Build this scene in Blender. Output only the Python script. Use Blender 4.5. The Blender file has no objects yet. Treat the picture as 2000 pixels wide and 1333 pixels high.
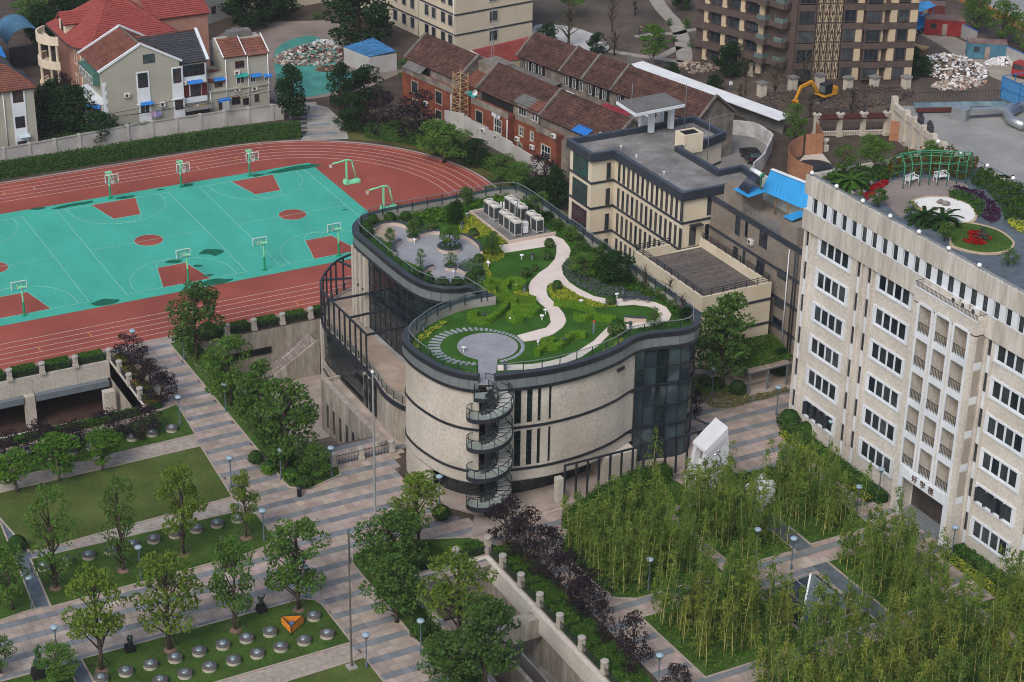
import bpy, math, random
import numpy as np
from mathutils import Vector, Matrix
from mathutils.geometry import tessellate_polygon
scene = bpy.context.scene
COL = scene.collection
# camera
FPX, YAW, PITCH, ROLL = 3782.42465,0.494991898,0.455049153,0.0167666918
CAM = np.array([-65.6511576,-217.698558,95.8186669])
_F = np.array([math.sin(YAW)*math.cos(PITCH), math.cos(YAW)*math.cos(PITCH),-math.sin(PITCH)])
_R = np.array([math.cos(YAW),-math.sin(YAW),0.0]); _U = np.cross(_R, _F)
_R2 = _R*math.cos(ROLL)+_U*math.sin(ROLL); _U2 = -_R*math.sin(ROLL)+_U*math.cos(ROLL)
cd = bpy.data.cameras.new('camera'); cam = bpy.data.objects.new('camera', cd); COL.objects.link(cam)
cd.sensor_width = 36.0; cd.lens = FPX/2000*36.0; cd.clip_start = 1.0; cd.clip_end = 3000
m = Matrix(((_R2[0], _U2[0],-_F[0], CAM[0]),(_R2[1], _U2[1],-_F[1], CAM[1]),(_R2[2], _U2[2],-_F[2], CAM[2]),(0,0,0,1)))
cam.matrix_world = m
scene.camera = cam
# sky, sun, exposure
SUN_EL, SUN_AZ = math.radians(46), math.radians(233)     # compass style, from +Y towards +X
w = bpy.data.worlds.new("World"); scene.world = w; w.use_nodes = True
nt = w.node_tree; bg = nt.nodes['Background']
sky = nt.nodes.new('ShaderNodeTexSky'); sky.sky_type = 'NISHITA'; sky.sun_disc = False
sky.sun_elevation = SUN_EL; sky.sun_rotation = SUN_AZ; sky.air_density = 1.0; sky.dust_density = 4.0; sky.ozone_density = 1.0
sky.altitude = 0
nt.links.new(sky.outputs[0], bg.inputs[0]); bg.inputs[1].default_value = 0.13
sl = bpy.data.lights.new('sun', 'SUN'); sl.energy = 1.2; sl.angle = math.radians(24); sl.color = (1.0, 0.99, 0.975)
so = bpy.data.objects.new('sun', sl); COL.objects.link(so); so.location = (0, 0, 150)
sd = Vector((math.sin(SUN_AZ)*math.cos(SUN_EL), math.cos(SUN_AZ)*math.cos(SUN_EL), math.sin(SUN_EL)))
so.rotation_euler = sd.to_track_quat('Z', 'Y').to_euler()
scene.view_settings.view_transform = 'Standard'; scene.view_settings.look = 'None'
scene.view_settings.exposure = 0.32; scene.view_settings.gamma = 1.0; scene.view_settings.use_curve_mapping = False
scene.cycles.max_bounces = 5; scene.cycles.diffuse_bounces = 3; scene.cycles.glossy_bounces = 2
scene.cycles.transmission_bounces = 3; scene.cycles.transparent_max_bounces = 4
scene.cycles.use_denoising = True; scene.cycles.filter_width = 1.05
# plan helpers: a point of the survey photograph onto a level / wall plane
def _ray(u, v): return _F+_R2*(u-1000)/FPX-_U2*(v-666.5)/FPX
def G(u, v, z=0.0):
 d = _ray(u, v); t = (z-CAM[2])/d[2]; p = CAM+d*t
 return (float(p[0]), float(p[1]), z)
def G2(u, v, z=0.0): return G(u, v, z)[:2]
def GX(u, v, x):
 d = _ray(u, v); t = (x-CAM[0])/d[0]; p = CAM+d*t
 return (x, float(p[1]), float(p[2]))
def GY(u, v, y):
 d = _ray(u, v); t = (y-CAM[1])/d[1]; p = CAM+d*t
 return (float(p[0]), y, float(p[2]))
def ZA(x, y, v):
 lo, hi = -10.0,120.0
 for i in range(50):
  mm = (lo+hi)/2; X = np.array([x, y, mm])-CAM
  if 666.5-FPX*(X@_U2)/(X@_F) > v: lo = mm
  else: hi = mm
 return mm
def sub(zoom, ox, oy):
 return lambda a, b: (ox+a/zoom, oy+b/zoom)
RND = random.Random(7)
NP = np.random.default_rng(11)
# materials
MATS = {}
def M(name, col, var=.12, scale=.6, rough=.85, metal=0., bump=0., bscale=12., spec=.3, orand=0., stretch=None, fine=0., fscale=8., attr=None, stain=None, sscale=.25):
 """one principled material: base colour with broad noise, fine speckle, per-object variation"""
 if name in MATS: return MATS[name]
 mt = bpy.data.materials.new(name); mt.use_nodes = True; n = mt.node_tree.nodes; L = mt.node_tree.links
 b = n['Principled BSDF']; b.inputs['Roughness'].default_value = rough; b.inputs['Metallic'].default_value = metal
 b.inputs['Specular IOR Level'].default_value = spec
 tc = n.new('ShaderNodeNewGeometry'); src = tc.outputs['Position']
 if stretch:
  mp = n.new('ShaderNodeMapping'); mp.inputs['Scale'].default_value = stretch; L.new(src, mp.inputs[0]); src = mp.outputs[0]
 def noise(sc, det):
  t = n.new('ShaderNodeTexNoise'); t.inputs['Scale'].default_value = sc; t.inputs['Detail'].default_value = det
  L.new(src, t.inputs['Vector']); r = n.new('ShaderNodeMapRange'); r.inputs[1].default_value = .3; r.inputs[2].default_value = .7
  L.new(t.outputs[0], r.inputs[0]); return r.outputs[0]
 def mix(fac, a, c, mode='MIX'):
  x = n.new('ShaderNodeMix'); x.data_type = 'RGBA'; x.blend_type = mode
  for s, v in ((x.inputs[0], fac),(x.inputs[6], a),(x.inputs[7], c)):
   if hasattr(v, 'is_linked'): L.new(v, s)
   elif isinstance(v,(int, float)): s.default_value = v
   else: s.default_value = (*v,1)
  return x.outputs[2]
 lo = tuple(max(0, c*(1-var)) for c in col); hi = tuple(min(1, c*(1+var)) for c in col)
 c = mix(noise(scale,4), lo, hi)
 if attr:
  a = n.new('ShaderNodeAttribute'); a.attribute_name = attr; c = mix(1.0, c, a.outputs['Color'], 'MULTIPLY')
 if fine:
  c = mix(noise(fscale, 2), mix(1.0, c, (1-fine,)*3, 'MULTIPLY'), c)
 if stain:
  c = mix(1.0, c, mix(noise(sscale, 6), stain, (1, 1, 1)), 'MULTIPLY')
 if orand:
  oi = n.new('ShaderNodeObjectInfo'); c = mix(1.0, c, mix(oi.outputs['Random'], (1-orand, 1-orand*.9, 1-orand*.8), (1, 1, 1)), 'MULTIPLY')
 L.new(c, b.inputs['Base Color'])
 if bump:
  t = n.new('ShaderNodeTexNoise'); t.inputs['Scale'].default_value = bscale; t.inputs['Detail'].default_value = 3; L.new(src, t.inputs['Vector'])
  bn = n.new('ShaderNodeBump'); bn.inputs['Strength'].default_value = bump; bn.inputs['Distance'].default_value = .05
  L.new(t.outputs[0], bn.inputs['Height']); L.new(bn.outputs[0], b.inputs['Normal'])
 MATS[name] = mt
 return mt
def leafmat(name, a, b, orand=.25, trans=.3, scale=1.3):
 """foliage: two leaf colours mixed by noise, varied per plant, partly translucent"""
 if name in MATS: return MATS[name]
 mt = bpy.data.materials.new(name); mt.use_nodes = True; n = mt.node_tree.nodes; L = mt.node_tree.links
 n.remove(n['Principled BSDF']); out = n['Material Output']
 g = n.new('ShaderNodeNewGeometry'); t = n.new('ShaderNodeTexNoise'); t.inputs['Scale'].default_value = scale; t.inputs['Detail'].default_value = 5
 L.new(g.outputs['Position'], t.inputs['Vector'])
 r = n.new('ShaderNodeMapRange'); r.inputs[1].default_value = .32; r.inputs[2].default_value = .68; L.new(t.outputs[0], r.inputs[0])
 x = n.new('ShaderNodeMix'); x.data_type = 'RGBA'; L.new(r.outputs[0], x.inputs[0]); x.inputs[6].default_value = (*a, 1); x.inputs[7].default_value = (*b, 1)
 oi = n.new('ShaderNodeObjectInfo'); y = n.new('ShaderNodeMix'); y.data_type = 'RGBA'; L.new(oi.outputs['Random'], y.inputs[0])
 y.inputs[6].default_value = (1-orand,1-orand,1-orand*.6,1); y.inputs[7].default_value = (1,1,1,1)
 z = n.new('ShaderNodeMix'); z.data_type = 'RGBA'; z.blend_type = 'MULTIPLY'; z.inputs[0].default_value = 1
 L.new(x.outputs[2], z.inputs[6]); L.new(y.outputs[2], z.inputs[7])
 d = n.new('ShaderNodeBsdfDiffuse'); tr = n.new('ShaderNodeBsdfTranslucent'); s = n.new('ShaderNodeMixShader'); s.inputs[0].default_value = trans
 L.new(z.outputs[2], d.inputs[0]); L.new(z.outputs[2], tr.inputs[0]); L.new(d.outputs[0], s.inputs[1]); L.new(tr.outputs[0], s.inputs[2]); L.new(s.outputs[0], out.inputs[0])
 MATS[name] = mt
 return mt
# objects
def tag(o, label=None, cat=None, group=None, kind=None):
 if label: o['label'] = label
 if cat: o['category'] = cat
 if group: o['group'] = group
 if kind: o['kind'] = kind
 return o
def thing(name, label, cat, loc=(0,0,0), rz=0., group=None):
 o = bpy.data.objects.new(name, None); COL.objects.link(o); o.empty_display_size = .3
 o.location = loc; o.rotation_euler = (0,0, rz)
 return tag(o, label, cat, group)
def link(name, mesh, parent=None, loc=(0,0,0), rz=0., sc=None):
 o = bpy.data.objects.new(name, mesh); COL.objects.link(o); o.location = loc; o.rotation_euler = (0,0, rz)
 if sc: o.scale = sc if hasattr(sc, '__len__') else (sc, sc, sc)
 if parent: o.parent = parent
 return o
def copy_tree(o, parent=None):
 c = o.copy(); COL.objects.link(c)
 if parent: c.parent = parent
 for ch in o.children: copy_tree(ch, c)
 return c
def put(o, loc, rz=0., label=None, group=None, sc=None):
 o.location = loc; o.rotation_euler = (0,0, rz)
 if sc: o.scale = sc if hasattr(sc, '__len__') else (sc, sc, sc)
 if label: o['label'] = label
 if group: o['group'] = group
 return o
class MB:
 """collects shapes and links them as ONE mesh object"""
 def __init__(s): s.v = []; s.f = []; s.m = []; s.sm = []
 def add(s, vs, fs, m=0, smooth=False):
  o = len(s.v); s.v.extend(vs)
  for f in fs: s.f.append([i+o for i in f]); s.m.append(m); s.sm.append(smooth)
  return s
 def quad(s, a, b, c, d, m=0): return s.add([a, b, c, d],[(0,1,2,3)], m)
 def poly(s, pts, m=0): return s.add(list(pts),[tuple(range(len(pts)))], m)
 def box(s, x0, y0, z0, x1, y1, z1, m=0):
  if x0 > x1: x0, x1 = x1, x0
  if y0 > y1: y0, y1 = y1, y0
  if z0 > z1: z0, z1 = z1, z0
  return s.add([(x0, y0, z0),(x1, y0, z0),(x1, y1, z0),(x0, y1, z0),(x0, y0, z1),(x1, y0, z1),(x1, y1, z1),(x0, y1, z1)],
      [(0,3,2,1),(4,5,6,7),(0,1,5,4),(1,2,6,5),(2,3,7,6),(3,0,4,7)], m)
 def obox(s, c, size, rz=0., m=0, tilt=None):
  hx, hy, hz = size[0]/2, size[1]/2, size[2]/2
  R = Matrix.Rotation(rz, 3, 'Z')
  if tilt: R = R @ Matrix.Rotation(tilt[1],3, tilt[0])
  vs = [tuple(Vector(c)+R @ Vector((x*hx, y*hy, z*hz))) for z in (-1,1) for (x, y) in ((-1,-1),(1,-1),(1,1),(-1,1))]
  return s.add(vs,[(0,3,2,1),(4,5,6,7),(0,1,5,4),(1,2,6,5),(2,3,7,6),(3,0,4,7)], m)
 def bar(s, p, q, w, h=None, m=0):
  """square bar between two points"""
  p, q = Vector(p), Vector(q); d = q-p
  if d.length < 1e-6: return s
  d.normalize(); h = h or w
  a = d.cross(Vector((0,0,1)))
  if a.length < 1e-4: a = Vector((1,0,0))
  a.normalize(); b = a.cross(d); a *= w/2; b *= h/2
  vs = [tuple(x+i*a+j*b) for x in (p, q) for (i, j) in ((-1,-1),(1,-1),(1,1),(-1,1))]
  return s.add(vs,[(0,1,2,3),(7,6,5,4),(0,4,5,1),(1,5,6,2),(2,6,7,3),(3,7,4,0)], m)
 def path(s, pts, w, h=None, m=0, closed=False):
  n = len(pts)
  for i in range(n if closed else n-1): s.bar(pts[i], pts[(i+1) % n], w, h, m)
  return s
 def tube(s, pts, r, n=6, m=0, cap=True):
  """round tube through points; r one radius or one per point"""
  pts = [Vector(p) for p in pts]; k = len(pts); rs = r if hasattr(r, '__len__') else [r]*k
  vs = []; ref = None
  for i, p in enumerate(pts):
   d = (pts[min(i+1, k-1)]-pts[max(i-1,0)])
   d = d.normalized() if d.length > 1e-9 else Vector((0,0,1))
   a = d.cross(Vector((0,0,1)) if abs(d.z) < .9 else Vector((1,0,0))) if ref is None else ref-d*ref.dot(d)
   a.normalize(); ref = a; b = d.cross(a)
   for j in range(n):
    t = 2*math.pi*j/n; vs.append(tuple(p+(a*math.cos(t)+b*math.sin(t))*rs[i]))
  fs = [(i*n+j, i*n+(j+1) % n,(i+1)*n+(j+1) % n,(i+1)*n+j) for i in range(k-1) for j in range(n)]
  if cap: fs += [tuple(range(n))[::-1], tuple(range((k-1)*n, k*n))]
  return s.add(vs, fs, m, n > 4)
 def lathe(s, prof, c=(0,0,0), n=16, m=0, smooth=True, cap=True):
  """prof: (radius, z) list from bottom to top"""
  vs = [(c[0]+r*math.cos(2*math.pi*j/n), c[1]+r*math.sin(2*math.pi*j/n), c[2]+z) for r, z in prof for j in range(n)]
  k = len(prof)
  fs = [(i*n+j, i*n+(j+1) % n,(i+1)*n+(j+1) % n,(i+1)*n+j) for i in range(k-1) for j in range(n)]
  s.add(vs, fs, m, smooth)
  if cap:
   s.add(vs[:n],[tuple(range(n))[::-1]], m); s.add(vs[-n:],[tuple(range(n))], m)
  return s
 def prism(s, pts, z0, z1, m=0, mtop=None, bottom=True):
  """vertical prism over a plan polygon"""
  pts = ccw(pts); n = len(pts)
  vs = [(x, y, z0) for x, y in pts]+[(x, y, z1) for x, y in pts]
  s.add(vs,[(i,(i+1) % n, n+(i+1) % n, n+i) for i in range(n)], m)
  tris = tessellate_polygon([[Vector((x, y,0)) for x, y in pts]])
  tris = [t if area2([pts[i] for i in t]) > 0 else t[::-1] for t in tris]
  s.add([(x, y, z1) for x, y in pts], tris, m if mtop is None else mtop)
  if bottom: s.add([(x, y, z0) for x, y in pts],[t[::-1] for t in tris], m)
  return s
 def wall(s, pts, z0, z1, m=0, closed=False):
  n = len(pts)
  for i in range(n if closed else n-1):
   a, b = pts[i], pts[(i+1) % n]
   s.quad((a[0], a[1], z0),(b[0], b[1], z0),(b[0], b[1], z1),(a[0], a[1], z1), m)
  return s
 def ribbon(s, A, B, z, m=0):
  for i in range(len(A)-1):
   s.quad((*A[i], z),(*A[i+1], z),(*B[i+1], z),(*B[i], z), m)
  return s
 def band(s, pts, off0, off1, z0, z1, m=0, closed=False):
  """solid rail of rectangular section following a plan line between two offsets"""
  A = offset(pts, off0, closed); B = offset(pts, off1, closed); n = len(pts)
  for i in range(n if closed else n-1):
   j = (i+1) % n
   a, b, c, d = A[i], A[j], B[j], B[i]
   s.add([(*a, z0),(*b, z0),(*c, z0),(*d, z0),(*a, z1),(*b, z1),(*c, z1),(*d, z1)],
      [(0,3,2,1),(4,5,6,7),(0,1,5,4),(2,3,7,6)]+([] if closed else ([(3,0,4,7)] if i == 0 else [])+([(1,2,6,5)] if i == n-2 else [])), m)
  return s
 def mesh(s, name, mats):
  me = bpy.data.meshes.new(name); me.from_pydata(s.v,[], s.f)
  for mt in (mats if isinstance(mats,(list, tuple)) else [mats]): me.materials.append(mt)
  me.polygons.foreach_set('material_index', s.m); me.polygons.foreach_set('use_smooth', s.sm)
  me.update(); return me
 def build(s, name, mats, parent=None, local=False):
  if parent is not None and not local:
   x, y, z = parent.location
   p = parent.parent
   while p is not None: x += p.location[0]; y += p.location[1]; z += p.location[2]; p = p.parent
   s.v = [(a-x, b-y, c-z) for a, b, c in s.v]
  return link(name, s.mesh(name, mats), parent)
def area2(p): return sum(p[i][0]*p[(i+1) % len(p)][1]-p[(i+1) % len(p)][0]*p[i][1] for i in range(len(p)))/2
def ccw(p):
 p = [tuple(q[:2]) for q in p]
 return p if area2(p) > 0 else p[::-1]
def offset(pts, d, closed=False):
 """shift a plan line to its left by d"""
 n = len(pts); out = []
 for i in range(n):
  a = pts[(i-1) % n] if closed or i > 0 else None; b = pts[i]; c = pts[(i+1) % n] if closed or i < n-1 else None
  def nrm(p, q):
   dx, dy = q[0]-p[0], q[1]-p[1]; l = math.hypot(dx, dy) or 1; return (-dy/l, dx/l)
  if a is None: nx, ny = nrm(b, c); k = 1
  elif c is None: nx, ny = nrm(a, b); k = 1
  else:
   n1 = nrm(a, b); n2 = nrm(b, c); nx, ny = n1[0]+n2[0], n1[1]+n2[1]; l = math.hypot(nx, ny) or 1; nx /= l; ny /= l
   k = 1/max(.4, nx*n1[0]+ny*n1[1])
  out.append((b[0]+nx*d*k, b[1]+ny*d*k))
 return out
def spline(pts, n=6, closed=False):
 """Catmull-Rom through plan points"""
 k = len(pts); out = []
 rng = range(k if closed else k-1)
 for i in rng:
  p0 = pts[(i-1) % k] if closed or i > 0 else pts[i]; p1 = pts[i]; p2 = pts[(i+1) % k]
  p3 = pts[(i+2) % k] if closed or i+2 < k else p2
  for j in range(n):
   t = j/n
   out.append(tuple(.5*((2*p1[q])+(-p0[q]+p2[q])*t+(2*p0[q]-5*p1[q]+4*p2[q]-p3[q])*t*t+(-p0[q]+3*p1[q]-3*p2[q]+p3[q])*t**3) for q in range(len(p1))))
 if not closed: out.append(tuple(pts[-1]))
 return out
def resample(pts, step, closed=False):
 """points at an even spacing along a plan line"""
 P = [Vector((*p[:2],0)) for p in pts]
 if closed: P.append(P[0])
 out = []; acc = 0.; out.append(tuple(P[0][:2]))
 for a, b in zip(P, P[1:]):
  l = (b-a).length
  while acc+l >= step:
   t = (step-acc)/l; a = a+(b-a)*t; out.append((a.x, a.y)); l = (b-a).length; acc = 0.
  acc += l
 return out
def inside(poly, x, y):
 """vectorised point in polygon"""
 r = np.zeros(x.shape, bool); n = len(poly)
 for i in range(n):
  x0, y0 = poly[i][:2]; x1, y1 = poly[(i+1) % n][:2]
  if y0 == y1: continue
  c = ((y0 > y) != (y1 > y)) & (x < (x1-x0)*(y-y0)/(y1-y0)+x0); r ^= c
 return r
def sheet(name, pts, z, mt, kind='structure', holes=(), skirt=None, parent=None):
 """flat ground sheet, optionally with holes"""
 loops = [[Vector((*p[:2],0)) for p in ccw(pts)]]+[[Vector((*p[:2],0)) for p in ccw(h)][::-1] for h in holes]
 tris = tessellate_polygon(loops); flat = [p for l in loops for p in l]
 mb = MB(); tr = []
 for t in tris:
  q = [tuple(flat[i][:2]) for i in t]; tr.append(t if area2(q) > 0 else t[::-1])
 mb.add([(p.x, p.y, z) for p in flat], tr)
 if skirt is not None:
  q = ccw(pts); mb.wall([(x, y) for x, y in q], skirt, z, closed=True)
 o = mb.build(name, mt, parent)
 if kind and parent is None: o['kind'] = kind
 return o
def P(*uv, z=0.): return [G2(u, v, z) for u, v in uv]
# leaves
def leaf_mesh(name, pts, size, mt, up=.35, seed=0, asp=.6, nrm=None, jit=.35):
 """one mesh of leaf-sized quads at points; normals random, biased up (or along nrm)"""
 r = np.random.default_rng(seed); n = len(pts)
 d = r.normal(size=(n,3)); d /= np.linalg.norm(d, axis=1)[:, None]+1e-9
 if nrm is not None: d = d*.7+nrm
 d[:,2] += up
 d /= np.linalg.norm(d, axis=1)[:, None]+1e-9
 a = np.cross(d, r.normal(size=(n,3))); a /= np.linalg.norm(a, axis=1)[:, None]+1e-9
 b = np.cross(d, a); s = (size*(1+jit*r.uniform(-1,1, n)))[:, None]
 a = a*s*.5; b = b*s*.5*asp
 v = np.stack([pts-a, pts-b*1.0, pts+a, pts+b],1).reshape(-1,3)
 me = bpy.data.meshes.new(name); me.vertices.add(4*n); me.vertices.foreach_set('co', v.astype(np.float32).ravel())
 me.loops.add(4*n); me.loops.foreach_set('vertex_index', np.arange(4*n, dtype=np.int32))
 me.polygons.add(n); me.polygons.foreach_set('loop_start', np.arange(0, 4*n, 4, dtype=np.int32))
 me.materials.append(mt); me.update(calc_edges=True); me.validate()
 return me
def clump_points(centres, radii, per, seed=0, flat=.75):
 r = np.random.default_rng(seed); out = []
 for c, rad in zip(centres, radii):
  k = max(4, int(per*rad*rad)); d = r.normal(size=(k,3)); d /= np.linalg.norm(d, axis=1)[:, None]
  q = d*(rad*r.uniform(.55,1.05, k)**.6)[:, None]; q[:,2] *= flat; out.append(q+np.array(c))
 return np.concatenate(out)
# palette
m_soil = M('soil', (.075, .055, .042), .35, .35, fine=.35, fscale=3, bump=.3, bscale=3)
m_track = M('track_rubber', (.32, .076, .052), .10, .12, fine=.08, fscale=3, rough=.8, stain=(.70, .68, .72), sscale=.10)
m_court = M('court_green', (.05, .375, .285), .10, .25, fine=.10, fscale=2.5, rough=.75, stretch=(1, .5, 1))
m_wet = M('wet_court', (.003, .105, .055), .15, 1, rough=.55, spec=.2)
m_line = M('line_white', (.50, .45, .42), .12, 2)
m_cline = M('court_line', (.26, .50, .41), .15, 2)
m_yline = M('line_yellow', (.55, .33, .06), .1, 2)
m_conc = M('concrete', (.34, .33, .31), .2, .4, fine=.15, fscale=6, stain=(.72, .7, .68))
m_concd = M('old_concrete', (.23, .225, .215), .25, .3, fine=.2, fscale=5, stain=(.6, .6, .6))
m_kerb = M('kerb_stone', (.34, .29, .25), .15, 1.5)
m_joint = M('paving_joint', (.11, .085, .075), .2, 1)
m_pink = M('pink_granite', (.49, .41, .355), .13, .8, fine=.12, fscale=7, orand=.30, rough=.6, attr=None, stain=(.66, .64, .63), sscale=.35)
m_grey = M('grey_slate', (.205, .225, .24), .12, .8, fine=.10, fscale=7, orand=.18, rough=.55)
m_pinkS = M('pink_granite_far', (.49, .41, .355), .13, .8, fine=.12, fscale=7, attr='tone', rough=.6, stain=(.66, .64, .63), sscale=.35)
m_greyS = M('grey_slate_far', (.205, .225, .24), .12, .8, fine=.10, fscale=7, attr='tone', rough=.55)
m_gran = M('pale_granite', (.40, .355, .31), .14, 1.6, fine=.28, fscale=2.2, stain=(.78, .76, .74))
m_lawn = M('lawn_grass', (.058, .112, .024), .28, .35, fine=.35, fscale=5, bump=.5, bscale=9, rough=1, spec=.05)
m_lawn2 = M('worn_lawn', (.098, .125, .036), .32, .18, fine=.3, fscale=5, bump=.5, bscale=9, rough=1, spec=.05, stain=(.75, .9, .8), sscale=.3)
m_lawn3 = M('dry_lawn', (.10, .10, .035), .3, .3, fine=.35, fscale=5, rough=1, spec=.05)
m_peb = M('pebble_dash', (.56, .525, .47), .10, .35, fine=.26, fscale=4.2, rough=.95, stain=(.80, .77, .72), sscale=.16, bump=.3, bscale=9)
m_pebl = M('pale_pebble_dash', (.66, .63, .575), .08, .35, fine=.24, fscale=4.2, rough=.95, stain=(.82, .80, .77), sscale=.16, bump=.3, bscale=9)
m_pebs = M('pebble_dash_streaked', (.45, .42, .37), .16, 1.1, fine=.35, fscale=4.5, rough=.95, stretch=(1, 1, .16), stain=(.62, .57, .5), sscale=.9)
m_slate = M('wet_slate', (.10, .125, .145), .25, 1.2, fine=.15, fscale=3, rough=.5)
m_dark = M('dark_metal', (.022, .027, .036), .15, 1, rough=.45, metal=.2, spec=.5)
m_coping = M('dark_coping', (.016, .019, .026), .2, .8, rough=.42, spec=.5)
m_copetop = M('coping_top', (.034, .040, .050), .2, .8, rough=.5, spec=.4)
m_panel = M('grey_panel', (.20, .225, .235), .06, .5, rough=.4, metal=.3, orand=.12)
m_glass = M('dark_glass', (.012, .018, .022), .3, .3, rough=.06, spec=.7)
m_glassb = M('green_glass', (.011, .020, .024), .4, .5, rough=.06, spec=.6, orand=.5)
m_glassc = M('clear_glass', (.10, .14, .135), .2, .6, rough=.08, spec=.6)
m_steel = M('steel', (.38, .40, .41), .08, 2, rough=.35, metal=.7)
m_greym = M('grey_painted_metal', (.13, .16, .18), .1, 2, rough=.45)
m_white = M('white_paint', (.74, .76, .78), .05, .5, rough=.6, stain=(.86, .86, .85))
m_whitew = M('white_trim', (.66, .70, .74), .05, .6, rough=.65, stain=(.84, .86, .88))
m_cream = M('cream_render', (.64, .575, .45), .05, .4, rough=.85, stain=(.88, .86, .82))
m_wood = M('deck_wood', (.135, .115, .105), .25, 1.5, rough=.8, orand=.3)
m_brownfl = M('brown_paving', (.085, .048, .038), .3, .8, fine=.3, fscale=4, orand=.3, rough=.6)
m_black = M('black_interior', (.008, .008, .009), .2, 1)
m_bark = M('bark', (.075, .055, .042), .3, 3, fine=.3, fscale=6)
m_barkl = M('pale_bark', (.16, .13, .10), .3, 3)
m_sand = M('tan_boards', (.40, .32, .25), .10, 1.0, rough=.8, orand=.12, stain=(.85, .82, .8))
# pits (below ground courts): rectangles in plan
PIT_W = [(-62,-42.3),(-14.6,-42.3),(-14.6,-30.4),(-62,-30.4)]
PIT_M = [(-4.4,-58.6),(4.5,-58.6),(4.5,-45.6),(6.42,-45.6),(6.42,-42),(6.8,-39.6),(9.0,-36.1),(11.2,-33.95),(12.4,-33.2),(12.4,-30.4),(-4.4,-30.4)]
PIT_F = [(-4.6,-118),(4.4,-118),(4.4,-84.0),(-4.6,-84.0)]
FLOOR_Z = -5.6
ground = sheet('ground', [(-500, -500), (700, -500), (700, 800), (-500, 800)], -.04, m_soil, holes=[PIT_W, PIT_M, PIT_F])
# running track and courts
CX, CYT, R0 = 20.0,-.3,27.4
def oval(r, z=None, x0=-140, n=40):
 pts = [(x0, CYT-r)]+[(CX+r*math.sin(math.pi*i/n), CYT-r*math.cos(math.pi*i/n)) for i in range(n+1)]+[(x0, CYT+r)]
 return pts
track = sheet('running_track', oval(R0), .0, m_track)
mb = MB(); mb.band(oval(R0),-.26,0,-.03,.06)
o = mb.build('track_kerb', m_conc, track)
mb = MB()
for k in range(6):
 mb.band(oval(27.0-1.24*k),0,.07,.0,.008)
for k, x in enumerate((-30,-19,-8,3,14,25)):       # staggered start ticks
 r = 27.0-1.24*(k % 5); mb.box(x, CYT+r-1.2,.0, x+.07, CYT+r,.008)
mb.build('lane_line', m_line, track)['kind'] = 'stuff'
mb = MB()
for k,(x, s) in enumerate(((-33,-1),(-20.6,-1),(-14.5,-1),(-2,-1),(9.5,-1),(-12,1),(20,1))):
 r = 27.0-1.24*(1+k % 4); mb.box(x, CYT+s*r,.0, x+.08, CYT+s*(r-1.2),.009)
mb.build('changeover_mark', m_yline, track)['kind'] = 'stuff'
GY0, GY1 = -16.4,16.45
court = sheet('sports_court', [(-140, GY0), (28.5, GY0), (28.5, GY1), (-140, GY1)], .012, m_court)
def arc(cx, cy, r, a0, a1, n=24): return [(cx+r*math.cos(a0+(a1-a0)*i/n), cy+r*math.sin(a0+(a1-a0)*i/n)) for i in range(n+1)]
keys = MB(); lines = MB(); W_, L_ = 7.5,14.4
for cxc in (19.3,0.0,-19.5,-39):
 for s in (-1,1):
  yb = s*L_; yf = yb-s*5.8
  keys.prism([(cxc-3, yb),(cxc+3, yb),(cxc+1.8, yf),(cxc-1.8, yf)],.012,.018, bottom=False)
  for a, b in (((cxc-3, yb),(cxc-1.8, yf)),((cxc+3, yb),(cxc+1.8, yf)),((cxc-1.8, yf),(cxc+1.8, yf))):
   lines.bar((*a,.02),(*b,.02),.06,.01)
  lines.path([(x, y,.02) for x, y in arc(cxc, yf,1.8,0,-s*math.pi)],.05,.01)
  yc = yb-s*1.575; t0 = math.asin(min(1,1.575/6.25))
  ar = [(cxc+6.25*math.cos(t), yc-s*6.25*math.sin(t)) for t in np.linspace(0, math.pi,40)]
  ar = [(cxc+6.25, yb)]+ar+[(cxc-6.25, yb)]
  lines.path([(x, y,.02) for x, y in ar],.055,.01)
  lines.bar((cxc-W_, yb,.02),(cxc+W_, yb,.02),.055,.01)
 for sx in (-1,1): lines.bar((cxc+sx*W_,-L_,.02),(cxc+sx*W_, L_,.02),.055,.01)
 keys.prism(arc(cxc,0,1.8,0,2*math.pi,28)[:-1],.012,.018, bottom=False)
 lines.bar((cxc-W_,0,.021),(cxc+W_,0,.021),.05,.01)
 lines.path([(x, y,.02) for x, y in arc(cxc,0,1.8,0,2*math.pi,28)],.05,.01)
keys.build('court_key', m_track, court)['kind'] = 'stuff'
lines.build('court_line', m_cline, court)['kind'] = 'stuff'
def blob(cx, cy, rx, ry, seed, n=26):
 r = random.Random(seed); ph = [(r.uniform(.1,.34)/(k*.6), k, r.uniform(0,6.3)) for k in (2,3,5,7)]
 return [(cx+rx*(1+sum(a*math.sin(k*t+p) for a, k, p in ph))*math.cos(t), cy+ry*(1+sum(a*math.cos(k*t+p) for a, k, p in ph))*math.sin(t)) for t in [2*math.pi*i/n for i in range(n)]]
for i,(u, v, rx, ry) in enumerate([(143,401,3.0,.55),(245,386,1.2,.5),(367,362,.7,.7),(575,330,4.2,.75),(503,343,1.0,.4),(205,591,1.6,.8),(415,493,1.3,.95),(422,551,1.7,.8),(405,539,.6,.4),(341,511,1.0,.6),(386,520,.5,.4),(75,408,1.0,.4),(313,371,.5,.3),(674,410,.5,.2)]):
 x, y = G2(u, v); sheet('wet_patch', blob(x, y, rx, ry, 40+i), .022, m_wet, parent=court)
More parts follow.
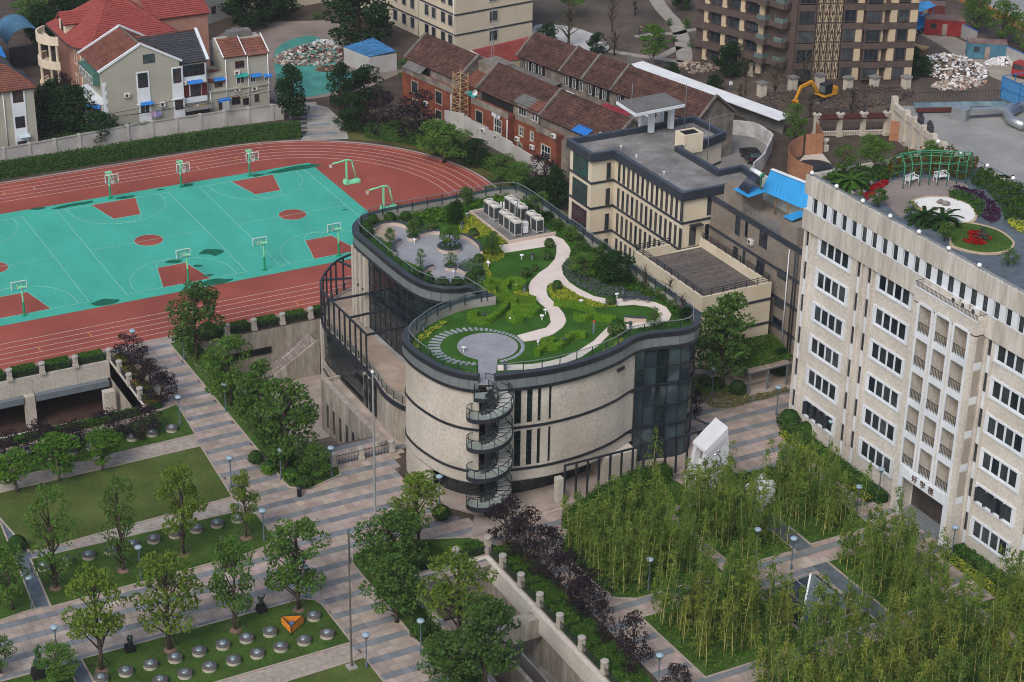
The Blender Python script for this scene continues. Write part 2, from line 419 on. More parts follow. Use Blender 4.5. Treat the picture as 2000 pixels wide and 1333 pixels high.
# paving
m_base = m_joint
PAVE = [(-70,-85),(-12.5,-85),(-12.5,-128),(-4.0,-128),(-4.0,-85.6),(8.5,-85.6),(8.5,-128),(60,-128),(60,-60.5),(32.5,-60.5),(32.5,-78.5),(10,-80.2),(7,-78.8),(4.6,-76),(3.4,-71),(3.4,-67),(4.6,-63.6),(6.6,-62),(6.6,-58.6),(-4.4,-58.6),(-4.4,-27.7),(-14.6,-27.7),(-14.6,-42.3),(-70,-42.3)]
pave = sheet('plaza_paving', PAVE, .0, m_joint)
# lawns and beds: (name, polygon, material)
def px(pts): return [G2(*q) for q in pts]
LAWN = {
 'upper_lawn': (px([(0, 965), (391, 874), (452, 972)])+px([(60, 1080), (0, 1012)]), m_lawn2),
 'skylight_lawn': (px([(62, 1094), (465, 1001), (500, 1007), (531, 1047), (533, 1056), (523, 1067), (483, 1082), (101, 1186)]), m_lawn),
 'corner_lawn': (px([(0, 1025), (66, 1190), (0, 1213)])+[(-60, -77), (-60, -60)], m_lawn),
 'front_lawn': ([(-33.4, -83.2), (-13.6, -83.1), (-12.7, -83.7), (-12.4, -84.6), (-12.4, -91.0), (-33.4, -91.3)], m_lawn),
 'statue_lawn': ([(-62, -83.3), (-34.9, -83.3), (-34.9, -95), (-62, -95)], m_lawn),
 'bottom_lawn': ([(-34, -94.3), (-12.3, -93.6), (-12.3, -110), (-34, -110)], m_lawn2),
 'courtyard_lawn': (px([(0, 905), (250, 830), (345, 792), (380, 850), (0, 940)]), m_lawn),
 'path_bed_lawn': ([(-7.2, -29.2), (-4.4, -29.2), (-4.4, -58.8), (-1.0, -61.5), (-1.9, -64.4), (-5.6, -65.6), (-7.2, -64.4)], m_lawn),
 'front_pit_lawn': ([(-7.2, -79.8), (-6.4, -78.3), (-1.2, -77.6), (4.6, -79.6), (5.6, -82.5), (8.3, -84), (8.3, -118), (-7.2, -118)], m_lawn3),
}
LAWN['path_bed_lawn'] = (LAWN['path_bed_lawn'][0], m_lawn)
LAWN['front_pit_lawn'] = ([(-7.2, -79.8), (-6.6, -78.4), (-2.0, -78.0), (4.2, -80.6), (6.0, -83.2), (7.4, -88), (7.4, -126), (4.6, -126), (4.6, -83.8), (-4.8, -83.8), (-4.8, -126), (-7.2, -126)], m_lawn)
def lawn(name, pts, mt, kerb=True, z=.09):
 o = sheet(name, pts, z, mt, skirt=-.02)
 if kerb:
  mb = MB(); p = ccw(pts); mb.band(p,-.16,0.0,-.02, z+.035, closed=True)
  mb.build('kerb', m_kerb, o)
 return o
for k,(pts, mt) in LAWN.items(): lawn(k, pts, mt)
# granite garden paths and the grey side path
def flat(name, pts, z, mt): return sheet(name, pts, z, mt, skirt=-.02)
flat('granite_path', px([(0, 938), (380, 853), (391, 871), (0, 962)]), .05, m_gran)
flat('granite_path', px([(122, 1062), (455, 977), (462, 997), (136, 1078)]), .05, m_gran)
flat('granite_path', [(-34, -94.2), (-34, -91.5), (-12.5, -91.2), (-12.5, -93.5)], .05, m_gran)
flat('slate_side_path', px([(0, 1013), (60, 1083), (100, 1183), (66, 1189), (0, 1030)]), .045, m_slate)
flat('slate_side_path', [(-34.8, -83.2), (-33.5, -83.2), (-33.5, -95), (-34.8, -95)], .045, m_slate)
# slabs: individual stones nearest the camera, the rest joined
EXCL = [ccw(offset(ccw(p),.2, True)) for p, _ in LAWN.values()]
PERIOD, SWD = 2.49,.80
rows = []
y = -27.8
def row_list(phase, y0, y1):
 out = []; k0 = int((phase-y0)/PERIOD)
 yy = phase+PERIOD*math.ceil((y0-phase)/PERIOD)
 k = 0
 while yy > y1:
  out += [(yy,.83, True),(yy-.83,.83, False),(yy-1.66,.83, False)]; yy -= PERIOD
 return out
cells = []
for x0, x1, ph in ((-70.2,-12.6,-75.4+.4),(-12.6,60,-29.1)):
 for (yt, hgt, grey) in row_list(ph,-27.8,-124):
  nx = int((x1-x0)/SWD)
  for i in range(nx): cells.append((x0+SWD*(i+.5), yt-hgt/2, hgt, grey))
cx_ = np.array([c[0] for c in cells]); cy_ = np.array([c[1] for c in cells])
ok = inside(PAVE, cx_, cy_)
for pz in EXCL: ok &= ~inside(pz, cx_, cy_)
# only what the frame shows
X = np.stack([cx_, cy_, np.zeros_like(cx_)],1)-CAM; dd = X@_F
uu = 1000+FPX*(X@_R2)/dd; vv = 666.5-FPX*(X@_U2)/dd
ok &= (uu > -60) & (uu < 2060) & (vv < 1400) & (vv > 560)
BEDS_SKIP = [(9,-128),(44,-128),(44,-84),(22,-79.5),(9,-86)]
idx = np.nonzero(ok)[0]; order = idx[np.argsort(dd[idx])]
vis = [i for i in order if not (inside(BEDS_SKIP, cx_[i:i+1], cy_[i:i+1])[0])]
single = set(vis[:300])
def slab_mesh(hgt, mt, nm):
 mb = MB(); hx, hy = SWD/2-.012, hgt/2-.012; mb.box(-hx,-hy,0, hx, hy,.03); return mb.mesh(nm, mt)
sm_g, sm_p = slab_mesh(.83, m_grey, 'paving_slab'), slab_mesh(.83, m_pink, 'paving_slab')
sv, sf, smi, stone = [],[],[],[]
for i in order:
 x, yy, hgt, grey = cells[i]
 if i in single:
  link('paving_slab', sm_g if grey else sm_p, pave, (x, yy, RND.uniform(-.004, .004)))
 else:
  hx, hy = SWD/2-.012, hgt/2-.012; z1 = .03+RND.uniform(-.004,.004); b = len(sv)
  sv += [(x-hx, yy-hy,0),(x+hx, yy-hy,0),(x+hx, yy+hy,0),(x-hx, yy+hy,0),(x-hx, yy-hy, z1),(x+hx, yy-hy, z1),(x+hx, yy+hy, z1),(x-hx, yy+hy, z1)]
  fs = [(4,5,6,7),(0,1,5,4),(1,2,6,5),(2,3,7,6),(3,0,4,7)]
  sf += [tuple(b+q for q in f) for f in fs]; smi += [1 if grey else 0]*5; t = RND.uniform(.76,1.0); stone += [(t, t*RND.uniform(.95,1.03), t*RND.uniform(.93,1.06),1)]*5
me = bpy.data.meshes.new('paving_slab'); me.from_pydata(sv, [], sf); me.materials.append(m_pinkS); me.materials.append(m_greyS)
me.polygons.foreach_set('material_index', smi)
at = me.color_attributes.new('tone', 'FLOAT_COLOR', 'CORNER'); arr = np.repeat(np.array(stone, np.float32), 4, 0); at.data.foreach_set('color', arr.ravel())
o = link('paving_slab', me, pave); o['kind'] = 'stuff'
# sunken courts
def pit(name, pts, zf, mwall, mfloor, name_open=False):
 f = sheet(name, pts, zf, mfloor)
 mb = MB(); p = ccw(pts); n = len(p)
 for i in range(n):
  a, b = p[i], p[(i+1) % n]
  if abs(a[1]+30.4)+abs(b[1]+30.4) < .01 and name_open: continue
  mb.quad((*b, zf),(*a, zf),(*a,-.03),(*b,-.03))
 mb.build('retaining_wall', mwall, f)
 return f
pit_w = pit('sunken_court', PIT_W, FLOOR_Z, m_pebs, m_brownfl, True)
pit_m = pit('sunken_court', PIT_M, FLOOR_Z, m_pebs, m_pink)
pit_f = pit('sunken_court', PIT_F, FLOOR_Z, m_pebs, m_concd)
# rim beams with scored panels
mb = MB(); mb.box(-62,-30.42,-1.95,-14.6,-30.0,.12); mb.box(-14.6,-42.3,-1.95,-14.2,-30.0,.12); mb.box(-62,-42.7,-1.95,-14.2,-42.3,.12)
mb.build('rim_beam', m_peb, pit_w)
for k in range(16):
 x = -15.8-2.45*k; mb = MB(); mb.box(x-.02, -30.43, -1.9, x+.02, -30.41, .0); mb.build('panel_joint', m_gran, pit_w)
mb = MB(); mb.box(-23.1, -31.2, -2.6, -15.0, -30.5, -1.9); mb.box(-62, -31.2, -2.6, -24.4, -30.5, -1.9); mb.build('fascia', m_greym, pit_w)
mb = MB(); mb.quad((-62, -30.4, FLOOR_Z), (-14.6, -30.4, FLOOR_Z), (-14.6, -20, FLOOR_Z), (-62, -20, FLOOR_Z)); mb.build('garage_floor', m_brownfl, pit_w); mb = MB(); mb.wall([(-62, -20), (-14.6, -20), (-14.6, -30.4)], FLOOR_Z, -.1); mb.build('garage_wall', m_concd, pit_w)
for x in (-23.75, -34.2, -44.6): mb = MB(); mb.box(x-.55, -31.1, FLOOR_Z, x+.55, -30.35, -1.9); mb.build('pier', m_peb, pit_w)
mb = MB(); mb.box(-16.4, -33.9, FLOOR_Z, -15.2, -33.0, -1.9); mb.build('pier', m_peb, pit_w)
mb = MB(); mb.box(3.95, -118, -1.85, 4.42, -83.95, .04); mb.build('rim_beam', m_pebl, pit_f); mb = MB(); mb.box(-4.62, -84.4, -1.85, 3.95, -83.95, .04); mb.build('rim_beam', m_pebl, pit_f); mb = MB(); mb.box(-4.62, -118, -1.2, -4.3, -84.4, .04); mb.build('rim_beam', m_pebl, pit_f)
for x, y in [(-7.45,-34-5.2*k) for k in range(6)]+[(-12.2,-47-6.5*k) for k in range(8)]+[(-7.45,-83-6*k) for k in range(5)]+[(-26,-74.5),(-40,-74.6),(3,-70),(14,-82.5),(36,-75)]:
 mb = MB(); mb.box(x-.12, y-.3, .0, x+.12, y+.3, .042); mb.build('drain_cover', m_joint, pave)
# the curved hall with the roof garden
z1 = sub(4.76,600,480); zg = sub(3.3333,920,360); zl = sub(5.553,660,360); zd = sub(4.165,600,700); zq = sub(3.702,980,640); z25 = sub(2.5,600,320)
hall = thing('curved_hall', 'curved stone-faced hall with a planted roof garden and a spiral stair on its front', 'building', (18, -58, 0))
S1 = spline([(7.1,-76.5),(5.7,-75.1),(4.6,-72.9),(3.95,-69.6),(3.97,-67.1),(4.26,-65.9),(5.06,-64.7),(6.24,-63.7),(8.58,-62.2),(11.5,-61),(14.1,-60.6),(15.86,-60.75)],5)
S3 = spline([(15.22,-58.42),(14.07,-58.28),(12.65,-57.5),(11.5,-56.1),(10.85,-53.74),(10.6,-50.3),(10.53,-46.4),(10.5,-43.5),(10.5,-40.9),(10.68,-39.6),(11.3,-38.3),(12.56,-36.9),(14.1,-35.95),(16.3,-35.6),(19.3,-35.5),(23.8,-35.5),(27.8,-35.45),(30.1,-35.4),(31.9,-35.8),(32.95,-37.0),(33.25,-39.5),(33.3,-43),(33.25,-54),(33.2,-65),(33.2,-71.3),(33.0,-73.6),(32.45,-74.95),(31.3,-76.2),(29.65,-76.62),(27.4,-76.15),(25.8,-75.85),(24.3,-76.05),(22.1,-77.05),(19.5,-77.8),(16.7,-78.22),(13.5,-78.2),(10.5,-77.66),(8.5,-77.16)],4)
OUT = S1+S3
def inset(d): return offset(OUT,-d)
H = 14.45
mb = MB()
mb.band(OUT, -.58, 0, 13.93, 14.40, 0); o = mb.build('parapet_fascia', m_coping, hall)
mb = MB(); mb.band(OUT, -.60, .02, 14.40, 14.46, 0); mb.build('parapet_coping', m_copetop, hall)
mb = MB(); mb.band(OUT, -.66, -.585, 13.2, 14.38, 0); mb.build('parapet_inner_face', m_conc, hall)
mb = MB(); mb.band(OUT, -.35, -.16, 12.9, 13.93, 0); mb.build('fascia_backing', m_greym, hall)
mb = MB(); mb.band(OUT, -.35, -.04, 12.62, 12.92, 0); mb.build('eaves_trim', m_coping, hall)
pl = resample(offset(OUT,-.10),.95)
pm = MB(); pm.box(-.46, -.03, 0, .46, .03, .97); pm = pm.mesh('fascia_panel', m_panel)
for a, b in zip(pl, pl[1:]):
 x, y = (a[0]+b[0])/2,(a[1]+b[1])/2; L = math.hypot(b[0]-a[0], b[1]-a[1])
 if L < .6: continue
 link('fascia_panel', pm, hall, (x-18, y+58, 12.94), math.atan2(b[1]-a[1], b[0]-a[0]), (L/.95, 1, 1))
# walls: stone skin of drum and front
W = offset(OUT,-.34)
n1 = len(S1)
drum = W[:n1]
def skin(pts, z0, z1, t=.3): mb = MB(); mb.band(pts,-t,0, z0, z1); return mb
iD = max(range(n1), key=lambda i: -drum[i][0])
skin(drum[:24], 2.9, 12.64).build('stone_wall', m_peb, hall)
skin(drum[23:], 2.9, 12.64).build('stone_wall', m_peb, hall)
skin(drum[12:], -.02, 2.92).build('stone_wall', m_peb, hall)
W3 = W[n1:]
def cut(pts, f0, f1):
 """the stretch of a plan line between two predicates' first hits"""
 i0 = next(i for i, p in enumerate(pts) if f0(p)); i1 = next(i for i, p in enumerate(pts) if i > i0 and f1(p)); return pts[i0:i1+1]
front = cut(W3, lambda p: p[1] < -74.0 and p[0] < 26.5, lambda p: p[0] < 8.75)
glassR = cut(W3, lambda p: p[0] > 32.5 and p[1] < -66.2, lambda p: p[1] < -74 and p[0] < 24.3)
side = cut(W3, lambda p: p[0] > 31.0 and p[1] < -35.5, lambda p: p[0] > 32.5 and p[1] < -66.2)
back = cut(W3, lambda p: p[1] > -41.2, lambda p: p[0] > 31.0 and p[1] < -35.5)
skin(side, 0, 12.64).build('side_wall', m_peb, hall); skin(back, 0, 12.64).build('rear_wall', m_peb, hall)
# front stone wall with slit windows in two storeys
SL = [(10.5,11.16),(11.7,12.25),(12.75,13.1),(13.88,14.16)]
def zone(pts, x0, x1):
 """piece of a right-to-left plan line between two x values"""
 out = []
 for a, b in zip(pts, pts[1:]):
  for q in (a,):
   if x0 <= q[0] <= x1: out.append(q)
 def at(x):
  for a, b in zip(pts, pts[1:]):
   if (a[0]-x)*(b[0]-x) <= 0 and a[0] != b[0]:
    t = (x-a[0])/(b[0]-a[0]); return (x, a[1]+t*(b[1]-a[1]))
  return pts[-1] if abs(pts[-1][0]-x) < abs(pts[0][0]-x) else pts[0]
 return [at(x1)]+[p for p in out if x0+.01 < p[0] < x1-.01]+[at(x0)]
edges = [24.7]+[e for s in SL[::-1] for e in (s[1], s[0])]+[8.4]
mb = MB()
for i in range(0, len(edges),2): mb.band(zone(front, edges[i+1], edges[i]),-.3,0,2.9,12.64)
for s in SL:
 for a, b in ((2.9,4.35),(8.2,8.95)): mb.band(zone(front, *s),-.3,0, a, b)
mb.build('stone_wall', m_peb, hall)
for s in SL:
 for a, b in ((4.35,8.2),(8.95,12.6)):
  z = zone(front, *s); fr = MB(); p, q = offset(z,-.16)[0], offset(z,-.16)[-1]
  for zz in (a+.04, b-.04, b-.95, a+1.55): fr.bar((*p, zz),(*q, zz),.07,.07)
  for e in (p, q): fr.bar((*e, a),(*e, b),.07,.07)
  f = fr.build('slit_window', m_dark, hall)
  g = MB(); g.wall([q, p], a, b); g.build('pane', m_glassb, f)
mb = MB(); mb.obox((22.2+.12, -77.1+.27, 11.9), (1.0, .12, .34), math.atan2(.75, 2.1)); mb.build('vent_slot', m_dark, hall)
# storey bands
for z in (8.6,4.1):
 mb = MB(); mb.band(offset(drum, .0), 0, .10, z-.12, z+.12); mb.build('storey_band', m_dark, hall)
 mb = MB(); mb.band(front, 0, .10, z-.12, z+.12); mb.build('storey_band', m_dark, hall)
# soffit, recessed ground floor, porch
inn = [p for p in offset(OUT,-2.6)]
mb = MB(); sof = [p for p in W[:24]]+[(12,-66),(26,-66)]+front
mb.prism(sof, 2.82, 2.9, 0); mb.build('soffit', m_conc, hall)
gl = [(5.6,-68.5),(6.1,-71.6),(7.6,-73.9),(10.2,-75.3),(13.6,-75.7),(17,-75.5),(20.2,-74.8),(24.2,-73.6)]
gls = spline(gl,3)
mb = MB(); mb.wall(gls, .25, 2.85); mb.build('shop_glass', m_glass, hall)
fr = MB()
for p in resample(gls,1.15): fr.bar((*p,.2),(*p,2.85),.08,.08)
for z in (.3,2.3): fr.path([(*p, z) for p in gls],.07)
fr.build('shopfront_frame', m_dark, hall)
mb = MB(); mb.box(20.6, -77.4, 0, 24.2, -74.2, 2.86); mb.build('stone_wall', m_peb, hall)
mb = MB(); mb.prism([(3.9, -71), (4.4, -74), (6.6, -77.1), (8.5, -78.4), (10.5, -79.6), (24.5, -79.5), (33.3, -79.2), (33.3, -74), (30, -70), (8, -66)], .0, .26, 0); mb.build('porch_floor', m_pink, hall)
mb = MB(); mb.box(10.9, -80.05, .0, 20, -79.6, .13); mb.build('porch_step', m_pink, hall)
mb = MB(); mb.box(14.4, -79.1, .26, 15.1, -78.35, 2.85); mb.build('porch_pillar', m_peb, hall)
# glass corner on the right
def even(pts, step):
 L = sum(math.hypot(b[0]-a[0], b[1]-a[1]) for a, b in zip(pts, pts[1:])); n = max(1, round(L/step))
 st = resample(pts, L/n*.99999)[:n]; return st+[tuple(pts[-1][:2])]
def curtain(pts, zs, step, nm, mglass, depth=.09, subz=()):
 """curtain wall: mullion grid as a frame, each pane a mesh of its own"""
 st = even(pts, step)
 fr = MB()
 for p in st: fr.bar((*p, zs[0]),(*p, zs[-1]),.07, depth)
 for z in zs: fr.path([(*p, z) for p in pts],.06,.07)
 f = fr.build(nm, m_dark, hall)
 ps = offset(st,-.03)
 for kk,(a, b) in enumerate(zip(ps, ps[1:])):
  mg = m_glassl if nm == 'glass_corner' and kk % 3 != 1 else mglass
  for z0, z1_ in zip(zs, zs[1:]):
   L = math.hypot(b[0]-a[0], b[1]-a[1])
   key = ('pane', round(L, 1), round(z1_-z0, 2), mg.name)
   me = PANES.get(key)
   if me is None:
    q = MB(); q.box(-L/2+.02, -.015, .02, L/2-.02, .015, z1_-z0-.02); me = PANES[key] = q.mesh('pane', mg)
   link('pane', me, f, ((a[0]+b[0])/2-18, (a[1]+b[1])/2+58, z0), math.atan2(b[1]-a[1], b[0]-a[0]))
 return f
PANES = {}
m_glassl = M('pale_glass', (.05, .078, .088), .5, .35, rough=.07, spec=.6, orand=.8)
glassR2 = [p for p in glassR if not (p[1] < -74 and p[0] < 24.8)]+[(24.65,-75.75)]
curtain(glassR2, [.3, 2.2, 4.1, 6.3, 8.6, 10.6, 12.6], 1.25, 'glass_corner', m_glassb)
for z in (8.6,4.1):
 mb = MB(); mb.path([(*p, z+.12) for p in offset(glassR, .12)], .1, .1); mb.path([(*p, z-.14) for p in offset(glassR, .12)], .1, .1); mb.build('rail_band', m_dark, hall)
# interior seen through the glass: slabs, columns, stair
mb = MB()
for z in (4.0,8.5): mb.prism([(25.2,-75.2),(30,-75.6),(32,-74),(32,-68),(26,-68)], z-.3, z,0)
mb.build('floor_slab', m_concd, hall)
# rear left wing: curtain wall above the terrace
wing = cut(W3, lambda p: True, lambda p: p[1] > -41.2)
curtain(wing, [4.4, 5.5, 6.6, 7.6, 8.55, 9.6, 10.7, 11.7, 12.6], 1.3, 'curtain_wall', m_glassb)
mb = MB(); mb.path([(*p, 8.55) for p in offset(wing, .25)[2:]], .14, .14); mb.build('tube_rail', m_dark, hall)
for i, t in enumerate((.12,.3,.47,.64)):
 p = wing[int(len(wing)*t)]; mb = MB(); q = (p[0]+.35, p[1]+.1); mb.lathe([(.16, 4.4), (.16, 12.6)], (q[0], q[1], 0), 8); mb.build('inner_column', m_glassc, hall)
for (x, y) in ((10.62,-40.7),(10.72,-39.7),(10.62,-41.9),(10.6,-43.1)):
 mb = MB(); mb.box(x-.2, y-.22, 4.4, x+.3, y+.22, 12.62); mb.build('stone_fin', m_peb, hall)
# notch wall and roof deck
mb = MB(); mb.band([W[n1-1], W[n1]], -.3, 0, 4.4, 12.64); mb.build('notch_wall', m_glass, hall)
deck = offset(OUT,-.6)
mb = MB(); mb.prism(deck, 12.95, 13.4, 0); mb.build('roof_deck', m_soil, hall)
# terrace block (lower annex) with the black frame
ANX = spline([(13.4,-33.0),(11.2,-33.95),(9.0,-36.1),(7.5,-38.1),(6.8,-39.6),(6.42,-42.0),(6.4,-45.5),(6.38,-49),(6.35,-52.8),(6.1,-55.5),(5.75,-58.0),(5.9,-60.2),(6.4,-62)],4)
ter = ANX+[(9,-62.0),(14.8,-60.4),(14.9,-58.8),(11.2,-55.5),(10.9,-46),(10.9,-40.5),(12.5,-37.2),(14.5,-36.0)]
mb = MB(); mb.prism(ter, 3.9, 4.34, 0); mb.build('terrace_slab', m_conc, hall)
clip = [(x, y) for x, y in offset(ANX,.28)]
bd = MB().box(-.07, -1, 0, .07, 1, .04).mesh('board', m_sand)
# terrace boards: laid along x, one object per board
ys = np.arange(-61.5,-34.0,.30)
poly = [p for p in offset(ANX,.3)]+[(9,-61.8),(13.6,-60.6),(13.8,-58.9),(12.2,-57.2),(11.1,-55.3),(10.35,-52),(10.25,-46),(10.25,-40.8),(12.0,-37.3),(14.0,-36.2)]
def spanx(poly, y):
 xs = sorted(x0+(y-y0)*(x1-x0)/(y1-y0) for (x0, y0),(x1, y1) in zip(poly, poly[1:]+poly[:1]) if (y0 > y) != (y1 > y))
 return list(zip(xs[::2], xs[1::2]))
for y in ys:
 for x0, x1 in spanx(poly, y):
  if x1-x0 > .3:
   mb = MB(); mb.box(x0, y-.135, 4.34, x1, y+.135, 4.39); mb.build('terrace_board', m_sand, hall)
ANXi = ANX[:]
mb = MB(); mb.band(ANX, -.05, .12, 3.95, 4.45); mb.build('terrace_edge', m_dark, hall)
mb = MB(); mb.band(ANX, .12, .34, 4.34, 4.52); mb.build('terrace_kerb', m_pink, hall)
frame = [p for p in ANX if p[1] > -52.95]
st = resample(frame,1.42)
for p in st:
 mb = MB(); mb.bar((*p, 4.4), (*p, 8.45), .17, .14); mb.build('frame_post', m_dark, hall)
mb = MB(); mb.path([(*p, 8.5) for p in frame], .18, .2); mb.build('frame_rail', m_dark, hall)
for (p, q) in (((11.2,-33.95),(12.0,-37.0)),((7.5,-38.1),(10.9,-39.2)),((6.42,-43.4),(10.4,-43.6)),((6.4,-48.2),(10.5,-48.2)),((6.35,-52.8),(10.7,-52.8))):
 mb = MB(); mb.bar((*p, 8.5), (*q, 8.55), .2, .2); mb.build('frame_rafter', m_dark, hall)
mb = MB(); mb.bar((10.9, -54.2, 8.5), (12.9, -58.3, 11.5), .16, .16); mb.build('frame_brace', m_steel, hall)
# terrace balustrade
cl = bpy.data.materials.new('balustrade_glass'); cl.use_nodes = True; nn = cl.node_tree.nodes; ll = cl.node_tree.links
nn.remove(nn['Principled BSDF']); t_ = nn.new('ShaderNodeBsdfTransparent'); t_.inputs[0].default_value = (.80, .88, .86, 1); g_ = nn.new('ShaderNodeBsdfGlossy'); g_.inputs['Roughness'].default_value = .1
x_ = nn.new('ShaderNodeMixShader'); x_.inputs[0].default_value = .10; ll.new(t_.outputs[0], x_.inputs[1]); ll.new(g_.outputs[0], x_.inputs[2]); ll.new(x_.outputs[0], nn['Material Output'].inputs[0])
m_clear = cl
def balustrade(pts, z, h, step, nm, parent, ox=(0,0,0), post=m_dark, rail=m_steel, glass=True, rw=.06):
 st = resample(pts, step)
 r = MB(); r.path([(*p, z+h) for p in pts], rw, rw); f = r.build(nm, rail, parent)
 pm_ = MB().box(-.03, -.045, z-.25, .03, .045, z+h).mesh('post', post)
 for p in st: link('post', pm_, f, (p[0]-18, p[1]+58, 0))
 if glass:
  for a, b in zip(st, st[1:]):
   g = MB(); g.wall([a, b], z+.06, z+h-.1); g.build('pane', m_clear, f)
 return f
balustrade(offset(ANX, .2), 4.5, .95, 1.42, 'terrace_balustrade', hall)
G1 = offset(S1,-.72)[1:]; G3 = offset(S3,-.72)[:-1]
balustrade(G1, 14.3, .95, 1.85, 'parapet_balustrade', hall); balustrade([G1[-1], G3[0]]+G3, 14.3, .95, 1.85, 'parapet_balustrade', hall)
# lower face of the annex: glazing, stone fins, sunken slot wall
low = [p for p in offset(ANX,.15) if p[1] > -57]
curtain([p for p in low if p[1] > -52.2], [-5.5, -3.6, -1.8, -.1, 1.0, 2.0, 3.0, 3.95], 1.25, 'lower_curtain_wall', m_glassb)
lowS = [p for p in offset(ANX,.15) if p[1] < -51.5]
mb = MB(); mb.band(lowS, 0, .3, -.02, 3.95); mb.build('stone_wall', m_pebs, hall)
for y in (-52.3,-53.4,-54.5):
 mb = MB(); mb.box(6.2, y-.22, -.02, 6.55, y+.22, 3.95); mb.build('stone_fin', m_pebs, hall)
for y in (-52.85,-53.95,-55.1):
 mb = MB(); mb.box(6.0, y-.22, .3, 6.2, y+.22, 3.9); mb.build('slit_window', m_glass, hall)
for (x, y) in ((7.25,-38.6),(6.75,-39.9),(9.3,-36.0)):
 mb = MB(); mb.box(x-.2, y-.2, FLOOR_Z, x+.2, y+.2, 3.95); mb.build('stone_fin', m_peb, hall)
for z in (-1.2,):
 mb = MB(); mb.path([(*p, z) for p in offset(ANX, -.05) if p[1] > -46], .12, .12); mb.build('tube_rail', m_dark, hall)
# slot wall in the sunken court
mb = MB()
segs = []; yy = -45.8
wy = [-46.9,-48.6,-50.3,-52.0,-53.7,-55.4,-57.1]
prev = -45.6
for y in wy+[None]:
 e = -61.0 if y is None else y+.4
 mb.box(4.15, e, FLOOR_Z,4.6, prev,.5)
 if y is not None: mb.box(4.15, y-.4, FLOOR_Z,4.6, y+.4,-4.9); mb.box(4.15, y-.4,-1.9,4.6, y+.4,.5); prev = y-.4
mb.build('slot_wall', m_pebs, hall)
for y in wy: mb = MB(); mb.box(4.24, y-.4, -4.9, 4.3, y+.4, -1.9); mb.build('slot_window', m_glass, hall)
mb = MB(); mb.box(4.12, -61.0, .5, 4.75, -45.55, .62); mb.build('wall_coping', m_gran, hall)
mb = MB(); mb.box(4.6, -61.0, -.3, 6.2, -45.6, .05); mb.build('ledge_paving', m_pink, hall)
mb = MB(); mb.box(4.15, -45.6, FLOOR_Z, 6.3, -45.3, .45); mb.build('slot_wall', m_pebs, hall)
# dark screen along the front porch
px0 = 15.1
for i in range(14):
 x = 15.1+1.26*i; mb = MB(); mb.bar((x, -79.15, .05), (x, -79.15, 4.25), .16, .2); mb.build('screen_post', m_dark, hall)
mb = MB(); mb.bar((15.0, -79.15, 4.3), (32.5, -79.15, 4.3), .18, .16); mb.build('screen_rail', m_dark, hall)
for (p, q) in (((24.3, -76.0), (24.3, -79.1)), ((31.2, -76.0), (32.2, -79.1))): mb = MB(); mb.bar((*p, 4.2), (*q, 4.28), .16, .16); mb.build('screen_rafter', m_dark, hall)
# spiral stair
sc = (7.65,-77.85)
stair = thing('spiral_stair', 'dark steel spiral stair with glass sides winding up the front of the curved hall', 'staircase', (sc[0], sc[1], .1))
mb = MB(); mb.lathe([(.42, 0), (.42, 12.9)], (sc[0], sc[1], .1), 14); mb.build('column', m_dark, stair)
mb = MB(); mb.lathe([(.62,11.5),(.7,11.55),(.7,11.7),(.62,11.75)],(sc[0], sc[1],.1),14)
for z in (2.3,5.4,8.5): mb.lathe([(.55, z),(.62, z+.05),(.62, z+.2),(.55, z+.25)],(sc[0], sc[1],.1),14)
mb.build('collar', m_dark, stair)
TURN, RI, RO = 3.12,.75,2.15
a_top = math.radians(75); z_top = 13.2
def sp(r, a, dz=0): return (sc[0]+r*math.cos(a), sc[1]+r*math.sin(a), z_top-(a_top-a)/(2*math.pi)*TURN+dz)
NST = 17; total = int(4.0*NST)
m_tread = M('pale_tread', (.42, .43, .41), .12, 1.5, fine=.2, fscale=5)
tread = None
for i in range(total):
 a0 = a_top-2*math.pi*i/NST; a1 = a0-2*math.pi/NST; z = z_top-TURN*(i+1)/NST
 if z < .15: break
 if i >= 300: break
 if tread is None:
  q = MB(); A = [(r*math.cos(t), r*math.sin(t)) for r, t in ((RI,0),(RO,0),(RO,-2*math.pi/NST),(RI,-2*math.pi/NST))]
  q.prism(A, 0, .1, 0); q.prism([(A[0][0], A[0][1]), (A[1][0], A[1][1]), (A[1][0], A[1][1]-.03), (A[0][0], A[0][1]-.03)], -.17, 0, 0); tread = q.mesh('tread', m_tread)
 o = link('tread', tread, stair, (0, 0, z-.1), a0)
def helix(r, dz, i0=0, i1=None, k=2):
 i1 = total if i1 is None else i1
 return [sp(r, a_top-2*math.pi*i/(NST*k), dz) for i in range(i0*k, i1*k+1) if sp(r, a_top-2*math.pi*i/(NST*k), dz)[2] > .1+dz]
for r, nm in ((RO, 'outer_stringer'), (RI, 'inner_stringer')):
 hp = helix(r,-.12); mb = MB()
 for p, q in zip(hp, hp[1:]): mb.bar(p, q,.07,.42)
 mb.build(nm, m_dark, stair)
for r in (RO, RI+.05):
 hp = helix(r,1.0); mb = MB(); mb.tube(hp,.045,5)
 f = mb.build('railing', m_dark, stair)
 ps = MB(); b = helix(r,.1)
 for i in range(0, len(b),3): ps.bar(b[i],(b[i][0], b[i][1], b[i][2]+.9),.05,.05)
 ps.build('baluster', m_dark, f)['kind'] = 'stuff'
 gl_ = MB(); m_sg = m_clear
 for p, q in zip(b, b[1:]): gl_.quad(p, q,(q[0], q[1], q[2]+.8),(p[0], p[1], p[2]+.8))
 gl_.build('glass_side', m_sg, f)
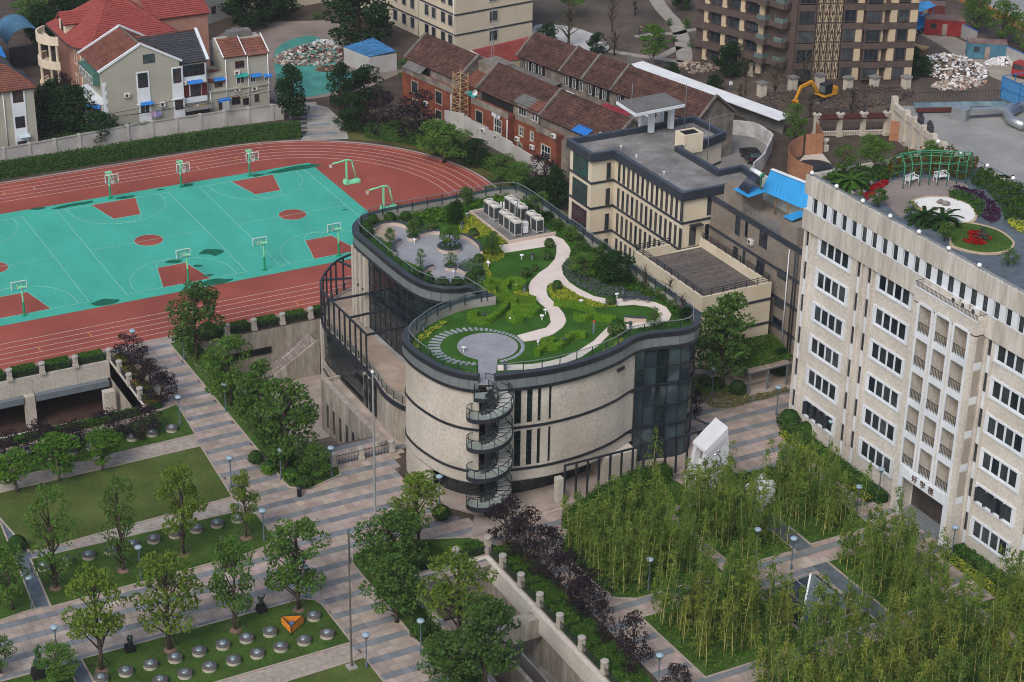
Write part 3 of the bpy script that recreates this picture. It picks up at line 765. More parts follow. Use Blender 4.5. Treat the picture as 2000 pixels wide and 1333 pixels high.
# landing joining the roof
mb = MB(); mb.prism([(6.7, -76.5), (8.9, -77.2), (9.0, -77.6), (8.2, -78.2), (7.0, -78.1), (6.2, -77.4)], 12.65, 12.8, 0); mb.build('landing', m_tread, stair)
mb = MB(); LN = [(6.75,-76.5),(6.2,-77.4),(7.0,-78.1),(8.2,-78.2)]
mb.path([(*p,12.6) for p in LN],.08,.4)
mb.path([(*p,13.75) for p in LN],.06,.06)
for p in LN: mb.bar((*p,12.8),(*p,13.75),.05,.05)
mb.path([(9.0,-77.3,13.8),(9.5,-78.1,13.6),(9.75,-78.6,13.3)],.06,.06)
f = mb.build('landing_rail', m_dark, stair)
mb = MB(); mb.wall(LN, 12.82, 13.65); mb.build('glass_side', m_clear, f)
mb = MB(); mb.prism([(4.6, -80.1), (6.2, -81.5), (8.8, -81.4), (10.2, -79.9), (9.4, -77.9), (6.4, -77.3)], .03, .14, 0); mb.build('base_slab', m_pink, stair)
# roof garden on the curved hall
ZR = 13.5
def rg(f, pts, z=ZR): return [G2(*f(*q), z) for q in pts]
garden = deck
m_path = M('pale_stone_path', (.68, .60, .545), .05, .8, fine=.06, fscale=5, stain=(.9, .89, .87))
m_cobble = M('grey_cobble', (.30, .31, .335), .12, .5, fine=.3, fscale=6, rough=.75)
m_gravel = M('beige_gravel', (.36, .30, .23), .15, 1, fine=.25, fscale=7)
m_pinkst = M('pink_stone', (.50, .40, .34), .1, 1.5, orand=.12)
l_yel = leafmat('yellow_groundcover', (.44, .46, .05), (.22, .30, .04), .1)
l_mid = leafmat('mid_green_leaf', (.035, .10, .018), (.085, .17, .03), .3)
l_dark = leafmat('dark_green_leaf', (.016, .045, .014), (.035, .085, .022), .3)
l_hedge = leafmat('hedge_leaf', (.085, .185, .016), (.145, .275, .026), .1, .08)
l_sil = leafmat('silver_leaf', (.16, .24, .16), (.09, .16, .095), .1)
l_lush = leafmat('lush_leaf', (.05, .15, .02), (.13, .26, .03), .2)
l_purp = leafmat('purple_flower', (.17, .14, .24), (.05, .13, .03), .1, scale=4.5)
l_grassy = leafmat('grass_tuft_leaf', (.07, .12, .04), (.15, .20, .07), .2)
m_rlawn = M('roof_lawn_grass', (.042, .112, .018), .22, .5, fine=.3, fscale=6, bump=.4, bscale=10, rough=1, spec=.05)
lawn_r = sheet('roof_lawn', deck, ZR-.03, m_rlawn, kind=None, parent=hall)
P1 = [(180,400),(540,335),(600,360),(640,410),(650,440),(640,475),(610,505),(590,545),(600,590),(640,640),(700,680),(800,730),(900,750),(1000,745),(1100,750),(1200,770),(1270,800),(1305,850),(1290,885),(1230,912),(1150,930),(1000,945),(995,915),(1140,893),(1200,885),(1232,860),(1215,825),(1150,795),(1060,785),(965,790),(880,780),(790,762),(700,722),(600,665),(520,640),(495,665),(490,690),(500,730),(560,790),(605,845),(620,890),(600,930),(540,975),(450,1010),(345,1025),(300,985),(430,950),(490,935),(520,900),(510,850),(480,800),(430,760),(380,710),(375,665),(390,630),(440,580),(500,540),(545,490),(557,440),(555,395),(215,447)]
P2 = [(173,1180),(400,1172),(500,1155),(600,1130),(700,1085),(800,1020),(860,960),(900,922),(1000,908),(1000,945),(960,950),(905,975),(830,1050),(720,1125),(600,1170),(400,1205),(173,1213)]
def rsheet(nm, f, pts, mt, z=.0, h=.06, sm=False):
 q = rg(f, pts)
 if sm: q = spline(q,3, True)
 mb = MB(); mb.prism(q, ZR-.04, ZR+z+h-.03,0, bottom=False); return mb.build(nm, mt, hall)
rsheet('garden_path', zg, P1, m_path, h=.05); rsheet('garden_path', zg, P2, m_path, h=.054)
cc = G2(952.4,677, ZR); RC = 2.93
mb = MB(); mb.prism(arc(cc[0], cc[1], RC, 0, 2*math.pi, 40)[:-1], ZR-.04, ZR+.04, 0, bottom=False); mb.build('round_paving', m_cobble, hall)
ent = rg(lambda a, b: (a, b), [(934, 700), (972, 700), (966.5, 752), (934, 752)]); mb = MB(); mb.prism(ent, ZR-.04, ZR+.036, 0, bottom=False); mb.build('entry_paving', m_cobble, hall)
# stepping stones round the circle (wide ones on the far side from the path)
m_step = M('slate_step', (.27, .30, .33), .12, 2, orand=.2)
left_dir = math.atan2(G2(858,676, ZR)[1]-cc[1], G2(858,676, ZR)[0]-cc[0])
ent_dir = math.atan2(ent[2][1]-cc[1], ent[2][0]-cc[0])
for i in range(50):
 a = 2*math.pi*i/50; da = abs((a-left_dir+math.pi) % (2*math.pi)-math.pi); de = abs((a-ent_dir+math.pi) % (2*math.pi)-math.pi)
 if de < .30: continue
 lng = .36+.8*max(0, math.cos(da*.75))**2; wid = .30
 r0 = RC+.28+1.35*max(0, math.cos(da*.75))**2; r = r0+lng/2
 mb = MB(); mb.box(-lng/2,-wid/2,-.02, lng/2, wid/2,.035)
 link('stepping_stone', mb.mesh('stepping_stone', m_step), hall, (cc[0]+r*math.cos(a)-18, cc[1]+r*math.sin(a)+58, ZR), a)
# west court: cobbles, gravel, low curved walls with slate tops
COURT = [(380,560),(390,515),(460,468),(600,452),(740,478),(800,530),(890,570),(1000,545),(1100,540),(1330,565),(1450,625),(1535,690),(1548,745),(1480,790),(1400,850),(1310,885),(1300,950),(1385,990),(1360,1040),(1250,1075),(1050,1075),(985,1000),(1030,925),(950,925),(820,875),(680,805),(610,725),(600,690),(670,635),(560,630),(440,595)]
rsheet('west_court_paving', zl, COURT, m_cobble, h=.045)
rsheet('gravel_patch', zl, [(385,560),(395,515),(460,475),(600,470),(640,560),(620,625),(560,628),(440,595)], m_gravel, h=.06)
def lowwall(pts, f=zl, h=.45):
 q = spline(rg(f, pts),3)
 mb = MB(); mb.band(q, -.15, .15, ZR-.02, ZR+h); w_ = mb.build('low_wall', m_pinkst, hall)
 mb = MB(); mb.band(q, -.19, .19, ZR+h, ZR+h+.06); mb.build('slate_top', m_copetop, w_)
for pts in ([(385,520),(460,468),(600,450),(720,470),(795,528)],[(880,580),(1000,548),(1105,545)],[(1330,578),(1400,600),(1470,640),(1540,700),(1558,770)],[(620,780),(598,725),(620,680),(685,640)],[(925,985),(965,945),(1035,922)],[(1300,945),(1350,965),(1390,990)]): lowwall(pts)
lowwall([(1000,890),(1060,898),(1140,900)], zg,.5)
pcs = []
for (a, b, r) in ((815,585,.62),(1210,690,1.3),(1220,905,.62)):
 c = G2(*zl(a, b), ZR+.2); pcs.append((c, r))
 mb = MB(); mb.lathe([(r, -.02), (r, .42)], (c[0], c[1], ZR), 22, smooth=False); w_ = mb.build('round_planter', m_pinkst, hall)
 mb = MB(); mb.lathe([(r+.04, .42), (r+.04, .48), (r-.14, .48)], (c[0], c[1], ZR), 22, smooth=False); mb.build('slate_top', m_copetop, w_)
# curved bench by the loop path
bench = thing('curved_bench', 'low curved slate bench on the loop path of the roof garden', 'bench', (*G2(*zg(1070, 770), ZR), ZR))
q = spline(rg(zg,[(985,768),(1040,758),(1110,762),(1165,775)]),3)
mb = MB(); mb.band(q, -.22, .22, ZR+.36, ZR+.44); mb.build('seat', m_copetop, bench)
for k in (1, 5, 8): mb = MB(); mb.obox((*q[k], ZR+.18), (.3, .3, .36)); mb.build('leg', m_conc, bench)
def carpet(name, poly, z, h, dens, size, mt, seed, up=.5, kind='stuff', parent=None, core=None, label=None, cat=None):
 """leafy ground cover over a plan polygon, up to h high"""
 xs = [p[0] for p in poly]; ys = [p[1] for p in poly]; A = abs(area2(poly)); r = np.random.default_rng(seed)
 bx = (max(xs)-min(xs))*(max(ys)-min(ys)); n = int(dens*bx)
 x = r.uniform(min(xs), max(xs), n); y = r.uniform(min(ys), max(ys), n); k = inside(poly, x, y); x, y = x[k], y[k]
 f = .5+.5*np.sin(x*2.1+seed)*np.cos(y*1.9+seed*1.7)*.6+.2*np.sin(x*5.3)*np.cos(y*4.7)
 zz = z+h*np.clip(f,.15,1)*r.uniform(.45,1.0, len(x))
 me = leaf_mesh(name, np.stack([x, y, zz],1), size, mt, up, seed)
 o = link(name, me, parent)
 if parent: o.location = (-parent.location[0],-parent.location[1],-parent.location[2])
 tag(o, label, cat, kind=kind)
 return o
def rcarpet(nm, f, pts, h, dens, size, mt, seed): return carpet(nm, rg(f, pts), ZR-.02, h, dens, size, mt, seed, parent=hall)
m_mulch = M('mulch', (.07, .05, .03), .3, 2)
# planted zones of the roof
rcarpet('yellow_ground_cover', zg, [(495,690),(520,650),(600,668),(700,725),(790,765),(880,785),(955,797),(880,805),(740,795),(640,770),(540,768)], .32, 130, .2, l_yel, 1)
rcarpet('yellow_ground_cover', zg, [(80,430),(190,425),(215,450),(215,480),(180,500),(120,520),(110,540),(140,600),(105,615),(80,520),(70,460)], .32, 130, .2, l_yel, 2)
rcarpet('yellow_ground_cover', zg, [(0,215),(20,215),(240,385),(180,395),(140,360),(0,300)], .32, 130, .2, l_yel, 3)
rcarpet('yellow_ground_cover', zl, [(1340,350),(1450,335),(1640,500),(1600,560),(1480,600),(1330,560),(1300,430)], .32, 130, .2, l_yel, 4)
rcarpet('yellow_ground_cover', zg, [(270,705),(370,695),(385,730),(300,735)], .32, 130, .2, l_yel, 5)
rcarpet('yellow_ground_cover', zl, [(1560,1130),(1700,1150),(1730,1240),(1630,1260)], .32, 130, .2, l_yel, 6)
rcarpet('yellow_ground_cover', z1, [(1290,690),(1310,720),(1180,800),(1060,900),(1040,960),(1010,1010),(985,960),(990,900),(1080,820)], .35, 75, .22, l_yel, 7)
rcarpet('yellow_ground_cover', z1, [(985,960),(1010,1010),(1100,1090),(1300,1150),(1580,1195),(1580,1215),(1280,1190),(1080,1120)], .32, 130, .2, l_yel, 8)
rcarpet('yellow_ground_cover', zg, [(560,1190),(760,1140),(900,1075),(980,1010),(1010,1020),(900,1100),(760,1160),(560,1205)], .32, 130, .2, l_yel, 9)
rcarpet('leafy_ground_cover', zl, [(640,340),(900,270),(1180,200),(1500,115),(1850,60),(1880,100),(1640,200),(1340,330),(1210,420),(1000,420),(880,370),(740,320)], .75, 60, .3, l_lush, 10)
rcarpet('leafy_ground_cover', zg, [(165,70),(240,60),(250,120),(150,140),(100,90)], .6, 60, .28, l_lush, 11)
rcarpet('silver_ground_cover', zl, [(1300,880),(1400,825),(1480,820),(1560,860),(1605,950),(1590,1040),(1540,1090),(1480,1080),(1390,985)], .45, 110, .16, l_sil, 12)
rcarpet('silver_ground_cover', zl, [(380,580),(440,575),(500,610),(500,680),(430,650)], .4, 110, .16, l_sil, 13)
rcarpet('silver_ground_cover', zl, [(640,350),(700,320),(760,340),(930,440),(975,490),(960,520),(880,510),(800,470),(640,440)], .4, 110, .16, l_sil, 14)
rcarpet('silver_ground_cover', zl, [(700,860),(780,890),(860,940),(900,1000),(1200,1060),(1400,1060),(1560,1090),(1400,1110),(1100,1110),(860,1020)], .35, 90, .16, l_sil, 15)
rcarpet('leafy_ground_cover', zl, [(500,640),(620,640),(600,740),(680,810),(820,875),(950,920),(940,960),(800,900),(640,820),(520,720)], .3, 75, .2, l_lush, 16)
rcarpet('flower_bed', zg, [(590,545),(620,500),(660,490),(720,540),(760,600),(850,650),(1000,690),(1150,720),(1200,745),(1190,765),(1100,745),(900,745),(800,722),(700,672),(640,632),(598,585)], .5, 75, .2, l_purp, 17)
rcarpet('shrub_bed', zg, [(640,480),(660,440),(700,430),(800,470),(900,560),(1000,640),(1120,690),(1200,740),(1000,690),(850,645),(760,590),(720,540)], .7, 60, .3, l_mid, 18)
rcarpet('shrub_bed', zg, [(330,80),(440,160),(620,290),(800,420),(1000,560),(1200,700),(1400,830),(1440,850),(1400,890),(1310,860),(1280,800),(1200,740),(1000,620),(860,520),(700,420),(640,380),(560,320),(480,240),(340,130)], .9, 45, .3, l_mid, 19)
rcarpet('shrub_bed', zg, [(1260,900),(1400,890),(1440,860),(1440,890),(1300,935),(1120,955),(1060,950)], .5, 50, .25, l_mid, 20)
for (c, r) in pcs:
 pp = arc(c[0], c[1], r-.12,0,2*math.pi,14)[:-1]
 carpet('planter_greenery', pp, ZR+.4, .35, 90, .2, l_mid, 21, parent=hall)
carpet('blue_flowers', arc(pcs[1][0][0], pcs[1][0][1], 1.2, 0, 2*math.pi, 14)[:-1], ZR+.7, .4, 14, .2, leafmat('blue_flower', (.25, .28, .55), (.3, .34, .6), .1), 22, parent=hall)
# clipped hedge scrolls
def hedge_run(name, pts, w_, h, z, mt, dens=55, size=.2, seed=0, core=None, parent=None, label=None, cat=None, top=None, group=None):
 """clipped hedge following a plan line: solid core covered in leaves"""
 r = np.random.default_rng(seed); core = core or m_hcore
 mb = MB(); mb.band(pts,-w_/2*.86, w_/2*.86, z-.02, z+h*.93)
 q = []; nr = []
 for (x0, y0),(x1, y1) in zip(pts, pts[1:]):
  L = math.hypot(x1-x0, y1-y0)
  if L < 1e-6: continue
  dx, dy = (x1-x0)/L,(y1-y0)/L
  for face, wd in (('t', w_), ('l', h), ('r', h)):
   k = max(2, int(dens*L*wd)); t = r.uniform(0, L, k); s_ = r.uniform(-.5,.5, k)*wd
   if face == 't': off, zz, nn_ = s_, np.full(k, z+h), (0, 0, 1)
   else:
    sg = 1 if face == 'l' else -1; off = np.full(k, sg*w_/2); zz = z+h/2+s_; nn_ = (-dy*sg, dx*sg, .2)
   jit = r.normal(0, size*.22,(k,3))
   q.append(np.stack([x0+dx*t-dy*off, y0+dy*t+dx*off, zz],1)+jit); nr.append(np.tile(nn_,(k,1)))
 loc = pts[0]
 root = mb.build(name, core, parent)
 P_ = np.concatenate(q)
 f = link('foliage', leaf_mesh('foliage', P_, size, mt, .1, seed, nrm=np.concatenate(nr)), root)
 tag(root, label, cat, group)
 return root
m_hcore = M('hedge_core', (.02, .05, .012), .3, 2, rough=1, spec=0)
SCR = [
 [[(130,632),(100,650),(112,672),(150,668)],[(130,632),(190,640),(215,690),(250,735),(235,775),(190,830),(120,880),(40,888),(-5,862),(10,842),(45,846)],[(215,690),(235,642),(275,626),(322,632),(340,655),(308,672),(282,662)],[(250,737),(155,737),(112,762)],[(255,740),(310,752),(425,755)],[(285,760),(275,790),(310,810),(400,806),(425,822),(390,840),(300,838),(255,852),(252,872),(290,882),(332,872)]],
 [[(540,772),(640,780),(740,800),(782,822),(790,846),(740,872),(692,868),(690,850)],[(790,846),(850,870),(945,880)]],
 [[(430,1105),(440,1080),(490,1055),(560,1060),(602,1030),(640,990),(700,975),(750,980)],[(490,1055),(470,1030),(505,1015),(545,1025)]]]
LAB = ['scrolling clipped box hedge sprawling over the roof lawn west of the pale path', 'clipped box hedge shaped like a hook on the roof lawn east of the pale path', 'short clipped box hedge curl between the lower path and the round paving']
for i,(strokes, lb) in enumerate(zip(SCR, LAB)):
 c = G2(*zg(*strokes[0][0]), ZR); root = thing('scroll_hedge', lb, 'hedge', (*c, ZR), group='clipped scroll hedges on the roof garden')
 for k, s_ in enumerate(strokes):
  q = spline(rg(zg, s_, ZR+.3), 3); r_ = hedge_run('hedge_arm', [(x-c[0], y-c[1]) for x, y in q], .60, .60+.02*k, -.02, l_hedge, 190, .12, 60+i*10+k, core=M('scroll_core', (.07, .16, .015), .2, 2, rough=1, spec=0))
  r_.parent = root
# ball shrubs
def ball_mesh(name, r, mt, n, seed, flat=.85, size=.16):
 g = np.random.default_rng(seed); d = g.normal(size=(n,3)); d /= np.linalg.norm(d, axis=1)[:, None]; d = d[d[:,2] > -.6]
 p = d*r*(g.uniform(.9,1.04, len(d)))[:, None]; p[:,2] = p[:,2]*flat+r*flat*.75
 return leaf_mesh(name, p, size, mt,.1, seed, nrm=d)
BALLC = MB().lathe([(.3, 0), (.5, .3), (.52, .6), (.38, .9), (.1, 1.0)], n=9).mesh('core', m_hcore)
BALLM = {k: ball_mesh('foliage', .62, mt, 420, 5+i) for i, (k, mt) in enumerate((('d', leafmat('ball_leaf', (.03, .075, .02), (.075, .13, .03), .2)), ('g', l_grassy), ('l', l_lush)))}
def ball(loc, r, label, kind='d', group='clipped ball shrubs', cat='shrub', nm='ball_shrub'):
 t = thing(nm, label, cat, loc, RND.uniform(0,6), group); s_ = r/.62
 link('core', BALLC, t, sc=s_*.98); link('foliage', BALLM[kind], t, sc=s_); return t
WB = ['at the far left end', 'behind the vase-shaped tree', 'beside the vase-shaped tree', 'near the planter with the tall shrub', 'on the left rim', 'lowest on the left rim']
for (a, b), lb in zip([(375,390),(565,365),(735,355),(850,420),(310,460),(330,520)], WB):
 ball((*G2(*zl(a, b), ZR+.4), ZR), .68, 'round clipped shrub %s of the paved roof court' % lb, group='ball shrubs round the paved roof court')
for (a, b), lb in zip([(870,975),(985,1035),(1135,1065),(1295,1065),(1440,1015),(1510,950)], ['first', 'second', 'third', 'fourth', 'fifth', 'last']):
 ball((*G2(*zl(a, b), ZR+.4), ZR), .64, '%s ball shrub from the left in the row along the court front parapet' % lb, group='ball shrubs along the court parapet')
for (a, b), lb in zip([(-245*0+510, 390), (495, 470), (415, 545), (355, 582), (560, 665), (910, 768), (950, 960)], ['at the top corner of the lawn by the chillers', 'on the upper lawn edge beside the path', 'small and pale in the middle of the upper lawn', 'in the upper lawn above the hedge scroll', 'at the fork of the pale path', 'beside the path near the curved bench', 'large, beside the lower path near the front parapet']):
 t = ball((*G2(*zg(a, b), ZR+.3), ZR), .95 if 'large' in lb else .6 if 'small' not in lb else .42, 'round grass tuft %s' % lb, 'g', 'ornamental grass tufts on the roof', 'grass tuft', 'grass_tuft')
for (a, b), lb in zip([(1020,450),(1470,530),(1530,810)], ['behind the middle planter', 'left of the chiller pad', 'beside the court exit']):
 ball((*G2(*zl(a, b), ZR+.4), ZR), .6, 'grey green grass mound %s' % lb, 'g', 'ornamental grass tufts on the roof', 'grass tuft', 'grass_tuft')
# chillers
m_ac = M('chiller_casing', (.52, .505, .465), .06, 1.5, rough=.5)
m_acg = M('chiller_grille', (.04, .05, .055), .2, 3, rough=.6)
mb = MB(); mb.prism([(25.3, -39.0), (25.2, -48.3), (30.8, -48.4), (30.8, -39.0)], ZR-.04, ZR+.05, 0); pad = mb.build('plant_pad', m_concd, hall)
mb = MB(); mb.band([(30.9, -48.4), (25.2, -48.35), (25.3, -39.0), (28, -38.9)], -.1, .12, ZR, ZR+.32); mb.build('pad_kerb', m_pinkst, hall)
def chiller():
 t = thing('chiller', 'x', 'air conditioner')
 b = MB(); b.box(-.45, -.58, .18, .45, .58, 1.75); b.build('casing', m_ac, t)
 f = MB(); f.box(-.45, -.62, 0, -.3, .62, .18); f.box(.3, -.62, 0, .45, .62, .18); f.build('foot_rail', m_steel, t)
 for (x, rz) in ((-.462,1),(.462,1)):
  g = MB(); g.box(x-.01,-.5,.3, x+.01,.5,1.55)
  for k in range(6): g.box(x-.02,-.5,.42+.2*k, x+.02,.5,.45+.2*k)
  g.build('grille', m_acg, t)
 g = MB(); g.box(-.38, -.592, .3, .38, -.582, 1.55); g.build('grille', m_acg, t)
 r = MB(); r.lathe([(.4, 1.75), (.4, 1.93), (.34, 1.93), (.33, 1.8), (.1, 1.8)], n=14); r.build('fan_shroud', m_ac, t)
 k = MB(); k.bar((-.33, 0, 1.9), (.33, 0, 1.9), .07, .03); k.bar((0, -.33, 1.9), (0, .33, 1.9), .07, .03); k.lathe([(.1, 1.82), (.1, 1.9)], n=8); k.build('fan_guard', m_concd, t)
 return t
ch0 = chiller()
CH = [(26.9, -40.5, 'near row, farthest from the path'), (26.9, -41.8, 'near row, second from the far end'), (26.9, -44.1, 'near row, third, after the gap'), (26.9, -45.4, 'near row, fourth, beside the white boxes'), (26.9, -46.7, 'near row, closest to the path'), (29.45, -40.6, 'far row, farthest from the path'), (29.45, -41.95, 'far row, second from the far end'), (29.45, -43.3, 'far row, third, before the gap'), (29.45, -45.6, 'far row, fourth, after the gap'), (29.45, -46.95, 'far row, closest to the path')]
for i,(x, y, lb) in enumerate(CH):
 o = ch0 if i == 0 else copy_tree(ch0)
 put(o, (x, y, ZR+.05), 0, 'grey rooftop chiller unit in the %s' % lb, 'chiller units on the roof pad')
for (x, y, z, lb) in ((28.3, -46.2, .5, 'upper'), (27.9, -46.9, .2, 'lower')):
 t = thing('junction_box', 'small white service box %s of the two between the chiller rows' % lb, 'box', (x, y, ZR+.05)); b = MB(); b.box(-.3, -.25, z, .3, .25, z+.6); b.build('case', m_white, t, True); b = MB(); b.bar((0, 0, 0), (0, 0, z), .1); b.build('stand', m_steel, t, True)
for (x, y, lb) in ((27.9, -41.3, 'left'), (28.15, -41.5, 'right')):
 t = thing('vent_pipe', 'short white vent pipe, the %s one of two beside the chillers' % lb, 'pipe', (x, y, ZR)); b = MB(); b.lathe([(.11, 0), (.11, 1.7), (.06, 1.8)], n=8); b.build('pipe', m_white, t, True)
t = thing('lightning_mast', 'thin grey lightning rod standing between the roof chillers', 'mast', (28.2, -44.6, ZR)); b = MB(); b.tube([(0, 0, 0), (0, 0, 3.2)], .06, 5); b.tube([(0, 0, 3.2), (0, 0, 5.6)], .03, 4); b.build('rod', m_greym, t, True); b = MB(); b.box(-.2, -.2, 0, .2, .2, .15); b.build('base', m_concd, t, True)
# bollard lights and white spot lamps
def bollard():
 t = thing('bollard_light', 'x', 'light'); b = MB(); b.lathe([(.12, 0), (.12, .5)], n=8); b.build('post', m_greym, t)
 b = MB(); b.lathe([(.16, .5), (.17, .58), (.17, .66), (.05, .72)], n=8); b.build('head', m_copetop, t); return t
def spot():
 t = thing('spot_lamp', 'x', 'light'); b = MB(); b.lathe([(.05, 0), (.05, .4)], n=6); b.build('stake', m_white, t)
 b = MB(); b.tube([(-.18, 0, .45), (.18, 0, .45)], .1, 7); b.build('head', m_white, t); return t
b0, s0 = bollard(), spot()
BL = [((398, 488), zg, 'on the upper lawn'), ((348, 700), zg, 'behind the hedge scroll'), ((83, 885), zg, 'in the left arm of the hedge scroll'), ((990, 715), zg, 'in the flower bed by the loop path'), ((607, 1045), zg, 'in the short hedge curl'), ((222, 1205), zg, 'at the parapet right of the stair'), ((1110, 1075), z1, 'at the parapet below the stepping stones'), ((1080, 785), z1, 'in the yellow border on the drum'), ((1345, 480), zl, 'left of the chiller pad'), ((1036, 940), zg, 'by the big grass tuft')]
for i, ((a, b), f, lb) in enumerate(BL): put(b0 if i == 0 else copy_tree(b0), (*G2(*f(a, b+6), ZR), ZR), 0, 'grey bollard light %s of the roof garden' % lb, 'bollard lights in the roof garden', 1.2)
SPL = [((330, 485), zg, 'on the upper lawn'), ((112, 535), zg, 'at the left edge of the upper lawn'), ((293, 682), zg, 'inside the right hedge curl'), ((485, 842), zg, 'beside the pale path bend'), ((253, 893), zg, 'below the hedge scroll'), ((462, 880), zg, 'in the lawn near the path end'), ((950, 738), zg, 'at the loop path edge'), ((716, 782), zg, 'above the hook hedge'), ((437, 1048), zg, 'beside the short hedge curl'), ((1455, 985), z1, 'on the round paving'), ((830, 640), zl, 'in the paved court'), ((1400, 360), zl, 'in the yellow bed by the chillers'), ((1253, 985), zl, 'beside the front planter of the court'), ((1630, 885), zl, 'at the silver shrub mound')]
for i, ((a, b), f, lb) in enumerate(SPL): put(s0 if i == 0 else copy_tree(s0), (*G2(*f(a, b+5), ZR), ZR), RND.uniform(0, 3), 'small white spot lamp %s of the roof garden' % lb, 'white spot lamps in the roof garden', 1.1)
t = thing('hydrant_post', 'grey post with a red top on the lawn beside the lower roof path', 'post', (*G2(*zg(798, 970), ZR), ZR)); b = MB(); b.lathe([(.12, 0), (.12, 1.2)], n=8); b.build('post', m_greym, t, True); b = MB(); b.lathe([(.13, 1.2), (.13, 1.34), (.05, 1.4)], n=8); b.build('cap', M('red_paint', (.4, .03, .03)), t, True)
# generic windows
WM = {}
m_dframe = M('dark_window_frame', (.03, .035, .045), .1, 2, rough=.5)
m_rframe = M('red_brown_frame', (.12, .03, .025), .2, 2)
m_wframe = M('white_frame', (.6, .6, .58), .1, 2)
m_glassw = M('window_glass', (.05, .06, .066), .5, .8, rough=.07, spec=.6, orand=.85)
m_glassg = M('teal_glass', (.012, .07, .06), .3, .6, rough=.07, spec=.6, orand=.4)
m_curt = M('curtain_glass', (.10, .085, .065), .3, .9, rough=.15, spec=.5, orand=.6)
def window(parent, p, rz, w, h, fm=None, gm=None, cols=2, rows=1, fw=.07, surround=None, sw=.12, name='window', sill=False, recess=.0):
 """frame proud of the wall, pane behind it; p = middle of the lower edge on the wall face, outward = local -Y"""
 fm = fm or m_dframe; gm = gm or m_glassw
 key = (round(w, 2), round(h, 2), fm.name, cols, rows, fw, surround.name if surround else '', sill)
 me = WM.get(key)
 if me is None:
  mb = MB()
  for x in (-w/2+fw/2, w/2-fw/2): mb.box(x-fw/2,-.05,0, x+fw/2,.03, h)
  for z in (fw/2, h-fw/2): mb.box(-w/2+fw,-.048, z-fw/2, w/2-fw,.03, z+fw/2)
  for i in range(1, cols): x = -w/2+w*i/cols; mb.box(x-.025,-.04, fw, x+.025,.02, h-fw)
  for i in range(1, rows): z = h*i/rows; mb.box(-w/2+fw,-.038, z-.025, w/2-fw,.02, z+.025)
  mats = [fm]
  if surround:
   mats.append(surround)
   mb.box(-w/2-sw,-.09,-sw,-w/2,.02, h+sw,1); mb.box(w/2,-.09,-sw, w/2+sw,.02, h+sw,1)
   mb.box(-w/2,-.09, h, w/2,.02, h+sw,1); mb.box(-w/2,-.09,-sw, w/2,.02,0,1)
  if sill: mb.box(-w/2-.12,-.16,-.1, w/2+.12,.0,-.02, len(mats)-1)
  me = WM[key] = mb.mesh(name, mats)
 pk = ('pane', round(w, 2), round(h, 2), gm.name); pm_ = WM.get(pk)
 if pm_ is None:
  q = MB(); q.box(-w/2+fw*.5, -.012, fw*.5, w/2-fw*.5, -.004, h-fw*.5); pm_ = WM[pk] = q.mesh('pane', gm)
 L = parent.location
 o = link(name, me, parent,(p[0]-L[0], p[1]-L[1], p[2]-L[2]), rz)
 link('pane', pm_, o)
 return o
def acunit(p, rz, label, group='wall air conditioners'):
 global AC0
 if AC0 is None:
  AC0 = thing('air_conditioner', label, 'air conditioner', (0, 0, 0))
  b = MB(); b.box(-.4, -.36, 0, .4, -.04, .58); b.build('case', M('ac_white', (.58, .58, .55), .08, 2), AC0)
  f = MB(); f.lathe([(.22, 0), (.22, .02)], n=12); f.v = [(x-.1, -.362-z, y+.29) for x, y, z in f.v]; f.build('fan_grille', m_acg, AC0)
  s_ = MB(); s_.box(-.38, -.34, -.08, -.32, 0, 0); s_.box(.32, -.34, -.08, .38, 0, 0); s_.build('bracket', m_greym, AC0)
  o = AC0
 else: o = copy_tree(AC0)
 return put(o, p, rz, label, group)
AC0 = None
NX, PI = -math.pi/2, math.pi     # rz of walls facing -X
# classroom block on the right
cb = thing('classroom_block', 'tall pebble-dashed classroom block with white window frames and a garden on its roof', 'building', (52, -95, 0))
XB, XU, XBAY, YN, YS = 44.4,44.0,43.0,-75.0,-132
mb = MB(); mb.box(XB, YS,0,61.5, YN,21.9); body = mb
body.build('wall', m_pebl, cb)
mb = MB(); mb.box(XU, YS, 21.85, 61.6, YN+.3, 23.95); m_streak = M('rain_streaked_dash', (.62, .595, .545), .10, 1.0, fine=.24, fscale=4.2, rough=.95, stretch=(1, 1, .13), stain=(.66, .64, .6), sscale=1.1)
mb.build('upper_band', m_streak, cb)
mb = MB(); mb.box(XU, YS, 25.55, XU+.45, YN+.3, 27.5); mb.box(XU+.45, YN-.15, 25.55, 61.6, YN+.3, 27.5); mb.build('parapet', m_streak, cb)
mb = MB(); mb.box(XU+.2, YS, 23.95, 61.3, YN-.02, 25.56); mb.build('ribbon_wall', m_whitew, cb)
mb = MB(); mb.box(XU+.45, YS, 25.56, 61.5, YN-.16, 27.0); mb.build('roof_slab', m_slate, cb)
finm = MB(); finm.add([(0, -.40, 0), (.18, -.30, 0), (.18, .30, 0), (0, .40, 0), (0, -.40, 1.6), (.18, -.30, 1.6), (.18, .30, 1.6), (0, .40, 1.6)], [(0, 3, 2, 1), (4, 5, 6, 7), (0, 1, 5, 4), (1, 2, 6, 5), (2, 3, 7, 6), (3, 0, 4, 7)]); finm = finm.mesh('window_fin', m_whitew)
y = YN-.7; k = 0
while y > -124:
 if not (-101.9 < y < -93.0): link('window_fin', finm, cb, (XU+.02-52, y+95, 23.95))
 window(cb,(XU+.19, y-.79,24.0), NX,.62,1.5, cols=1, rows=2)
 y -= 1.57
mb = MB(); mb.box(XU+.02, YS, 23.90, XU+.5, YN+.25, 23.97); mb.build('ribbon_sill', m_whitew, cb)
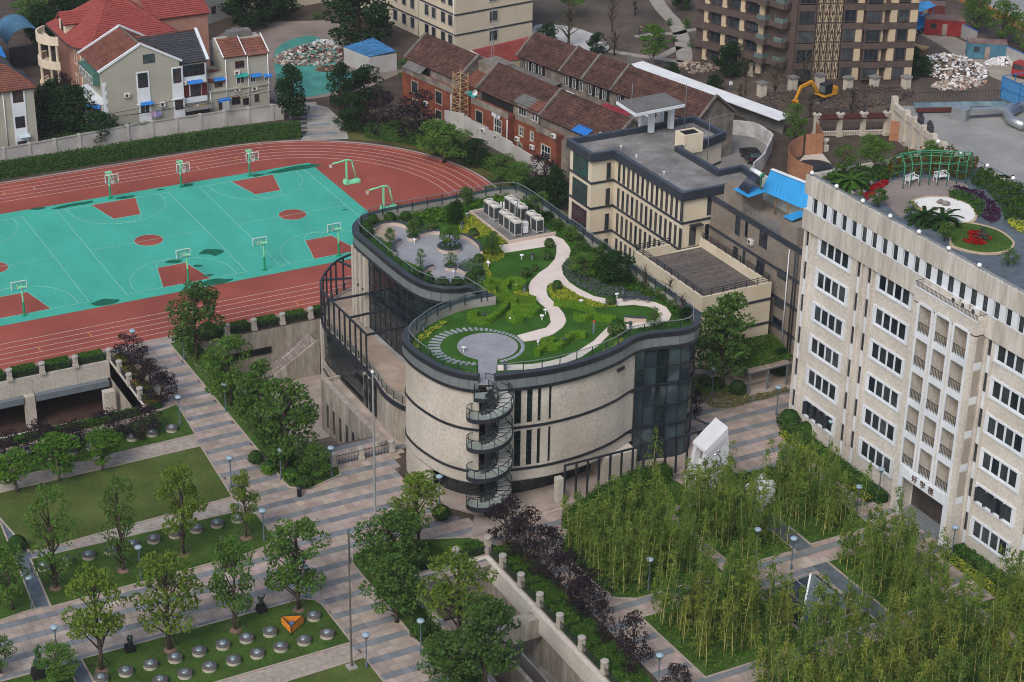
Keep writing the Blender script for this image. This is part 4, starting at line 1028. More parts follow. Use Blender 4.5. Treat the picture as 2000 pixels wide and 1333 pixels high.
# framed window groups
fm_ = MB(); GW, GH = 5.35,2.12
for a in ((-GW/2,0,-GW/2+.24, GH),(GW/2-.24,0, GW/2, GH),(-GW/2+.24,0, GW/2-.24,.20),(-GW/2+.24, GH-.2, GW/2-.24, GH)): fm_.box(a[0],-.12, a[1], a[2],.05, a[3])
for i in range(5):
 x = -GW/2+.36+(GW-.72)*i/4; fm_.box(x-.13,-.05,.2, x+.13,.0, GH-.2)
fm_.box(-GW/2+.24,-.045,.2, GW/2-.24,.0,.34)
fm_ = fm_.mesh('window_group', m_whitew)
bk = MB(); bk.box(-.46,-.012,.34,.46,-.006, GH-.2);
for x in (-.46,-.02,.42): bk.box(x,-.04,.34, x+.05,-.012, GH-.2)
bk.box(-.46, -.04, 1.35, .46, -.013, 1.40); bk = bk.mesh('casement', [m_glassw])
def group(yc, zt, opened=False):
 o = link('window_group', fm_, cb, (XB-52, yc+95, zt-GH), NX)
 for i in range(4):
  x = -GW/2+.36+(GW-.72)*(i+.5)/4; c = link('casement', bk, o, (x, 0, 0))
  if opened:
   q = MB(); q.box(0, -.46, .4, .03, 0, GH-.25); l_ = q.mesh('open_sash', m_dframe); link('open_sash', l_, o, (x-.42, -.02, 0), -.25)
FL = [21.95-3.6*k for k in range(6)]
for yc in (-79.8,-89.15,-105.95,-116.6):
 for k, z in enumerate(FL): group(yc, z,(k == 5 and yc == -79.8) or (k == 4 and yc == -105.95))
# narrow slots: window, white panel, window ...
for ys in (-75.5,-83.85,-85.5,-102.75,-110.2,-111.6):
 for k, z in enumerate(FL):
  mb = MB(); mb.box(XB-.02, ys-.27, z-3.6, XB+.01, ys+.27, z-1.85); mb.build('spandrel_panel', m_whitew, cb)
  window(cb,(XB, ys, z-1.85), NX,.5,1.85, cols=1, rows=2)
 for s in (-.42, .42): mb = MB(); mb.box(XB-.22, ys+s-.14, 0, XB+.01, ys+s+.14, 21.86); mb.build('pilaster', m_pebl, cb)
# entrance bay with balconies
mb = MB(); BY0, BY1 = -102.1,-93.6
cols = [(-96.3,-94.4),(-98.8,-96.8),(-101.3,-99.3)]
ed = [BY1]+[v for c in cols for v in (c[1], c[0])]+[BY0]
for i in range(0, len(ed),2): mb.box(XBAY, ed[i+1],4.3, XB, ed[i],22.0)
mb.box(XBAY, -94.6, 0, XB, BY1, 4.3); mb.box(XBAY, BY0, 0, XB, -101.1, 4.3); mb.build('bay_wall', m_pebl, cb)
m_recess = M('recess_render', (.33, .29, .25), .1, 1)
for c in cols:
 yc = (c[0]+c[1])/2
 for e in c: mb = MB(); mb.box(XBAY-.08, e-.12, 5.3, XBAY+.02, e+.12, 22.2); mb.build('bay_frame', m_whitew, cb)
 for k in range(5):
  z = 22.0-3.45*k; zb = z-2.75
  mb = MB(); mb.box(XBAY-.03, c[0]+.12, zb-.7, XBAY+.3, c[1]-.12, zb); mb.build('balcony_front', m_whitew, cb)
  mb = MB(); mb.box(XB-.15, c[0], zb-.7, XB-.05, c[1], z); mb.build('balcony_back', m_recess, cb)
  window(cb,(XB-.15, yc-.3, zb+.1), NX,1.0,2.2, cols=2)
  mb = MB(); mb.bar((XBAY+.02, c[0]+.1, zb+.95),(XBAY+.02, c[1]-.1, zb+.95),.05)
  for i in range(9): y_ = c[0]+.15+(c[1]-c[0]-.3)*i/8; mb.bar((XBAY+.02, y_, zb),(XBAY+.02, y_, zb+.95),.035)
  mb.build('balcony_railing', m_dark, cb)
 mb = MB(); mb.box(XBAY-.07, c[0]-.1, 21.95, XBAY+.03, c[1]+.1, 22.2); mb.build('bay_frame', m_whitew, cb)
# side return openings of the bay (white)
for k in range(5):
 z = 22.0-3.45*k; mb = MB(); mb.box(XBAY+.25, BY0-.02, z-3.45, XB-.25, BY0+.0, z-2.75); mb.build('balcony_front', m_whitew, cb)
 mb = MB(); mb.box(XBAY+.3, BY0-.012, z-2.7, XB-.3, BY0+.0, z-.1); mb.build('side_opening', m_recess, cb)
# entrance: white surround, sign panel, dark doorway and steps
mb = MB(); mb.box(XBAY-.12, -94.95, 0, XBAY+.1, -94.45, 5.35); mb.box(XBAY-.12, -101.45, 0, XBAY+.1, -100.95, 5.35); mb.box(XBAY-.12, -100.95, 4.15, XBAY+.1, -94.95, 5.35); mb.build('entrance_surround', m_whitew, cb)
mb = MB(); mb.box(XB-.02, -100.95, 0, XB-.01, -94.95, 4.15); mb.build('doorway', M('dim_hall', (.055, .045, .04), .4, .6), cb)  # flat panel, the dimness of the hall inside is put into its colour
mb = MB()
for k in range(5): mb.box(XB-1.3+.26*k,-100.95,.0, XB-1.04+.26*k,-94.95,.15*(k+1))
mb.build('entrance_steps', m_grey, cb)
txt = ' 好学楼 '
for i in range(5):
 yc = -95.55-1.2*i
 p_ = MB(); p_.box(-.5,-.03,0,.5,0,.9); p_.box(-.5,-.06,0,-.44,-.03,.9); p_.box(.44,-.06,0,.5,-.03,.9); p_.box(-.44,-.06,0,.44,-.03,.06); p_.box(-.44,-.06,.84,.44,-.03,.9)
 sp_ = link('sign_panel', p_.mesh('sign_panel', m_whitew), cb, (XBAY-.12-52, yc+95, 4.3), NX)
 if txt[i] != ' ':
  cu = bpy.data.curves.new('sign_character', 'FONT'); cu.body = txt[i]; cu.size = .8; cu.align_x = 'CENTER'; cu.extrude = .03
  to = bpy.data.objects.new('sign_curve', cu); COL.objects.link(to); bpy.context.view_layer.update()
  tm = bpy.data.meshes.new_from_object(to.evaluated_get(bpy.context.evaluated_depsgraph_get())); bpy.data.objects.remove(to); tm.materials.clear(); tm.materials.append(M('brown_letter', (.07, .035, .015), .1, 2))
  to = link('sign_character', tm, sp_, (0, -.065, .16)); to.rotation_euler = (math.pi/2, 0, 0)
# top floor balcony with air conditioners
mb = MB(); mb.box(XBAY, BY0, 21.9, XU, BY1, 23.5); mb.build('balcony_block', m_pebl, cb)
mb = MB(); mb.box(XBAY-.06, BY0-.06, 23.35, XBAY+.06, BY1+.06, 23.5); mb.build('balcony_edge', m_whitew, cb)
mb = MB(); mb.path([(XU, BY1,23.95),(XBAY, BY1,23.95),(XBAY, BY0,23.95),(XU, BY0,23.95)],.04)
for i in range(48): y_ = BY0+(BY1-BY0)*i/47; mb.bar((XBAY, y_,23.5),(XBAY, y_,23.95),.03)
mb.build('balcony_railing', m_dark, cb)
for i, (y_, lb) in enumerate(((-98.3, 'left of three'), (-99.6, 'middle of three'), (-101.0, 'right of three'))):
 acunit((XU-.15, y_, 23.52), NX, 'white air conditioner, %s on the top floor balcony above the entrance' % lb, 'air conditioners on the top balcony')
# roof garden of the block
ZG = 27.0; z6 = sub(3.702,1520,160)
def eg(pts, z=ZG): return [G2(*z6(*q), z) for q in pts]
def esheet(nm, pts, mt, h, sm=True):
 q = eg(pts); q = spline(q,3, True) if sm else q
 mb = MB(); mb.prism(q, ZG-.02, ZG+h,0, bottom=False); return mb.build(nm, mt, cb)
m_brickp = M('brick_paving', (.25, .21, .19), .15, .5, fine=.25, fscale=5)
m_wgrav = M('white_gravel', (.72, .71, .68), .05, 1, fine=.12, fscale=8)
m_rim = M('sandstone_edge', (.42, .33, .22), .12, 2)
l_red = leafmat('red_flower', (.48, .012, .02), (.30, .01, .015), .1, scale=2)
l_plum = leafmat('plum_leaf', (.045, .018, .045), (.09, .035, .075), .2)
l_rust = leafmat('rust_leaf', (.16, .10, .025), (.06, .10, .02), .2, scale=.9)
esheet('brick_terrace', [(650,870),(740,790),(800,735),(890,702),(1080,698),(1290,722),(1375,765),(1240,790),(1235,845),(1000,850),(950,880),(930,960),(880,975),(830,930),(770,885)], m_brickp, .03)
esheet('gravel_bed_rim', [(955,870),(1080,832),(1260,842),(1400,895),(1440,960),(1415,1020),(1320,1042),(1230,1040),(1140,1000),(1020,930)], m_rim, .10)
esheet('white_gravel_bed', [(980,872),(1090,844),(1250,852),(1380,900),(1422,960),(1400,1008),(1320,1028),(1240,1026),(1150,988),(1040,920)], m_wgrav, .13)
esheet('lawn_rim', [(1262,1030),(1400,1022),(1590,1072),(1695,1145),(1705,1195),(1630,1245),(1480,1252),(1320,1222),(1235,1175)], m_rim, .09)
esheet('roof_lawn', [(1275,1042),(1400,1035),(1580,1082),(1678,1150),(1688,1190),(1620,1230),(1480,1240),(1330,1210),(1255,1170)], m_lawn, .12)
def ecarpet(nm, pts, h, dens, size, mt, seed): return carpet(nm, eg(pts), ZG, h, dens, size, mt, seed, parent=cb)
ecarpet('red_flower_bed', [(605,820),(650,800),(660,760),(720,735),(790,722),(803,742),(730,785),(690,835),(640,858)], .4, 120, .2, l_red, 31)
ecarpet('red_flower_bed', [(1328,1160),(1370,1090),(1440,1085),(1520,1110),(1548,1150),(1480,1192),(1390,1188)], .45, 120, .2, l_red, 32)
ecarpet('plum_hedge', [(1230,780),(1330,770),(1430,800),(1530,860),(1605,935),(1605,1000),(1540,1032),(1455,992),(1510,930),(1500,880),(1400,825),(1300,797)], .7, 100, .22, l_plum, 33)
ecarpet('shrub_bed', [(1230,795),(1300,800),(1400,830),(1490,885),(1500,930),(1450,990),(1425,960),(1380,895),(1240,850)], .6, 80, .25, l_mid, 34)
ecarpet('shrub_bed', [(1390,735),(1450,630),(1600,680),(1777,760),(1777,1000),(1640,1010),(1600,900),(1500,800),(1410,760)], .8, 60, .3, l_mid, 35)
ecarpet('lime_shrub', [(1650,1010),(1777,1010),(1777,1100),(1690,1070)], .5, 80, .25, l_yel, 36)
ecarpet('climber_bed', [(830,560),(1000,520),(1130,510),(1260,540),(1445,590),(1430,660),(1380,720),(1290,715),(1080,690),(880,690),(805,715),(785,640)], 1.5, 55, .3, l_rust, 37)
ecarpet('shrub_bed', [(320,700),(480,630),(640,610),(800,630),(800,715),(700,735),(640,770),(600,815),(540,800)], .9, 60, .3, l_mid, 38)
# pipe rail and globe lamps
mb = MB(); mb.tube([(XU+.2, YS,27.75),(XU+.2, YN+.1,27.75),(61.3, YN+.1,27.75),(61.3, YS,27.75)],.05,5)
for y_ in np.arange(YN,-112,-1.9): mb.bar((XU+.2, y_,27.45),(XU+.2, y_,27.75),.05); mb.bar((61.3, y_,27.0),(61.3, y_,27.75),.05)
mb.build('roof_railing', m_steel, cb)
def globe():
 t = thing('globe_lamp', 'x', 'lamp'); b = MB(); b.lathe([(.05, 0), (.05, .2)], n=6); b.build('stem', m_greym, t)
 b = MB(); b.lathe([(.02, .15), (.16, .22), (.22, .36), (.16, .50), (.02, .57)], n=12); b.build('globe', M('globe_white', (.8, .8, .78), .02, 1, rough=.3), t); return t
g0 = globe(); ORD = ['first', 'second', 'third', 'fourth', 'fifth', 'sixth', 'seventh', 'eighth', 'ninth', 'tenth', 'eleventh', 'twelfth', 'thirteenth', 'fourteenth', 'fifteenth', 'sixteenth', 'seventeenth', 'eighteenth', 'nineteenth', 'twentieth']
for i,(a, b) in enumerate([(247,640),(423,745),(613,848),(812,957),(1020,1068),(1235,1186),(1458,1308)]):
 p = GX(*z6(a, b), XU+.2); put(g0 if i == 0 else copy_tree(g0), (XU+.2, p[1], 27.5), 0, 'white globe lamp, %s from the far corner along the block front parapet' % ORD[i], 'globe lamps on the roof parapets')
for i,(a, b) in enumerate([(1153,463),(1322,535),(1512,610),(1700,690)]):
 p = GX(*z6(a, b), 61.3); put(copy_tree(g0), (61.3, p[1], 27.4), 0, 'white globe lamp, %s from the left on the rear roof railing' % ORD[i], 'globe lamps on the roof parapets')
# garden arbour of green hoops, benches, stones, cycads
m_grn = M('green_metal', (.04, .22, .12), .15, 2, rough=.5)
ab = thing('garden_arbour', 'curved green metal arbour of hoops behind two white benches on the block roof', 'arbour', (*G2(*z6(1100, 720), ZG), ZG))
A_in = eg([(900,775),(955,760),(1020,755),(1085,750),(1150,755),(1215,760),(1285,745),(1350,735)]); A_out = eg([(830,705),(890,690),(960,680),(1080,670),(1160,672),(1250,680),(1330,690),(1390,705)])
tops = []
for p, q in zip(A_in, A_out):
 pts = []
 for t in np.linspace(0,1,9):
  e = 2.3+.75*math.sin(math.pi*t); x, y = p[0]+(q[0]-p[0])*t, p[1]+(q[1]-p[1])*t; pts.append((x, y, ZG+e))
 mb = MB(); mb.tube([(*p, ZG)]+pts+[(*q, ZG)], .055, 5); mb.build('hoop', m_grn, ab); tops.append(pts)
for k in (0,2,4,6,8):
 mb = MB(); mb.tube([t[k] for t in tops], .04, 4); mb.build('ring_bar', m_grn, ab)
for zz in (.6, 1.3): mb = MB(); mb.tube([(*q, ZG+zz) for q in A_out], .03, 4); mb.build('ring_bar', m_grn, ab)
def white_bench(p, rz, lb):
 t = thing('garden_bench', lb, 'bench', p, rz, 'white benches on the block roof')
 b = MB()
 for k in range(4): b.box(-.75,-.22+.13*k,.42,.75,-.12+.13*k,.46)
 b.build('seat', m_white, t, True)
 b = MB(); b.box(-.75,.26,.85,.75,.31,.92)
 for i in range(9): b.bar((-.7+.175*i,.28,.46),(-.7+.175*((i+4) % 9),.30,.86),.03)
 b.build('backrest', m_white, t, True)
 for x in (-.7,.7):
  b = MB(); b.bar((x, -.24, 0), (x, -.24, .66), .05); b.bar((x, .28, 0), (x, .28, .85), .05); b.bar((x, -.24, .66), (x, .28, .66), .05); b.build('leg', m_white, t, True)
white_bench((*G2(*z6(965, 735), ZG), ZG+.03), .25, 'white ornate bench under the left half of the arbour'); white_bench((*G2(*z6(1177, 715), ZG), ZG+.03), -.1, 'white ornate bench under the right half of the arbour')
def rock_mesh(seed, r=.5):
 bm_ = __import__('bmesh').new(); __import__('bmesh').ops.create_icosphere(bm_, subdivisions=2, radius=r); g = random.Random(seed)
 ax = [Vector((g.uniform(-1,1), g.uniform(-1,1), g.uniform(-1,1))).normalized() for _ in range(9)]
 for v in bm_.verts:
  for a in ax:
   d = v.co.dot(a)-r*g.uniform(.62,.66)
   if d > 0: v.co -= a*d
  v.co.z *= .8
 me = bpy.data.meshes.new('rock'); bm_.to_mesh(me); bm_.free(); me.materials.append(M('rock_grey', (.21, .20, .18), .3, 3, fine=.3, fscale=5)); return me
RK = [rock_mesh(i) for i in range(4)]
for i, (a, b, s_, lb) in enumerate([(1165,875,.85,'tallest, at the back of the white gravel'),(1205,890,1.0,'broad, beside the tallest on the white gravel'),(1130,925,.8,'low, at the left of the white gravel'),(1235,940,.85,'at the right, by the cycads'),(575,800,.75,'left of the red flowers'),(620,795,.6,'touching the red flower bed'),(540,805,.7,'by the parapet near the palm'),(672,735,.7,'above the red flower bed')]):
 o = link('garden_rock', RK[i % 4], None, (*G2(*z6(a, b+10), ZG), ZG+.25*s_), i*1.3, s_); tag(o, 'grey garden rock %s' % lb, 'rock', 'rocks in the block roof garden')
# cream school building (L shaped) with deck terrace
cr = thing('cream_school', 'cream school building with dark cornice and rows of tall slit windows', 'building', (52, -38, 0))
HC = 14.4
z2 = sub(2.8983,1050,180)
ROOF = [(45.6,-24.7),(54.6,-24.9),(56.0,-24.9),(64.2,-24.3),(64.55,-31.2),(59.5,-33.0),(56.7,-33.1),(56.7,-41.5),(60.1,-41.4),(59.6,-46.1),(48.67,-46.1),(48.67,-30.8),(45.6,-30.7)]
wl = offset(ccw(ROOF),.38, True)
mb = MB(); mb.prism(wl, 0, 13.4, 0); mb.build('wall', m_cream, cr)
m_corn = M('navy_cornice', (.026, .034, .05), .15, .6, rough=.45, spec=.5)
m_felt = M('roof_felt', (.27, .265, .255), .25, .35, fine=.3, fscale=3, stain=(.6, .6, .6), sscale=.4)
cc_ = ccw(ROOF)
mb = MB(); mb.band(cc_, 0, .55, 13.35, HC, closed=True); mb.build('cornice', m_corn, cr)
mb = MB(); mb.band(cc_, -.03, .35, HC, HC+.05, closed=True); mb.build('cornice_cap', M('navy_cap', (.05, .062, .085), .15, .6, rough=.5), cr)
mb = MB(); mb.prism(offset(cc_, .5, True), 13.3, 13.75, 0); mb.build('roof', m_felt, cr)
for z in (10.5,7.2,3.9):
 mb = MB(); mb.band(wl, -.10, 0, z-.13, z+.13, closed=True); mb.build('storey_band', m_corn, cr)
xw = 48.67+.38
for z0 in (10.7,7.4,4.1,.8):
 for i in range(14):
  y_ = -31.7-1.07*i
  window(cr,(xw, y_, z0), NX,.48,2.45, cols=1, rows=3, gm=m_curt if RND.random() < .5 else m_glassw, fm=m_dframe)
 window(cr,(47.9,-31.08, z0),0,.55,2.4, cols=1, rows=3)
 w_ = window(cr, (45.98, -27.7, z0-.1), NX, 3.6, 2.6, cols=7, rows=3, gm=m_glassg if z0 > 6 else m_glassw, fm=m_dframe if z0 > 6 else M('dark_red_frame', (.06, .025, .028), .1, 2))
yf = -46.1+.38
for (a, b, w1, zb, h) in ((970,660,.55,10.9,2.3),(1033,650,1.1,10.9,2.4),(957,800,.55,7.6,2.2),(1020,790,1.1,7.55,2.4),(875,825,.9,7.5,2.3)):
 p = GY(*z2(a, b), yf); window(cr,(p[0], yf, zb),0, w1, h, cols=1 if w1 < 1 else 2, rows=3)
for (a, b) in ((890,755),(1035,730)):
 p = GY(*z2(a, b), yf); mb = MB(); mb.box(p[0]-.8, yf-.7, 10.05, p[0]+.8, yf, 10.15); mb.build('door_canopy', m_dark, cr)
mb = MB(); p = GY(*z2(1060,860), yf); mb.box(p[0]-1.2, yf-1.3,7.3, p[0]+1.5, yf,7.45); mb.path([(p[0]-1.2, yf-1.3,8.4),(p[0]+1.5, yf-1.3,8.4)],.05)
for i in range(14): mb.bar((p[0]-1.2+.2*i, yf-1.3,7.45),(p[0]-1.2+.2*i, yf-1.3,8.4),.03)
mb.build('balcony', m_dark, cr)
# roof bits
mb = MB(); mb.box(57.2, -33.1, 13.3, 59.9, -31.0, 15.6); mb.build('tank_wall', m_cream, cr); mb = MB(); mb.box(57.45, -32.85, 15.6, 59.65, -31.25, 15.62); mb.build('tank_top', m_black, cr)
mb = MB(); mb.band([(57.2, -33.1), (59.9, -33.1), (59.9, -31.0), (57.2, -31.0)], .0, .28, 15.6, 15.7, closed=True); mb.build('tank_rim', m_cream, cr)
for i,(a, b) in enumerate([(472,318),(560,372),(715,466),(795,300),(917,400)]):
 p = G2(*z2(a, b+10), 13.75); mb = MB(); mb.tube([(*p, 13.75), (*p, 14.3)], .06, 6); mb.tube([(p[0]-.2, p[1], 14.3), (p[0]+.2, p[1], 14.3)], .06, 6); mb.build('vent_pipe', m_white, cr)
for i,(a, b) in enumerate([(525,235),(828,235),(958,425)]):
 p = G2(*z2(a, b), 13.75); mb = MB(); mb.tube([(*p, 13.7), (*p, 20.2)], .045, 5); mb.build('lightning_rod', m_greym, cr)
# roof pavilion on white columns
pv = thing('roof_pavilion', 'flat grey canopy on white columns standing on the cream school roof', 'pavilion', (57.5, -25.5, 13.9))
PVZ = 17.6; pq = [G2(*z2(a, b), PVZ) for a, b in [(445,55),(555,125),(835,70),(720,5)]]
mb = MB(); mb.prism(pq, PVZ-.35, PVZ, 0); mb.build('roof', m_whitew, pv); mb = MB(); mb.prism(offset(ccw(pq), .15, True), PVZ, PVZ+.12, 0); mb.build('roof_top', M('grey_felt', (.15, .145, .14), .15, .5, fine=.2, fscale=3), pv)
for a, b in [(641,228),(752,205),(588,205),(695,180)]:
 p = G2(*z2(a, b), 13.9); mb = MB(); mb.box(p[0]-.3, p[1]-.3, 13.9, p[0]+.3, p[1]+.3, PVZ-.36); mb.build('column', m_whitew, pv)
# deck terrace
dt = thing('deck_terrace', 'cream terrace wing with a grey timber deck and black railings on top', 'terrace', (47, -53, 0))
DX0, DX1, DY0, DY1 = 42.55,51.65,-60.3,-46.2
mb = MB(); mb.box(DX0, DY0, 0, DX1, DY1+.1, 7.4); mb.build('wall', m_cream, dt)
mb = MB(); mb.box(DX0, DY0, 7.4, DX0+.3, DY1, 8.5); mb.box(DX0+.3, DY0, 7.4, DX1, DY0+.3, 8.5); mb.box(DX1-.3, DY0+.3, 7.4, DX1, DY1, 8.5); mb.box(DX0+.3, DY1-.25, 7.4, 47.2, DY1, 8.5); mb.build('parapet', m_cream, dt)
for z in (6.6,3.7,.9+.1):
 mb = MB(); mb.band([(DX0, DY1), (DX0, DY0), (DX1, DY0), (DX1, DY1)], -.10, 0, z-.12, z+.12); mb.build('storey_band', m_corn, dt)
bd = MB(); wbd = .235; L_ = DX1-DX0-.62
for i in range(int((DY1-DY0-.6)/wbd)):
 y_ = DY0+.42+wbd*i
 if i == 0: bd.box(-L_/2, -wbd/2+.012, 0, L_/2, wbd/2-.012, .05); bdm = bd.mesh('deck_board', m_wood)
 link('deck_board', bdm, dt, ((DX0+DX1)/2-47, y_+53, 7.42))
rl = [(47.2, DY1-.1),(DX0+.15, DY1-.1),(DX0+.15, DY0+.15),(DX1-.15, DY0+.15),(DX1-.15, DY1-.1)]
mb = MB()
for z in (8.75,9.0,9.25): mb.path([(*p, z) for p in rl],.06,.06)
for p in resample(rl,1.5): mb.bar((*p,8.45),(*p,9.25),.07)
mb.build('railing', m_dark, dt)
window(dt,(47.7, DY0,1.3),0,1.6,1.6, cols=2)
# brown stucco block behind with blue sheet roof
bs = thing('stucco_block', 'brown stucco block with dark drainpipes and a blue metal roof shelter', 'building', (58, -60, 0))
m_stuc = M('brown_stucco', (.27, .235, .20), .12, .5, fine=.3, fscale=5, stain=(.75, .73, .7), sscale=.3)
XS = 52.7
mb = MB(); mb.box(XS, -80, 0, 62, -46.2, 13.4); mb.build('wall', m_stuc, bs)
for z, h in ((13.3,.3),(9.7,.13),(6.4,.13),(3.0,.13)):
 mb = MB(); mb.box(XS-.14, -80, z-h, XS+.05, -46.2, z+h); mb.build('storey_band', m_corn, bs)
for (a, b, w1, h) in [(1275,880,1.5,1.9),(1258,1040,1.5,1.9),(1180,820,.5,2.0),(1165,980,.5,1.8),(1130,810,.9,2.4),(1118,960,.9,1.8)]:
 p = GX(*z2(a, b), XS); window(bs,(XS, p[1], p[2]), NX, w1, h, cols=2 if w1 > 1 else 1, rows=2)
for (a, b) in [(1382,1060),(1367,1222),(1355,1330)]:
 p = GX(*z2(a, b), XS); window(bs,(XS, p[1], p[2]), NX,1.7,1.1, cols=2)
for (a, m_) in ((1425, m_whitew),(1460, m_dark),(1475, m_dark)):
 p = GX(*z2(a, 1000), XS); mb = MB(); mb.tube([(XS-.2, p[1], .3), (XS-.2, p[1], 12.9)], .08 if m_ is m_dark else .06, 6, ); mb.build('drainpipe', m_, bs)
p = GX(*z2(1212, 860), XS); acunit((XS, p[1], p[2]), NX, 'white air conditioner on the brown stucco wall near the small balcony')
# rooftop shelter: low walls, room, blue roofs
mb = MB(); mb.box(XS+.1, -52.0, 13.4, 55.6, -48.4, 16.0); mb.build('rooftop_room', m_stuc, bs)
mb = MB(); mb.box(XS+.1, -62.6, 13.4, XS+2.3, -59.6, 15.6); mb.build('rooftop_room', m_stuc, bs)
mb = MB(); mb.box(57.5, -63, 13.4, 57.8, -49, 16.2); mb.build('back_wall', M('pale_room', (.42, .45, .42), .15, 1), bs)
mb = MB()
for z in (13.9,14.35,14.7): mb.bar((XS+.15,-52, z),(XS+.15,-59.6, z),.05)
for i in range(24): mb.bar((XS+.15,-52-.33*i,13.5),(XS+.15,-52-.33*i,14.7),.035)
mb.build('railing', m_steel, bs)
for y_ in (-54, -56.3, -58.6): mb = MB(); mb.tube([(56.0, y_, 13.4), (56.0, y_, 15.9)], .07, 6); mb.build('post', M('rust_post', (.25, .14, .07), .2, 3), bs)
m_blue = M('blue_sheet', (.035, .30, .62), .06, .6, rough=.45, stain=(.88, .9, .92))
def sheet_roof(nm, A, B, C, D, mt, parent, n, rib=.05, t=.06):
 """ribbed sheet roof A-B eave, D-C upper edge"""
 A, B, C, D = map(Vector,(A, B, C, D)); mb = MB()
 nz = (B-A).cross(D-A).normalized(); nz = nz if nz.z > 0 else -nz
 mb.add([tuple(p) for p in (A, B, C, D)]+[tuple(p-nz*t) for p in (A, B, C, D)],[(0,1,2,3),(7,6,5,4),(0,4,5,1),(1,5,6,2),(2,6,7,3),(3,7,4,0)])
 o = mb.build(nm, mt, parent)
 for i in range(n+1):
  p, q = A+(B-A)*i/n, D+(C-D)*i/n; r = MB(); r.bar(tuple(p+nz*rib*.5), tuple(q+nz*rib*.5), .09, rib); r.build('standing_seam', mt, o)
 return o
zb = 16.0; e1, e2 = G(*z2(1270,560),15.8), G(*z2(1530,675),15.8); r1, r2 = G(*z2(1325,440),17.6), G(*z2(1530,520),17.6)
e2 = (e1[0]+(e2[0]-e1[0])*1.25, e1[1]+(e2[1]-e1[1])*1.25,15.8); r2 = (r1[0]+(r2[0]-r1[0])*1.3, r1[1]+(r2[1]-r1[1])*1.3,17.6)
sheet_roof('blue_roof', e1, e2, r2, r1, m_blue, bs, 14)
b1 = (r1[0]+2.2, r1[1]+.2,16.4); b2 = (r2[0]+2.2, r2[1],16.4)
sheet_roof('blue_roof', r1, r2, b2, b1, m_blue, bs, 14)
mb = MB(); mb.bar(tuple(np.array(r1)+(0, 0, .08)), tuple(np.array(r2)+(0, 0, .08)), .5, .06); mb.build('ridge_cap', m_white, bs)
sheet_roof('blue_roof', G(*z2(1110, 552), 16.1), G(*z2(1195, 597), 16.1), G(*z2(1290, 565), 16.4), G(*z2(1210, 520), 16.4), m_blue, bs, 5)
sheet_roof('blue_roof', G(*z2(1390, 705), 15.9), G(*z2(1440, 730), 15.9), G(*z2(1530, 690), 16.3), G(*z2(1490, 672), 16.3), m_blue, bs, 4)
# solar heater on the small roof
sh = thing('solar_heater', 'tilted solar water heater with a white tank on the small blue roof', 'solar heater', G(*z2(1200, 560), 16.2))
x_, y_, z_ = sh.location
mb = MB(); mb.add([(x_-.9, y_-.9, z_+.2), (x_-.9+.0, y_+.9, z_+.2), (x_+.7, y_+.9, z_+1.9), (x_+.7, y_-.9, z_+1.9)], [(0, 1, 2, 3)]); mb.build('backing', m_dark, sh)
for i in range(12):
 yy = y_-.83+.15*i; mb = MB(); mb.tube([(x_-.9, yy, z_+.27), (x_+.7, yy, z_+1.97)], .055, 5); mb.build('glass_tube', M('solar_tube', (.03, .04, .07), .2, 2, rough=.2, spec=.6), sh)
mb = MB(); mb.tube([(x_+.8, y_-1.0, z_+2.1), (x_+.8, y_+1.0, z_+2.1)], .27, 12); mb.build('tank', m_white, sh)
mb = MB(); mb.tube([(x_+.8, y_-1.03, z_+2.1),(x_+.8, y_-1.13, z_+2.1)],.275,12); mb.tube([(x_+.8, y_+1.03, z_+2.1),(x_+.8, y_+1.1, z_+2.1)],.275,12)
for s in (-.8,.8): mb.bar((x_+.9, y_+s, z_),(x_+.8, y_+s, z_+1.9),.06)
mb.build('stand', m_grn, sh)
# tiled roofs
m_tile = M('red_brown_tile', (.150, .072, .054), .40, 1.6, fine=.5, fscale=4, rough=.85, orand=.4, stain=(.55, .55, .58), sscale=.5)
m_tiler = M('bright_red_tile', (.30, .065, .055), .12, .8, fine=.15, fscale=4, rough=.7, orand=.10)
m_tilec = M('clay_tile', (.20, .080, .055), .25, .8, fine=.25, fscale=4, rough=.8, orand=.15)
m_tiled = M('dark_tile', (.055, .058, .066), .2, .9, fine=.25, fscale=4, rough=.8, orand=.2)
def tiled(nm, parent, A, B, C, D, mt, step=.36, lift=.11, cols=0):
 """roof slope A-B eave, D-C ridge: each course of tiles is a raised strip; cols adds down-slope ribs"""
 A, B, C, D = map(Vector,(A, B, C, D)); n = max(3, int(((D-A).length+(C-B).length)/2/step))
 nz = (B-A).cross(D-A).normalized(); nz = nz if nz.z > 0 else -nz
 mb = MB(); mb.add([tuple(p) for p in (A, B, C, D)]+[tuple(p-nz*.18) for p in (A, B, C, D)],[(0,1,2,3),(7,6,5,4),(0,4,5,1),(1,5,6,2),(2,6,7,3),(3,7,4,0)])
 o = mb.build(nm, mt, parent)
 for i in range(n):
  a, b, c, d = A+(D-A)*i/n, B+(C-B)*i/n, B+(C-B)*(i+1.02)/n, A+(D-A)*(i+1.02)/n
  q = MB(); q.add([tuple(p) for p in (a+nz*lift, b+nz*lift, c+nz*.01, d+nz*.01, a, b)], [(0, 1, 2, 3), (4, 5, 1, 0)]); q.build('tile_course', mt, o)
 if cols:
  q = MB()
  for i in range(cols+1):
   p, r = A+(B-A)*i/cols, D+(C-D)*i/cols; q.bar(tuple(p+nz*.07), tuple(r+nz*.07),.10,.05)
  q.build('tile_rib', mt, o)['kind'] = 'stuff'
 return o
m_brick = M('red_brick', (.25, .075, .042), .25, 1.2, fine=.35, fscale=5, rough=.9, stain=(.55, .5, .5), sscale=.5)
